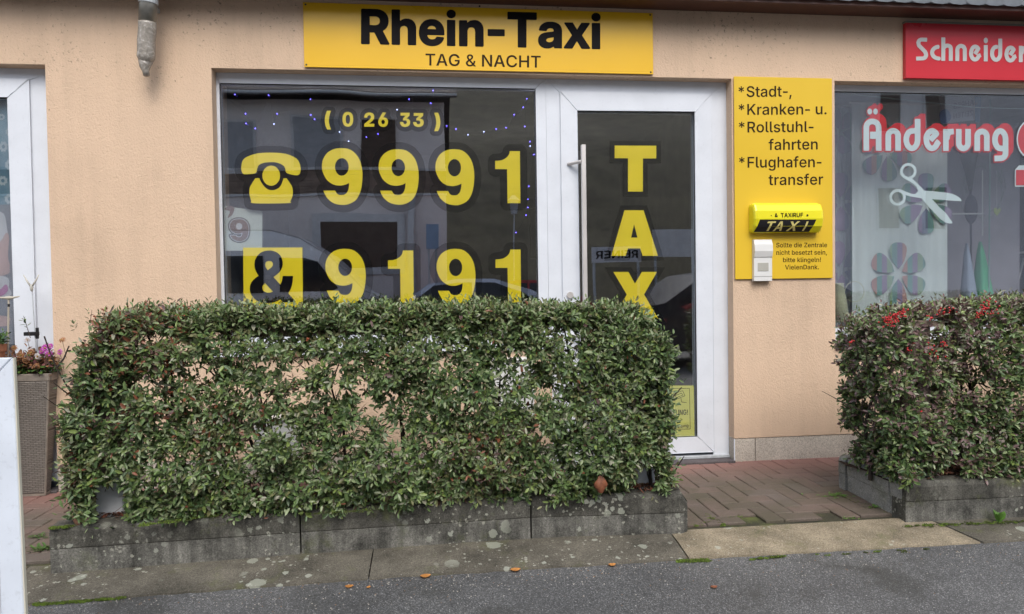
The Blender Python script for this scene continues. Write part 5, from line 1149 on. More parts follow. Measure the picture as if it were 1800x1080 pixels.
litter('leaf_litter', 5200, K0[0]+.1, K3[0]-.03, -1.235, -.95, zs, {'kind': 'stuff'})
litter('leaf_litter', 2600, C0[0]+.02, C0[0]+1.6, C0[1]+.06, -.9, zs, {'kind': 'stuff'})

# moss tufts along joints (stuff)
MOSS = m_leaf('bright_moss', (.13, .20, .025), .8, .1); MOSSD = m_leaf('dull_moss', (.07, .09, .02), .8, .1)
mb = MB()
def tuft(c, r, n, m):
    for k in range(n):
        a = RND.uniform(0, 2*PI); rr = r*math.sqrt(RND.random()); p = Vector((c[0]+rr*math.cos(a)*1.6, c[1]+rr*math.sin(a)*.6, c[2])); h = RND.uniform(.003, .008); s = RND.uniform(.002, .004); b = RND.uniform(0, PI)
        mb.add([p+Vector((s*math.cos(b), s*math.sin(b), 0)), p-Vector((s*math.cos(b), s*math.sin(b), 0)), p+Vector((RND.uniform(-.003, .003), RND.uniform(-.003, .003), h))], [(0, 1, 2)], m)
for px0, py0, px1, py1, n, z, d in ((60,1064,215,1052,60,-.042,1), (1195,987,1245,986,34,-.042,1), (1320,984,1376,979,20,-.042,.9), (90,930,125,925,26,.182,1), (245,925,390,905,60,.184,.8), (530,905,700,895,25,.184,.4),
                                   (1215,925,1300,908,18,-.005,.5), (1480,872,1560,905,22,-.004,.6), (1590,926,1800,917,60,-.01,.6), (1240,905,1275,925,14,-.004,.8), (700,955,1200,945,60,-.018,.4), (90,1014,530,982,26,-.02,.3), (1375,980,1640,966,14,-.042,.5)):
    for k in range(n):
        t = RND.random(); c = G(px0+(px1-px0)*t, py0+(py1-py0)*t+RND.gauss(0, 1.0), z); tuft(c, RND.uniform(.006, .018), int(26*d)+6, 0 if RND.random() < d*.75 else 1)
mb.build('moss', [MOSS, MOSSD], props={'kind': 'stuff'}, org=(0, -1.3, 0))
# loose grit on slabs and road (stuff)
mb = MB()
for k in range(2600):
    x = RND.uniform(-2.2, 3.6); y = -1.43-abs(RND.gauss(0, .16)) if RND.random() < .65 else RND.uniform(-1.42, -1.2); s = RND.uniform(.0012, .0038); z = -.045 if y < -1.43 else -.02
    if y > -1.43: z = -.004-.034*(abs(y)-1.17)/.255
    mb.add([(x-s, y, z), (x, y-s, z), (x+s, y, z), (x, y+s, z), (x, y, z+s)], [(0, 1, 4), (1, 2, 4), (2, 3, 4), (3, 0, 4)], RND.choice([0, 0, 1, 2]))
mb.build('grit', [plain('pale_grit', (.35, .33, .29), .8), plain('dark_grit', (.07, .065, .06), .8), plain('brown_grit', (.20, .13, .08), .8)], props={'kind': 'stuff'}, org=(0, -1.4, 0))

# ================================================================== FENCE POSTS inside the hedges
WOOD = plain('grey_weathered_wood', (.22, .17, .14), .85, var=.3, vscale=9, bmp=.6, bscale=60)
SHOE = plain('pale_zinc_shoe', (.66, .69, .72), .5, var=.06, vscale=12)
def post(nm, label, px, pyb, ztop, w=.105, wood_z=.36, cap=None, zb=.15, y=None, shoe=None):
    b = G(px, pyb, zb); x, yy = float(b[0]), float(b[1])+w/2+.002
    if y is not None: yy = y
    root = thing(nm, label, 'fence post', (x, yy, zb))
    mb = MB(); mb.box(x-w/2, x+w/2, yy-w/2, yy+w/2, zb-.08, wood_z); mb.build('steel_shoe', shoe or SHOE, root, bevel=.004)
    mb = MB(); mb.box(x-w/2+.006, x+w/2-.006, yy-w/2+.006, yy+w/2-.006, wood_z+.0005, ztop); mb.build('wooden_post', WOOD, root, bevel=.003)
    if cap:
        mb = MB(); mb.box(x-cap, x+cap, yy-w/2-.02, yy+w/2+.02, ztop+.0005, ztop+.028); o = mb.build('cap_board', plain('bleached_cap_wood', (.42, .32, .25), .8, var=.25, vscale=14, bmp=.5, bscale=50), root, bevel=.003)
    return root
post('fence_post', 'short square post in a pale grey steel shoe at the left end of the hedge', 193, 919, .93, w=.115)
post('fence_post', 'square post in grey steel shoe at the right end of the long hedge', 1136, 867, .93, w=.09)
zcap = float(W(1625, 575, -1.14)[2])
post('fence_post', 'grey wooden post with flat cap board in the berry hedge', 1618, 849, zcap, w=.105, wood_z=.40, cap=.105, y=-1.085, shoe=GALV)

# ================================================================== HEDGES
def leaf_arrays(pos, d, nrm, ln, wd, droop, mat):
    """(N,3) bases, directions, normals -> verts, faces of folded oval leaves"""
    N = len(pos); s = np.cross(d, nrm); s /= np.linalg.norm(s, axis=1, keepdims=True)+1e-9
    def at(u, v, f): return pos+d*(ln*u)[:,None]+s*(wd*v)[:,None]+nrm*(f*wd-droop*ln*u*u)[:,None]
    o = np.ones(N)
    V = np.stack([at(o*0, o*0, o*0), at(o*.34, o*0, o*-.12), at(o*.72, o*0, o*-.10), at(o*1., o*0, o*0), at(o*.3, o*-.46, o*.16), at(o*.7, o*-.42, o*.14), at(o*.3, o*.46, o*.16), at(o*.7, o*.42, o*.14)], 1)
    f = np.array([[0,1,4,4],[1,2,5,4],[2,3,5,5],[0,6,1,1],[1,6,7,2],[2,7,3,3]])
    F = (np.arange(N)*8)[:,None,None]+f[None]
    return V.reshape(-1, 3), F.reshape(-1, 4), np.repeat(mat, 6)
def np_mesh(name, V, F, M, mats, parent, props=None, smooth=True):
    F = np.asarray(F); tri = F[:,2] == F[:,3]
    cnt = np.where(tri, 3, 4); tot = cnt.sum(); me = bpy.data.meshes.new(name); me.vertices.add(len(V)); org = ORG[parent.name]
    me.vertices.foreach_set('co', (V-np.array(org)).astype(np.float32).ravel()); mask = np.ones(F.shape, bool); mask[tri, 3] = False
    me.loops.add(int(tot)); me.loops.foreach_set('vertex_index', F[mask].astype(np.int32)); me.polygons.add(len(F))
    st = np.concatenate([[0], np.cumsum(cnt)[:-1]]); me.polygons.foreach_set('loop_start', st.astype(np.int32)); me.polygons.foreach_set('loop_total', cnt.astype(np.int32))
    for m in mats: me.materials.append(m)
    me.polygons.foreach_set('material_index', np.asarray(M, np.int32)); me.polygons.foreach_set('use_smooth', np.full(len(F), smooth)); me.update(); me.validate()
    o = bpy.data.objects.new(name, me); link(o, parent, None, props); return o
def norm(a): return a/(np.linalg.norm(a, axis=-1, keepdims=True)+1e-9)
def foliage(name, root, base, dirs, L, K, mats, pick, lsize, keep=None, twigmat=None, wr=.40, down=0.0, rng=NR, pickfn=None):
    """shoots with leaves spiralling round them"""
    N = len(base); ph = rng.uniform(0, 2*PI, N); pos = []; dd = []; nn = []; ll = []; ww = []; mm = []; bend = norm(rng.normal(size=(N, 3)))*.25
    a = norm(np.cross(dirs, rng.normal(size=(N, 3)))); b = np.cross(dirs, a)
    for k in range(K):
        t = (k+.3+rng.uniform(-.2, .2, N))/K; ang = ph+k*2.4+rng.normal(0, .25, N)
        rad = a*np.cos(ang)[:,None]+b*np.sin(ang)[:,None]; u = dirs+bend*t[:,None]; p = base+u*(L*t)[:,None]
        tip = 1.15-1.0*t+(t > .8)*.0
        ld = norm(u*(.35+.75*t)[:,None]+rad*(1.1-.4*t)[:,None]+rng.normal(0, .22, (N, 3)))
        n = norm(u*1.0-rad*.35+np.array([0, -.25, .55])+rng.normal(0, .25, (N, 3))); n = norm(n-ld*(n*ld).sum(1)[:,None])
        s = lsize*rng.uniform(.65, 1.2, N)*(.72+.5*np.sin(PI*np.clip(t, 0, 1)**.8))
        pos.append(p+rad*.002); dd.append(ld); nn.append(n); ll.append(s); ww.append(s*wr*rng.uniform(.8, 1.2, N))
        mm.append(pick(N, t, rng) if pickfn is None else pickfn(p, t, rng))
    pos, dd, nn, ll, ww, mm = [np.concatenate(x) for x in (pos, dd, nn, ll, ww, mm)]
    if keep is not None:
        k = keep(pos); pos, dd, nn, ll, ww, mm = [x[k] for x in (pos, dd, nn, ll, ww, mm)]
    V, F, M = leaf_arrays(pos, dd, nn, ll, ww, rng.uniform(0, .25, len(pos))+down, mm)
    return np_mesh(name, V, F, M, mats, root, {'kind': 'stuff'}), a, b, bend
LG = [m_leaf('leaf_deep_green', (.072, .122, .046)), m_leaf('leaf_green', (.13, .20, .068)), m_leaf('leaf_grey_green', (.225, .275, .14), .34), m_leaf('leaf_fresh', (.20, .27, .075)),
      m_leaf('leaf_olive', (.17, .17, .075)), m_leaf('leaf_russet', (.230, .085, .045)), m_leaf('leaf_mauve', (.185, .115, .110), .38), m_leaf('leaf_pale_back', (.34, .34, .25), .45), m_leaf('leaf_dull_brown', (.10, .055, .04), .5)]
BARK = plain('dark_hedge_bark', (.035, .024, .018), .85, var=.2, bmp=.5, bscale=90); TWIG = plain('red_brown_twig', (.075, .045, .032), .75, var=.2)
BER = plain('red_berry', (.50, .025, .03), .25, var=.1); BERO = plain('faded_orange_berry', (.36, .09, .04), .4, var=.2)
def surf_noise(x, z, s=0): return noise.noise(Vector((x*3.1, z*3.1, s)))*.6+noise.noise(Vector((x*7.5, z*7.5, s+5)))*.4
def sample_hedge(n, xl, xr, zb, ztf, yf, yb, rng, endl=.18, endr=.18):
    """shoot bases near the hedge faces, with outward directions"""
    face = rng.choice(5, n, p=[.50, .22, .14, .07, .07]); P = np.zeros((n, 3)); D = np.zeros((n, 3)); u = rng.random(n); v = rng.random(n)
    for i in range(n):
        z = zb+(v[i]**.9)*(1)*(ztf(0)-zb); f = face[i]
        x = xl(z)+(xr(z)-xl(z))*u[i]; zt = ztf(x)
        z = zb+(zt-zb)*v[i]; x = xl(z)+(xr(z)-xl(z))*u[i]
        inset = abs(rng.normal(0, .035))+.03
        if f == 0: y = yf(z)+inset; d = (0, -1, .35)
        elif f == 1: z = zt-inset; y = yf(z)+(yb-yf(z))*rng.random(); d = (0, -.35, 1); x = xl(z)+(xr(z)-xl(z))*u[i]
        elif f == 2: y = yb-inset; d = (0, 1, .3)
        elif f == 3: x = xl(z)+inset; y = yf(z)+(yb-yf(z))*rng.random(); d = (-1, -.3, .4)
        else: x = xr(z)-inset; y = yf(z)+(yb-yf(z))*rng.random(); d = (1, -.3, .4)
        # round the long edges
        if z > zt-.10 and f == 0: y += (.10-(zt-z))*.5; d = (0, -1, 1)
        y += .045*surf_noise(x, z) if f == 0 else 0; z += .05*surf_noise(x*1.7, y*2, 9) if f == 1 else 0
        P[i] = (x, y, z); D[i] = d
    # shoots gather in tufts that stand off from one another
    nc = max(20, n//26); C = P[rng.choice(n, nc, replace=False)]; best = np.zeros(n, int); bd = np.full(n, 1e9)
    for i in range(nc): d2 = ((P-C[i])**2).sum(1); m = d2 < bd; best[m] = i; bd[m] = d2[m]
    R = P-C[best]; big = rng.normal(0, .03, nc)[best]
    D = norm(norm(D)+norm(R)*.65*np.array([1, .4, 1])+rng.normal(0, .38, (n, 3))*np.array([1, .55, .9]))
    P = P-R*.42; P[:,1] += np.where(P[:,1] < (yf(.5)+yb)/2, big, -big)
    return P, D
def make_stems(root, xs, ztf, yf0, yb, rng, zb=.13, lean=.12):
    mb = MB(); tips = []
    for x in xs:
        y = rng.uniform(yf0+.12, yb-.08); p = Vector((x, y, zb)); r = rng.uniform(.007, .014); d = Vector((rng.normal(0, lean), rng.normal(0, .08), 1)).normalized(); pts = [p.copy()]; rs = [r]; H = ztf(x)-.10
        while p.z < H and len(pts) < 14:
            p = p+d*.075; d = (d+Vector((rng.normal(0, .14), rng.normal(0, .10), .12))).normalized(); p.y = min(max(p.y, yf0+.08), yb-.04); pts.append(p.copy()); rs.append(max(.003, r*(1-.055*len(pts))))
            if rng.random() < .75:
                q = p.copy(); e = (d*.5+Vector((rng.normal(0, .9), rng.normal(0, .45), rng.uniform(.1, .8)))).normalized(); bp = [q.copy()]
                for s in range(rng.integers(2, 5)): q = q+e*.06; e = (e+Vector((rng.normal(0, .3), rng.normal(0, .2), .1))).normalized(); q.y = min(max(q.y, yf0+.05), yb); bp.append(q.copy())
                if bp[-1].z < H+.06: mb.tube(bp, [.0045-.0008*i for i in range(len(bp))], 5, cap=False); tips.append(bp[-1])
        mb.tube(pts, rs, 7)
    return mb, tips
def twig_mesh(root, P, D, L, rng, frac=.6):
    mb = MB()
    for i in range(len(P)):
        if rng.random() > frac: continue
        b = Vector(P[i]); d = Vector(D[i]); mb.tube([b-d*.03+Vector((0, 0, -.01)), b+d*L[i]*.5, b+d*L[i]*.95], [.0018, .0014, .0008], 3, cap=False)
    mb.build('twigs', TWIG, root, props={'kind': 'stuff'})
def berry_cluster(root, px, py, y, n, mat, rng, r=.0042, spread=.02, nm='berry_cluster'):
    c = W(px, py, y); mb = MB()
    for k in range(n):
        o = rng.normal(0, spread, 3)*np.array([1.2, .5, .8]); mb.ball(c+o, r*rng.uniform(.85, 1.15), 7, 5); 
        if k % 3 == 0: mb.tube([tuple(c+o), tuple(c+o*.2+np.array([0, .02, -.02]))], .0008, 3, cap=False)
    mb.build(nm, mat, root, org=tuple(c), smooth=True)

# --- long hedge
hl_ = thing('hedge', 'long clipped evergreen hedge with small oval leaves under the phone numbers', 'hedge', (-.2, -1.05, .14))
def edge_x(tab, y): 
    zs = [float(W(px, py, y)[2]) for px, py in tab]; xs = [float(W(px, py, y)[0]) for px, py in tab]; o = np.argsort(zs); zs = np.array(zs)[o]; xs = np.array(xs)[o]
    return lambda z: float(np.interp(z, zs, xs))
YH = -1.08
XLf = edge_x([(160, 900), (152, 860), (150, 760), (156, 700), (182, 630), (205, 585), (228, 548)], YH); XRf = edge_x([(1158, 860), (1160, 780), (1156, 680), (1150, 610), (1128, 565), (1100, 540)], YH)
tt = [(180, 566), (240, 552), (330, 556), (395, 550), (450, 558), (560, 550), (700, 547), (900, 545), (1050, 546), (1110, 556), (1150, 590)]
tx = [float(W(a, b, -1.2)[0]) for a, b in tt]; tz = [float(W(a, b, -1.2)[2]) for a, b in tt]
ZTL = lambda x: float(np.interp(x, tx, tz))
YF_L = lambda z: -1.255+.05*max(0, (z-.9)/.25)+(.03 if z < .3 else 0)
rng = np.random.default_rng(5)
mb, tips = make_stems(hl_, [XLf(.4)+.12+k*.155+rng.normal(0, .03) for k in range(18)], ZTL, -1.22, -.90, rng)
mb.build('stems', BARK, hl_)
# ways through the leaves where the wall shows
GAPS = [(262,598,26,14,.9),(300,640,20,12,.8),(360,660,30,20,.9),(345,720,22,16,.7),(420,632,26,14,.95),(470,640,30,16,.95),(520,650,26,20,.95),(560,640,20,16,.9),(530,700,36,20,.95),(590,690,28,18,.95),(590,655,22,14,.95),(640,672,24,20,.9),(670,640,16,14,.9),(650,720,22,22,.9),(690,700,20,20,.9),(630,760,36,16,.9),(700,760,26,22,.9),(470,700,26,16,.9),(500,755,24,14,.8),(455,770,18,26,.7),
        (560,590,24,9,.9),(500,590,26,8,.85),(450,590,22,8,.85),(610,588,24,9,.9),(660,590,18,9,.7),(885,672,26,26,.92),(920,655,18,14,.8),(1004,600,16,26,.95),(1012,630,10,16,.9),(980,640,14,12,.6),(760,780,28,14,.8),(690,790,26,14,.8),(860,790,22,10,.7),(900,740,22,12,.6),(985,715,20,12,.7),(840,730,14,10,.6),(800,640,12,10,.6),(250,680,20,16,.7),(200,640,14,14,.7),(225,730,14,14,.6),(600,800,30,12,.8),(420,800,24,12,.7),(640,560,30,6,.6),(760,600,14,12,.6),(1040,850,12,10,.7),(215,590,12,10,.7),(170,690,12,12,.6),(390,640,16,14,.7),(430,690,18,12,.8),(560,725,20,12,.85),(745,690,14,14,.6),(330,800,14,10,.6)]
def keepL(pos):
    px, py = proj(pos); k = np.ones(len(pos)); r = np.random.default_rng(3).random(len(pos))
    for gx, gy, rx, ry, s in GAPS: d = ((px-gx)/rx)**2+((py-gy)/ry)**2; k = np.minimum(k, np.where(d < .65, 1-s*.88, np.where(d < 1.2, 1-s*.32, 1)))
    # keep the steel shoes in view and the bed front free
    f = pos[:,1] < -1.05
    for gx, gy, rx, ry in ((192, 890, 30, 34), (1136, 846, 22, 26)): k = np.where(f & (np.abs(px-gx) < rx) & (np.abs(py-gy) < ry), .0, k)
    lip = (pos[:,2] < .25) & (pos[:,1] < -1.235); k = np.where(lip, k*.35, k)
    return (r < k) & (pos[:,2] > .165)
def pickL(p, t, rng):
    n = len(p); top = np.clip((p[:,2]-.85)/.25, 0, 1); r = rng.random(n)+.12*top-.0
    patch = np.array([noise.noise(Vector((a[0]*2.3, a[2]*2.6, 4))) for a in p])
    r = r+patch*.25
    m = np.select([r < .20, r < .56, r < .82, r < .93, r < 1.0], [0, 1, 2, 3, 4], 4)
    q = rng.random(n); red = (patch > .22)*.10+(p[:,0] < -1.1)*(p[:,2] > .55)*.09+.014
    m = np.where(q < red, rng.choice([5, 5, 6, 8], n), m); m = np.where(q > .965, 7, m); return m
P, D = sample_hedge(10800, XLf, XRf, .17, ZTL, YF_L, -.885, rng)
_, _, _, _ = foliage('leaves', hl_, P, D, rng.uniform(.05, .10, len(P)), 8, LG, None, .0305, keepL, wr=.40, rng=rng, pickfn=pickL)
# wild shoots above the clipped top and out of the left end
P2 = []; D2 = []
for k in range(230):
    if k < 175: x = rng.uniform(tx[0], tx[-2]) if k > 26 else rng.choice([tx[1], tx[3], tx[0]])+rng.normal(0, .10); P2.append((x, rng.uniform(-1.2, -.95), ZTL(x)-.035)); D2.append((rng.normal(0, .5), rng.normal(0, .2), 1))
    else: z = rng.uniform(.3, 1.0); P2.append((XLf(z)+.0, rng.uniform(-1.2, -.95), z)); D2.append((-1, rng.normal(0, .3), rng.uniform(-.1, .8)))
P2 = np.array(P2); D2 = norm(np.array(D2)); L2 = rng.uniform(.03, .10, len(P2))
foliage('shoot_leaves', hl_, P2, D2, L2, 9, LG, None, .022, None, wr=.36, rng=rng, pickfn=pickL)
kp = keepL(P); twig_mesh(hl_, np.concatenate([P[kp], P2]), np.concatenate([D[kp], D2]), np.concatenate([np.full(kp.sum(), .075), L2]), rng, .7)
# low suckers spilling on the kerb
P3 = np.array([(float(G(px, py, .16)[0]), float(G(px, py, .16)[1])+.03, .15+rng.random()*.06) for px, py in zip(rng.choice([255, 300, 330, 420, 470, 560, 650, 700, 745, 830, 900, 960, 1010, 1060, 1175], 200)+rng.normal(0, 16, 200), np.full(200, 905.0))])
P3[:,1] = np.array([KY(a) for a in P3[:,0]])+.12+rng.normal(0, .02, len(P3)); D3 = norm(np.stack([rng.normal(0, .7, len(P3)), -np.ones(len(P3))*.5, rng.uniform(.2, 1.1, len(P3))], 1))
foliage('low_leaves', hl_, P3, D3, rng.uniform(.04, .08, len(P3)), 7, LG, None, .034, keepL, wr=.42, rng=rng, pickfn=pickL)
for px, py, n, s in ((192,568,26,.03),(205,580,16,.02),(290,632,26,.022),(308,626,14,.012),(186,655,12,.01),(300,648,10,.01),(245,560,8,.02),(325,545,8,.02)): berry_cluster(hl_, px, py, -1.24, n, BERO, rng, spread=s, r=.0036)
for px, py in ((545,600),(470,695),(680,566),(870,596),(300,690),(700,640),(1050,700)): berry_cluster(hl_, px, py, -1.22, 4, BERO, rng, spread=.006)

# --- right hedge with berries
hr_ = thing('hedge', 'mauve tinged hedge with red berry clusters on the right bed', 'hedge', (3.3, -1.0, .14))
YR = -1.02
XRl = edge_x([(1545, 850), (1532, 800), (1522, 740), (1520, 690), (1515, 640), (1518, 600), (1530, 575), (1560, 545)], YR)
tt2 = [(1500, 585), (1560, 556), (1620, 540), (1700, 534), (1800, 530), (1900, 530)]
tx2 = [float(W(a, b, -1.1)[0]) for a, b in tt2]; tz2 = [float(W(a, b, -1.1)[2]) for a, b in tt2]; ZTR = lambda x: float(np.interp(x, tx2, tz2))
rng = np.random.default_rng(8)
mb, tips = make_stems(hr_, [XRl(.4)+.10+k*.17+rng.normal(0, .03) for k in range(18)], ZTR, -1.2, -.82, rng); mb.build('stems', BARK, hr_)
def keepR(pos):
    px, py = proj(pos); r = np.random.default_rng(4).random(len(pos)); k = np.ones(len(pos)); f = pos[:,1] < -1.11
    for gx, gy, rx, ry, s in ((1622, 612, 22, 42, .7), (1628, 567, 42, 8, .93), (1740,690,12,12,.8),(1700,700,12,10,.6),(1560,640,16,12,.5),(1770,620,14,10,.6),(1500,660,10,10,.6),(1690,760,14,12,.6),(1760,770,16,12,.6)):
        d = ((px-gx)/rx)**2+((py-gy)/ry)**2; hit = d < 1
        k = np.where(hit & (f | (rx < 20)), 1-s, k)
    # nothing grows inside the post itself
    ins = (np.abs(pos[:,0]-PXR) < .06) & (np.abs(pos[:,1]+1.085) < .06); k = np.where(ins, 0, k)
    return (r < k) & (pos[:,2] > .16) & (pos[:,1] > C0[1]-.02)
PXR = float(G(1618, 849, .15)[0])
def pickR(p, t, rng):
    n = len(p); patch = np.array([noise.noise(Vector((a[0]*2.6, a[2]*2.9, 14))) for a in p]); r = rng.random(n)+patch*.35+np.clip((p[:,2]-.55)*.55, -.16, .25)
    return np.select([r < .16, r < .44, r < .58, r < .66, r < .74, r < 1.05, r < 1.2], [0, 1, 2, 3, 4, 6, 7], 8)*np.ones(n, int)
P, D = sample_hedge(9600, XRl, lambda z: 4.7, .17, ZTR, lambda z: -1.225+.05*max(0, (z-.9)/.2), -.80, rng)
foliage('leaves', hr_, P, D, rng.uniform(.04, .08, len(P)), 8, LG, None, .0305, keepR, wr=.44, rng=rng, pickfn=pickR)
P2 = []; D2 = []
for k in range(110):
    x = rng.uniform(tx2[0], tx2[-1]); P2.append((x, rng.uniform(-1.15, -.85), ZTR(x)-.02)); D2.append((rng.normal(0, .6), rng.normal(0, .3), 1))
P2 = np.array(P2); D2 = norm(np.array(D2)); L2 = rng.uniform(.03, .07, len(P2)); foliage('shoot_leaves', hr_, P2, D2, L2, 8, LG, None, .022, None, wr=.42, rng=rng, pickfn=pickR)
kp = keepR(P); twig_mesh(hr_, np.concatenate([P[kp], P2]), np.concatenate([D[kp], D2]), np.concatenate([np.full(kp.sum(), .06), L2]), rng, .6)
for px, py, n, s in ((1566,562,46,.018),(1577,555,34,.016),(1589,548,14,.012),(1657,548,12,.014),(1674,545,6,.01),(1728,542,16,.018),(1742,532,9,.012),(1745,548,7,.014),(1638,610,8,.016),(1655,606,9,.012),(1645,625,8,.014),(1597,614,5,.006),(1497,602,6,.006),(1605,603,5,.006),(1620,722,2,.003),(1638,558,8,.01),(1718,552,9,.012)):
    berry_cluster(hr_, px, py, -1.235, n, BER, rng, spread=s)

# ================================================================== WEEDS, FALLEN LEAVES
WEED = m_leaf('weed_green', (.12, .25, .045), .45, .3); WEEDD = m_leaf('weed_dark', (.08, .16, .04), .45, .2)
def blade_plant(nm, label, px, py, z, n, h, spread, mat, width=.006, upright=.5):
    c = Vector(G(px, py, z)); root = thing(nm, label, 'weed', tuple(c)); 
    mbs = MB()
    for k in range(n):
        a = RND.uniform(0, 2*PI); d = Vector((math.cos(a), math.sin(a)*.7, RND.uniform(upright*.6, upright*1.6))).normalized(); L = h*RND.uniform(.6, 1.1); s = d.cross(Vector((0, 0, 1))).normalized()*width*RND.uniform(.7, 1.2)
        if s.length < 1e-5: s = Vector((width, 0, 0))
        st = c+Vector((RND.gauss(0, spread), RND.gauss(0, spread*.4), 0)); p1, p2, p3 = st+d*L*.35, st+d*L*.7+Vector((0, 0, -.1*L)), st+d*L-Vector((0, 0, .25*L))
        mbs.add([st, p1+s, p1-s, p2+s*.9, p2-s*.9, p3, p1+Vector((0, 0, -.002)), p2+Vector((0, 0, -.002))], [(0, 6, 1), (0, 2, 6), (6, 7, 3, 1), (2, 4, 7, 6), (7, 5, 3), (4, 5, 7)])
    mbs.build('weed_leaves', mat, root, smooth=True); return root
blade_plant('weed', 'bright broad leaved weed at the foot of the right kerb', 1757, 919, -.012, 9, .085, .006, WEED, .011, 1.6)
blade_plant('weed', 'small low weed on the pavers beside the right bed corner', 1470, 872, 0, 30, .045, .05, WEED, .004, .25)
blade_plant('weed', 'tiny weed at the foot of the pale side slab', 1541, 893, 0, 16, .03, .012, WEED, .004, .7)
blade_plant('weed', 'small weed at the edge between pavers and tan slab', 1500, 912, -.002, 14, .03, .022, WEED, .004, .5)
blade_plant('weed', 'leafy weed at the left end of the long bed', 78, 968, -.003, 22, .06, .03, WEEDD, .006, .6)
blade_plant('weed', 'grassy tuft left of the raised bed below the planter', 70, 945, 0, 16, .05, .03, WEEDD, .004, .5)
OL = m_leaf('fallen_orange_leaf', (.50, .22, .06), .6, .1); BRL = m_leaf('dried_brown_leaf', (.24, .085, .04), .6, .1)
def fallen(nm, label, px, py, z, size, ang, mat, curl=.25, group=None, tiltv=(0, 0, 1)):
    c = Vector(G(px, py, z)); d = Vector((math.cos(ang), math.sin(ang), 0)); s = Vector((-math.sin(ang), math.cos(ang), 0)); mb = MB(); V = []
    for i, u in enumerate((-1, -.6, -.1, .4, .8, 1)):
        w = (0.02, .30, .42, .34, .16, .01)[i]
        for v in (-1, 0, 1): V.append(c+d*u*size*.5+s*v*w*size+Vector((0, 0, .003+curl*size*(abs(v)*.35+u*u*.25))))
    mb.add(V, [(i*3+j, (i+1)*3+j, (i+1)*3+j+1, i*3+j+1) for i in range(5) for j in range(2)]); return single(mb, nm, mat, label, 'leaf', group, smooth=True, org=tuple(c))
fallen('fallen_leaf', 'orange fallen leaf on the road edge near its left end', 614, 1033, -.045, .035, .1, OL)
fallen('fallen_leaf', 'orange fallen leaf lying on the long gutter slab edge', 748, 1015, -.043, .045, .15, OL)
fallen('fallen_leaf', 'orange fallen leaf on the gutter edge below the middle of the hedge', 906, 1004, -.043, .045, .1, OL)
fallen('fallen_leaf', 'small orange leaf at the asphalt edge right of the hedge middle', 1076, 995, -.043, .035, .3, OL)
fallen('fallen_leaf', 'tiny orange leaf on the asphalt beside the first orange leaf', 648, 1034, -.045, .02, 1.2, OL)
fallen('fallen_leaf', 'small rust brown leaf on the asphalt before the door slab', 1255, 1034, -.045, .03, .1, BRL)
def curled(nm, label, px, py, y, r, mat):
    c = Vector(W(px, py, y)); mb = MB(); V = []; n, m = 7, 7
    for i in range(n):
        for j in range(m):
            u, v = i/(n-1)*2-1, j/(m-1)*2-1; k = max(.05, 1-(abs(u)**1.6+abs(v)**2)*.5)
            V.append(c+Vector((u*r*(1-.15*v*v)*k**.3, -.4*r*(1-u*u)*(1-v*v)+r*.35*math.sin(u*4+v*2)*.3, v*r*1.05*(1-.35*u*u))))
    mb.add(V, [(i*m+j, (i+1)*m+j, (i+1)*m+j+1, i*m+j+1) for i in range(n-1) for j in range(m-1)]); return single(mb, nm, mat, label, 'leaf', smooth=True, org=tuple(c))
curled('dried_leaf', 'large curled dried brown leaf caught in the hedge by the right post', 1056, 852, -1.262, .038, BRL)
curled('dried_leaf', 'curled brown leaf in the left corner of the long bed', 137, 912, -1.225, .03, plain('dry_tan_leaf', (.25, .13, .08), .7))

# ================================================================== PLANTER BY THE LEFT DOOR
def m_wicker():
    m, t, b, L = nt('grey_brown_wicker'); P = coords(t); mp = node(t, 'ShaderNodeMapping'); mp.inputs['Rotation'].default_value = (PI/2, 0, 0); L(P, mp.inputs[0])
    br = t.nodes.new('ShaderNodeTexBrick'); L(mp.outputs[0], br.inputs['Vector']); br.inputs['Scale'].default_value = 1.0; br.inputs['Brick Width'].default_value = .030; br.inputs['Row Height'].default_value = .0105; br.inputs['Mortar Size'].default_value = .0016; br.inputs['Mortar Smooth'].default_value = .8
    br.inputs['Color1'].default_value = (.21, .185, .16, 1); br.inputs['Color2'].default_value = (.165, .145, .125, 1); br.inputs['Mortar'].default_value = (.06, .05, .04, 1)
    L(br.outputs[0], b.inputs['Base Color']); b.inputs['Roughness'].default_value = .5
    inv = node(t, 'ShaderNodeMath', operation='SUBTRACT'); inv.inputs[0].default_value = 1; L(br.outputs['Fac'], inv.inputs[1]); bump(t, b, inv.outputs[0], .9, .004); return m
WICK = m_wicker(); RIMM = plain('wicker_rim', (.24, .205, .17), .5, var=.12, vscale=30)
yp = -.10; tr, br_, = W(86, 657, yp), W(75, 872, yp); zt = float(tr[2]); xr, xb = float(tr[0]), float(br_[0]); wtop = .40; wbot = xb-(xr-wtop)-(xr-xb)
cx = xr-wtop/2; plr = thing('wicker_planter', 'tall tapered grey brown wicker planter by the left door', 'planter', (cx, 0, 0))
def planter_box(nm, mat, ht, hb, z0, z1, dpt, dpb, inner=False):
    mb = MB(); cy = yp+dpt
    mb.frustum((cx, cy, z0), (hb, dpb), (cx, cy, z1), (ht, dpt)); return mb.build(nm, mat, plr, bevel=.006, seg=2)
hb = xb-cx; ht = xr-cx; DP = .065
planter_box('woven_shell', WICK, ht-.006, hb-.004, .016, zt-.045, DP-.004, DP-.03)
mb = MB(); ring = [(cx-ht, yp, cx+ht, yp+.018), (cx-ht, yp+2*DP-.018, cx+ht, yp+2*DP), (cx-ht, yp+.0185, cx-ht+.018, yp+2*DP-.0185), (cx+ht-.018, yp+.0185, cx+ht, yp+2*DP-.0185)]
for a, b, c, d in ring: mb.box(a, c, b, d, zt-.044, zt)
mb.build('rim', RIMM, plr, bevel=.004)
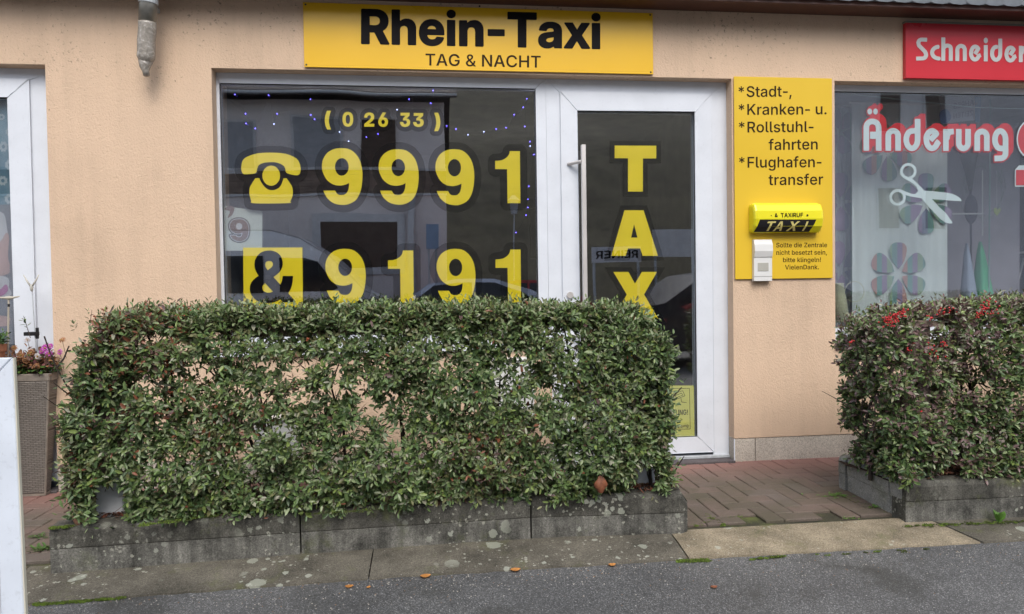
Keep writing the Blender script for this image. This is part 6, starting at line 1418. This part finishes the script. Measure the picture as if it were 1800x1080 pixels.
mb = MB()
for sx in (-1, 1): mb.tube([(cx+sx*(hb-.002), yp+DP-(DP-.03)-.002+.03-.028, .004), (cx+sx*(ht-.004), yp+.0, zt-.045)], .006, 6)
mb.build('corner_cane', RIMM, plr)
mb = MB(); mb.box(cx-hb, cx+hb, yp+.03, yp+2*DP-.03, .0015, .0155); mb.build('base_board', RIMM, plr)
mb = MB(); mb.box(cx-ht+.019, cx+ht-.019, yp+.0195, yp+2*DP-.0195, zt-.06, zt-.02); mb.build('potting_soil', SOIL, plr)
# autumn flowers in it
rng = np.random.default_rng(21)
fp = thing('planter_flowers', 'fading orange leaves with magenta asters in the wicker planter', 'plant', (cx, yp+DP, zt-.02))
FM = [m_leaf('dry_orange_leaf', (.34, .16, .07), .6), m_leaf('dry_brown_leaf', (.17, .09, .06), .6), m_leaf('dusky_red_leaf', (.20, .08, .08), .5), m_leaf('planter_green', (.12, .22, .05), .4), m_leaf('planter_dark_green', (.05, .11, .04), .4)]
n = 150; P = np.stack([cx+rng.uniform(-ht+.03, ht-.02, n), yp+rng.uniform(.02, .11, n), zt-.02+rng.uniform(0, .05, n)], 1)
D = norm(np.stack([(P[:,0]-cx)*2+rng.normal(0, .35, n), -.3+rng.normal(0, .3, n), rng.uniform(.4, 1.2, n)], 1))
def pickF(p, t, rng):
    r = rng.random(len(p)); lo = p[:,2] < zt+.035; m = np.select([r < .42, r < .68, r < .86, r < .95], [0, 1, 2, 3], 4); return np.where(lo & (r > .25), rng.choice([3, 4], len(p)), m)
foliage('leaves', fp, P, D, rng.uniform(.05, .14, n), 9, FM, None, .030, None, wr=.55, rng=rng, pickfn=pickF)
mb = MB()
for i in range(n): mb.tube([P[i]-np.array([0, 0, .04]), P[i]+D[i]*.1], [.0016, .001], 3, cap=False)
mb.build('flower_stems', TWIG, fp, props={'kind': 'stuff'})
MAG = plain('magenta_aster', (.42, .06, .34), .6, var=.1); YC = plain('aster_centre', (.35, .2, .03), .7); WHP = plain('faded_white_petal', (.55, .5, .5), .6)
def aster(nm, px, py, y, r, mat, tilt=.5):
    c = Vector(W(px, py, y)); mb = MB(); ax = Vector((rng.normal(0, .4), -1, rng.normal(.2, .4))).normalized(); a = ax.orthogonal().normalized(); b = ax.cross(a)
    for k in range(18):
        t = 2*PI*k/18+rng.normal(0, .08); d = a*math.cos(t)+b*math.sin(t); s = ax.cross(d)*r*.13; L = r*rng.uniform(.8, 1.1)
        mb.add([c+d*r*.12, c+d*L*.6+s+ax*.004, c+d*L-ax*.004, c+d*L*.6-s+ax*.003], [(0, 1, 2, 3)], 0)
    mb.ball(tuple(c+ax*.003), r*.2, 8, 5, 1); mb.tube([c, c+Vector((0, .02, -.05)), c+Vector((.0, .04, -.11))], .0013, 4, cap=False, m=2); mb.build(nm, [mat, YC, TWIG], fp, org=tuple(c))
for px, py, r, m in ((79,612,.026,MAG),(86,622,.024,MAG),(88,609,.022,MAG),(105,619,.024,MAG),(73,618,.02,MAG),(109,598,.022,FM[0]),(103,632,.018,FM[1]),(66,627,.024,WHP),(64,643,.02,FM[0]),(36,625,.026,FM[0]),(55,620,.026,FM[0]),(48,598,.018,WHP),(24,612,.024,FM[0])): aster('aster_bloom', px, py, yp-.01+rng.normal(0, .01), r, m)
# thin garden stakes standing in the planter
def stake_x(nm):
    y = yp+.06; t, b = Vector(W(56, 505, y)), Vector(W(65, 640, y)); root = thing('solar_stake', 'slim solar garden stake with small winged figure in the planter', 'garden stake', tuple(b))
    mb = MB(); mb.tube([b, t], .0028, 8); mb.build('rod', GALV, root)
    CR = plain('pale_translucent_plastic', (.52, .50, .44), .3); mb = MB()
    for s in (-1, 1): mb.tube([t+Vector((0, -.003, 0)), t+Vector((s*.02, -.004, .03)), t+Vector((s*.042, -.003, .072))], [.006, .005, .0025], 6)
    mb.ball(t+Vector((0, -.003, -.004)), (.010, .008, .022), 10, 6); mb.build('winged_figure', CR, root, smooth=True)
    mb = MB(); c = Vector(W(56, 587, y)); mb.box(c.x-.035, c.x+.032, y-.02, y+.02, c.z-.011, c.z+.011); mb.tube([c+Vector((.030, 0, -.03)), c+Vector((.030, 0, .035))], .009, 8); mb.build('solar_box', BLACK, root, bevel=.002)
stake_x(0)
y = yp-.03; t, b = Vector(W(15, 524, y)), Vector(W(13, 625, y)); root = thing('flat_top_stake', 'pale stake with flat broad top at the left picture edge', 'garden stake', tuple(b))
CRT = plain('cream_plastic', (.46, .42, .34), .4)
mb = MB(); mb.tube([b-Vector((0, 0, .08)), t-Vector((0, 0, .004))], .0048, 8); mb.build('rod', CRT, root)
mb = MB(); mb.tube([t+Vector((-.07, 0, .004)), t+Vector((-.02, 0, 0)), t, t+Vector((.03, 0, .002)), t+Vector((.058, 0, .008))], [.003, .007, .011, .006, .003], 8); mb.build('flat_top', CRT, root)
mb = MB(); mb.tube([t-Vector((0, 0, .05)), t-Vector((0, 0, .035))], .0062, 8); mb.build('rod_collar', BLACK, root)
# terracotta pot farther left, only its edge shows
tp = thing('flower_pot', 'terracotta pot with green plant beside the planter', 'flower pot', (-2.66, -.12, 0)); tc = W(-12, 612, -.2)
TER = plain('terracotta', (.36, .15, .08), .8, var=.12); mb = MB(); mb.tube([(tc[0], -.2, tc[2]-.16), (tc[0], -.2, tc[2]-.02), (tc[0], -.2, tc[2]-.019), (tc[0], -.2, tc[2]+.02)], [.04, .055, .062, .064], 24); mb.build('pot', TER, tp, smooth=False)
n = 26; P = np.stack([tc[0]+rng.normal(0, .03, n), -.2+rng.normal(0, .03, n), np.full(n, tc[2]+.0)], 1); D = norm(np.stack([rng.normal(.3, .5, n), rng.normal(0, .4, n), np.ones(n)], 1)); foliage('leaves', tp, P, D, rng.uniform(.05, .12, n), 7, FM, None, .03, None, wr=.5, rng=rng, pickfn=lambda p, t, r: r.choice([3, 3, 4], len(p)))
mb = MB(); mb.box(tc[0]-.06, tc[0]+.05, -.26, -.14, tc[2]-.19, tc[2]-.161)
for sx in (-.05, .03):
    for sy_ in (-.25, -.15): mb.box(tc[0]+sx-.008, tc[0]+sx+.008, sy_-.008, sy_+.008, .001, tc[2]-.19)
single(mb, 'plant_stand', GALV, 'thin metal plant stand left of the wicker planter', 'plant stand')

# white things behind the long hedge, glimpsed through its gaps
def wbox(nm, label, cat, px0, py0, px1, py1, y0, y1, feet=False):
    a, b = W(px0, py0, y0), W(px1, py1, y0); root = thing(nm, label, cat, ((a[0]+b[0])/2, (y0+y1)/2, b[2])); mb = MB(); mb.box(a[0], b[0], y0, y1, b[2], a[2]); mb.build('box_body', WP, root, bevel=.006, seg=2)
    mb = MB(); mb.box(a[0]-.008, b[0]+.008, y0-.012, y1, a[2]+.001, a[2]+.012); mb.build('lid', WP, root, bevel=.003); return root
wbox('letter_box', 'white letter box on the wall glimpsed through the middle of the hedge', 'letter box', 856, 636, 940, 735, -.13, -.001)
r = wbox('white_tub', 'white tub standing by the wall behind the left part of the hedge', 'tub', 446, 742, 522, 818, -.26, -.05)

# ================================================================== WHITE DISPLAY BOARD, FOREGROUND LEFT
yb0 = -2.55; tR, bR = Vector(W(24, 628.5, yb0)), Vector(W(30, 1075, yb0-.12)); base = -.045
db_ = thing('display_board', 'white framed pavement sign at the left picture edge', 'pavement sign', (tR.x-.33, yb0, base))
AL = plain('white_frame_profile', (.60, .65, .72), .3, var=.06, dirt=.25); ALS = plain('cream_side_profile', (.60, .57, .46), .4, var=.05)
sl_ = (bR.y-tR.y)/(tR.z-bR.z); dz = tR.z-base; Wd = .66; xr0, xr1 = tR.x, tR.x+(bR.x-tR.x)/(tR.z-bR.z)*dz
def lean(s, nm0):
    yf_ = lambda z, o=0: yb0+s*(.001)+s*(-1)*(-(tR.z-z)*.16)*1-0+o if s > 0 else yb0-.004+(-(tR.z-z)*.16)+o
    y_at = (lambda z: yb0+.03+(tR.z-z)*.16) if s > 0 else (lambda z: yb0-(tR.z-z)*.16)
    xl0, xl1 = xr0-Wd, xr0-Wd-(xr1-xr0); wf = .045
    def P(u, z, o): xl = xl0+(xl1-xl0)*(tR.z-z)/dz; x_ = xr0+(xr1-xr0)*(tR.z-z)/dz; return (xl+(x_-xl)*u, y_at(z)+o, z)
    def bar(us, zs_, m, nm, t=.009):
        (u0, u1), (z0, z1) = us, zs_; mb = MB(); v = [P(u, z, o) for o in (0, t) for z in (z0, z1) for u in (u0, u1)]; mb.add(v, [(0,1,3,2),(4,6,7,5),(0,4,5,1),(2,3,7,6),(0,2,6,4),(1,5,7,3)]); mb.build(nm, m, db_, bevel=.003)
    w = wf/Wd
    def quad(cs, m, nm, t=.009):
        mb = MB(); v = [P(u, z, o) for o in (0, t) for u, z in cs]; mb.add(v, [(0,1,2,3),(7,6,5,4),(0,4,5,1),(1,5,6,2),(2,6,7,3),(3,7,4,0)]); mb.build(nm, m, db_, bevel=.0025)
    z0_, zi, zo = base+.002, tR.z-.045, tR.z-.0005
    quad([(0, z0_), (w, z0_), (w, zi), (0, zo)], AL, 'side_profile'); quad([(1-w, z0_), (1-.004, z0_), (1-.004, zo), (1-w, zi)], AL, 'side_profile'); bar((1-.0038, 1), (base+.002, tR.z-.001), ALS, 'edge_strip', .011)
    quad([(w+.001, zi+.0005), (1-w-.001, zi+.0005), (1-.006, zo), (.002, zo)], AL, 'top_profile'); bar((w+.001, 1-w-.001), (base+.10, base+.145), AL, 'bottom_profile'); bar((w+.001, 1-w-.001), (base+.1455, tR.z-.0455), plain('poster_sheet', (.55, .58, .62), .3), 'poster_sheet', .006)
lean(-1, 'front')
mb = MB(); mb.tube([(tR.x-.5, yb0+.02, tR.z-.1), (tR.x-.5, yb0+.38, base)], .012, 8); mb.build('stay', GALV, db_)

# ================================================================== ACROSS THE STREET (seen mirrored in the panes)
def MR(px, py, Y): p = W(px, py, Y); return np.array([p[0], 2*GY-Y, p[2]])      # real place of a mirrored thing Y metres behind the pane
far_pl = plain('grey_beige_render', (.80, .74, .73), .9, var=.06, vscale=.6); dkw = plain('dark_stained_cladding', (.24, .18, .145), .8, var=.2); shut = plain('grey_roller_shutter', (.36, .37, .40), .6); tiles = plain('dark_roof_tiles', (.10, .085, .08), .7, var=.2, bmp=.5, bscale=8); whp = plain('white_far_frame', (.62, .62, .64), .5); dkg = plain('dark_opening', (.10, .07, .055), .8)
YH_ = 13.6; A0 = MR(300, 300, YH_); A1 = MR(783, 300, YH_); yh = A0[1]; xr_ = A1[0]; xl_ = xr_-11.5
hs_ = thing('house', 'grey beige house across the street with roller shutters and brown cladding', 'house', ((xr_+xl_)/2, yh-4, -.05))
ze = MR(600, 176, YH_)[2]; zband1, zband0 = MR(600, 299, YH_)[2], MR(600, 344, YH_)[2]
mb = MB(); mb.box(xl_, xr_, yh-8, yh, -.1, zband0); mb.box(xl_, xr_, yh-8, yh, zband1, ze); mb.build('wall', far_pl, hs_)
mb = MB()
for k in range(9): z = zband0+(zband1-zband0)*k/9; mb.box(xl_-.02, xr_+.02, yh-7.9, yh+.03+(.01 if k % 2 else 0), z+.004, z+(zband1-zband0)/9)
mb.build('cladding', dkw, hs_)
for z in (zband0, zband1): mb = MB(); mb.box(xl_-.03, xr_+.03, yh+.001, yh+.07, z-.03, z+.03); mb.build('white_trim', whp, hs_)
mb = MB(); mb.prism([(yh+.6, ze-.05), (yh+.6, ze+.08), (yh-4, ze+3.2), (yh-8.6, ze+.08), (yh-8.6, ze-.05), (yh-4, ze+2.9)], 'x', xl_-.3, xr_+.3); roof = mb.build('roof', tiles, hs_)
mb = MB(); mb.tube([(xl_-.3, yh+.66, ze), (xr_+.3, yh+.66, ze)], .035, 10); mb.build('gutter', GALV, roof)
def fwin(px0, px1, py0, py1, nm='window', glass=False, matp=None):
    a, b = MR(px0, py0, YH_), MR(px1, py1, YH_); x0, x1, z0, z1 = a[0], b[0], b[2], a[2]
    fw_ = .2 if glass and not matp else .07; mb = MB(); mb.box(x0-fw_, x1+fw_, yh+.001, yh+.05, z0-fw_, z1+fw_); w = mb.build(nm, whp if not matp else matp, hs_); mb = MB(); mb.box(x0, x1, yh+.0505, yh+.06, z0, z1); mb.build('pane' if glass else 'shutter', dkg if glass else shut, w); return w
fwin(515, 600, 207, 296); fwin(380, 448, 216, 300); fwin(250, 320, 216, 300); fwin(120, 190, 216, 300); fwin(564, 700, 389, 470, 'garage_door', True); fwin(640, 690, 215, 290, glass=True, matp=dkg)
p_ = MR(728, 600, YH_); mb = MB(); mb.box(p_[0]-.08, p_[0]+.08, yh+.07, yh+.25, -.05, zband0); mb.build('corner_post', whp, hs_)
# second, paler house farther along: it fills the right panes
YB = 15.0; B0, B1 = MR(1440, 300, YB), MR(2150, 300, YB); yb2 = B0[1]
h2 = thing('house', 'pale rendered house across the street opposite the tailor shop', 'house', ((B0[0]+B1[0])/2, yb2-4, -.05)); zt2 = MR(1600, 60, YB)[2]
mb = MB(); mb.box(B0[0], B1[0], yb2-8, yb2, -.1, zt2); mb.build('wall', plain('pale_grey_render', (.72, .70, .72), .9, var=.06, vscale=.7), h2)
mb = MB(); mb.prism([(yb2+.5, zt2), (yb2+.5, zt2+.15), (yb2-4, zt2+3), (yb2-8.5, zt2+.15), (yb2-8.5, zt2)], 'x', B0[0]-.3, B1[0]+.3); mb.build('roof', tiles, h2)
for px in (1545, 1625, 1860, 1960):
    for py in (160, 330):
        a, b = MR(px, py, YB), MR(px+36, py+72, YB); mb = MB(); mb.box(a[0]-.06, b[0]+.06, yb2+.001, yb2+.05, b[2]-.06, a[2]+.06); w = mb.build('window', whp, h2); mb = MB(); mb.box(a[0], b[0], yb2+.0505, yb2+.06, b[2], a[2]); mb.build('pane', dkg, w)
# hillside behind
def hill(y0, y1, x0, x1, z0, slope):
    mb = MB(); nx, ny = 90, 34; V = []
    for i in range(nx+1):
        for j in range(ny+1): x = x0+(x1-x0)*i/nx; y = y0+(y1-y0)*j/ny; V.append((x, y, z0+slope*(y0-y)*(1-.35*j/ny)+1.1*noise.noise(Vector((x*.09, y*.09, 0)))*min(1, j/4)))
    mb.add(V, [(i*(ny+1)+j, (i+1)*(ny+1)+j, (i+1)*(ny+1)+j+1, i*(ny+1)+j+1) for i in range(nx) for j in range(ny)]); return mb
HILL = m_concrete('wooded_hillside', (.045, .042, .028), (.11, .10, .065), moss=.5, scale=.15)
hill(-16.4, -75, -80, 80, -.05, .62).build('hillside', HILL, props={'kind': 'structure'}, org=(0, -40, 0), smooth=True)
rng = np.random.default_rng(2); n = 3000; x = rng.uniform(-60, 60, n); yy = -52-rng.random(n)*18; z = -.05+.62*(-16.4-yy)*.80
k = ~(((x > xl_-1) & (x < xr_+.6) & (yy > yh-9)) | ((x > B0[0]-1) & (x < B1[0]+1) & (yy > yb2-9))); P = np.stack([x, yy, z], 1)[k]; D = norm(np.stack([rng.normal(0, .3, len(P)), rng.normal(.2, .3, len(P)), np.ones(len(P))], 1))
wd = bpy.data.objects.new('far_wood', None); link(wd, None, (0, -30, 0), {'kind': 'stuff'})
WL = [m_leaf('wood_dark', (.045, .042, .028), .8, .0), m_leaf('wood_brown', (.09, .07, .05), .8, .0), m_leaf('wood_green', (.05, .062, .03), .8, .0)]
foliage('wood_thicket', wd, P, D, rng.uniform(1.2, 2.8, len(P)), 10, WL, None, .42, None, wr=.4, rng=rng, pickfn=lambda p, t, r: r.choice(3, len(p)))
# vehicles
def wheel(root, x, y, z, r, w=.2):
    mb = MB(); mb.tube([(x, y-w/2, z), (x, y+w/2, z)], r, 24); t = mb.build('wheel', BLACK, root, org=(x, y, z)); mb = MB(); mb.tube([(x, y-w/2-.006, z), (x, y+w/2+.006, z)], r*.6, 16); mb.build('rim', STEEL, t)
def vehicle(nm, label, cat, prof, wins, x0, yn, wdt, body, sgn=1, wheels=(), wr_=.33, lights=None, z0=-.045, tumble=.12):
    """side profile (x, z) pushed across the width and drawn in towards the roof; yn = side nearest the shop"""
    root = thing(nm, label, cat, (x0, yn-wdt/2, z0)); zm = max(p[1] for p in prof); mb = MB(); n = len(prof); V = []
    def inset(z): return tumble*max(0, (z-zm*.5)/(zm*.5))**1.5
    rows = [(yn-.05, .97), (yn, 1.0), (yn-wdt, 1.0), (yn-wdt+.05, .97)]
    ps = np.array(prof); c = ps.mean(0)
    for (yy_, s), si in zip(rows, (1, 1, -1, -1)):
        for p in prof: q_ = c+(np.array(p)-c)*(1 if s == 1 else 1.0); V.append((x0+sgn*q_[0], yy_-si*inset(q_[1]), z0+q_[1]))
    V = [V[i] for i in range(n, 3*n)]
    tri = tessellate_polygon([[Vector((p[0], p[1], 0)) for p in prof]]); F = [tuple(t) for t in tri]+[tuple(n+i for i in t) for t in tri]+[(i, (i+1) % n, n+(i+1) % n, n+i) for i in range(n)]
    mb.add(V, F); b = mb.build('body', body, root, bevel=.03, seg=2)
    for w in wins:
        for side in (0, 1):
            mb = MB(); V = []; y_ = yn+.004 if side == 0 else yn-wdt-.004
            V = [(x0+sgn*p[0], y_-(1 if side == 0 else -1)*inset(p[1]), z0+p[1]) for p in w]; mb.add(V, [tuple(range(len(w)))]); mb.build('side_window', CARG, root)
    for wx in wheels: 
        for yy_ in (yn-.11, yn-wdt+.11): wheel(root, x0+sgn*wx, yy_, z0+wr_, wr_)
    return root
CARG = plain('dark_car_glass', (.015, .017, .022), .08); SIL = plain('silver_van_paint', (.80, .80, .84), .25, metal=.15, var=.02); SIL2 = plain('silver_car_paint', (.62, .66, .78), .22, metal=.3, var=.02); DKP = plain('dark_grey_car_paint', (.05, .05, .055), .2, var=.02); REDP = plain('red_car_paint', (.40, .03, .03), .25, var=.02)
Yv = 10.6; v1 = MR(705, 480, Yv); vp = [(0,.45),(0,.85),(-.25,1.05),(-.75,1.25),(-1.55,2.05),(-2.1,2.42),(-2.7,2.58),(-6.0,2.62),(-6.1,2.5),(-6.1,.4),(-.1,.3)]
v = vehicle('van', 'silver high roofed van parked across the street', 'van', vp, [[(-1.35,1.32),(-1.75,1.9),(-2.0,1.98),(-2.55,1.98),(-2.55,1.25),(-1.5,1.25)], [(-2.9,1.25),(-2.9,2.0),(-4.3,2.0),(-4.3,1.25)], [(-4.45,1.25),(-4.45,2.0),(-5.8,2.0),(-5.8,1.25)]], v1[0], v1[1], 1.95, SIL, wheels=(-1.0, -4.9), wr_=.36)
mb = MB(); mb.tube([(v1[0]-2.75, v1[1]+.012, 1.0), (v1[0]-2.6, v1[1]+.012, 1.0)], .018, 6); mb.build('door_handle', BLACK, v)
cp = [(0,.35),(.02,.62),(.25,.78),(1.15,.93),(1.75,1.35),(2.3,1.44),(3.0,1.43),(3.7,1.2),(4.15,.98),(4.3,.9),(4.35,.4),(4.2,.25),(.1,.25)]
cw_ = [[(1.35,.93),(1.85,1.32),(2.3,1.37),(2.55,1.37),(2.55,.93)], [(2.62,.93),(2.62,1.37),(3.0,1.36),(3.55,1.15),(3.75,.98)]]
c1_ = MR(590, 500, 9.0); vehicle('car', 'silver car parked in front of the van across the street', 'car', cp, cw_, c1_[0], c1_[1]+.6, 1.75, SIL2, wheels=(.85, 3.45), wr_=.31)
c2_ = MR(1030, 500, 5.6); vehicle('car', 'dark grey car parked on the near side of the road', 'car', [(a*1.05, b*1.05) for a, b in cp], [[(a*1.05, b*1.05) for a, b in w] for w in cw_], c2_[0], c2_[1], 1.8, DKP, wheels=(.85, 3.45), wr_=.33)
c3_ = MR(960, 500, 11.5); vehicle('car', 'small red car standing farther along the opposite kerb', 'car', [(a*.85, b*1.0) for a, b in cp], [[(a*.85, b) for a, b in w] for w in cw_], c3_[0]-2.6, c3_[1], 1.65, REDP, wheels=(.75, 2.95), wr_=.3)
# poster, street lamp, banner
def plate(nm, label, cat, px0, py0, px1, py1, Y, mat, txt=None, posts=True, ink=None):
    a, b = MR(px0, py0, Y), MR(px1, py1, Y); root = thing(nm, label, cat, ((a[0]+b[0])/2, a[1], -.05)); mb = MB(); mb.box(a[0], b[0], a[1]-.03, a[1], b[2], a[2]); mb.build('panel', mat, root)
    for x in (a[0]+.06, b[0]-.06): mb = MB(); mb.tube([(x, a[1]-.06, -.05), (x, a[1]-.06, a[2])], .03, 8); mb.build('post', GALV, root)
    if txt: 
        yy_ = a[1]+.006; xm0, xm1 = max(a[0], b[0])-.08, min(a[0], b[0])+.08; cap = (a[2]-b[2])*.5; zb_ = b[2]+(a[2]-b[2])*.25
        V, F = flatten(text_loops(txt, 'B', 0, 0, abs(xm1-xm0), 0, cap), lambda u, w: (xm0-u, yy_, zb_-w)); mb = MB(); mb.add(V, F); mb.build('lettering', ink or INK, root)
    return root
plate('banner', 'white banner lettered REINER on the fence across the street', 'banner', 1040, 437, 1128, 462, 9.5, PW, 'REINER')
plate('notice_board', 'pale notice board with red line beside the banner', 'board', 1150, 405, 1222, 452, 10.5, whp)
plate('poster_stand', 'blue and white poster stand by the dark house corner', 'poster', 749, 393, 771, 438, 13.0, plain('blue_white_poster', (.25, .35, .5), .5))
lm = MR(905, 500, 12.0); sl2 = thing('street_lamp', 'old style street lamp across the street', 'street lamp', (lm[0], lm[1], -.05)); zl = MR(905, 375, 12.0)[2]
mb = MB(); mb.tube([(lm[0], lm[1], -.05), (lm[0], lm[1], 1.0), (lm[0], lm[1], zl)], [.02, .018, .015], 8); mb.build('pole', GALV, sl2); mb = MB(); mb.tube([(lm[0], lm[1], zl), (lm[0], lm[1], zl+.32), (lm[0], lm[1], zl+.34), (lm[0], lm[1], zl+.46)], [.07, .11, .15, .03], 8); mb.build('lantern', GALV, sl2)
# opposite kerb strip
mb = MB(); mb.box(-60, 60, -16.4, -12.6, -.2, .06)
mb.build('opposite_pavement', GUTTER, props={'kind': 'structure'}, org=(0, -13, 0))
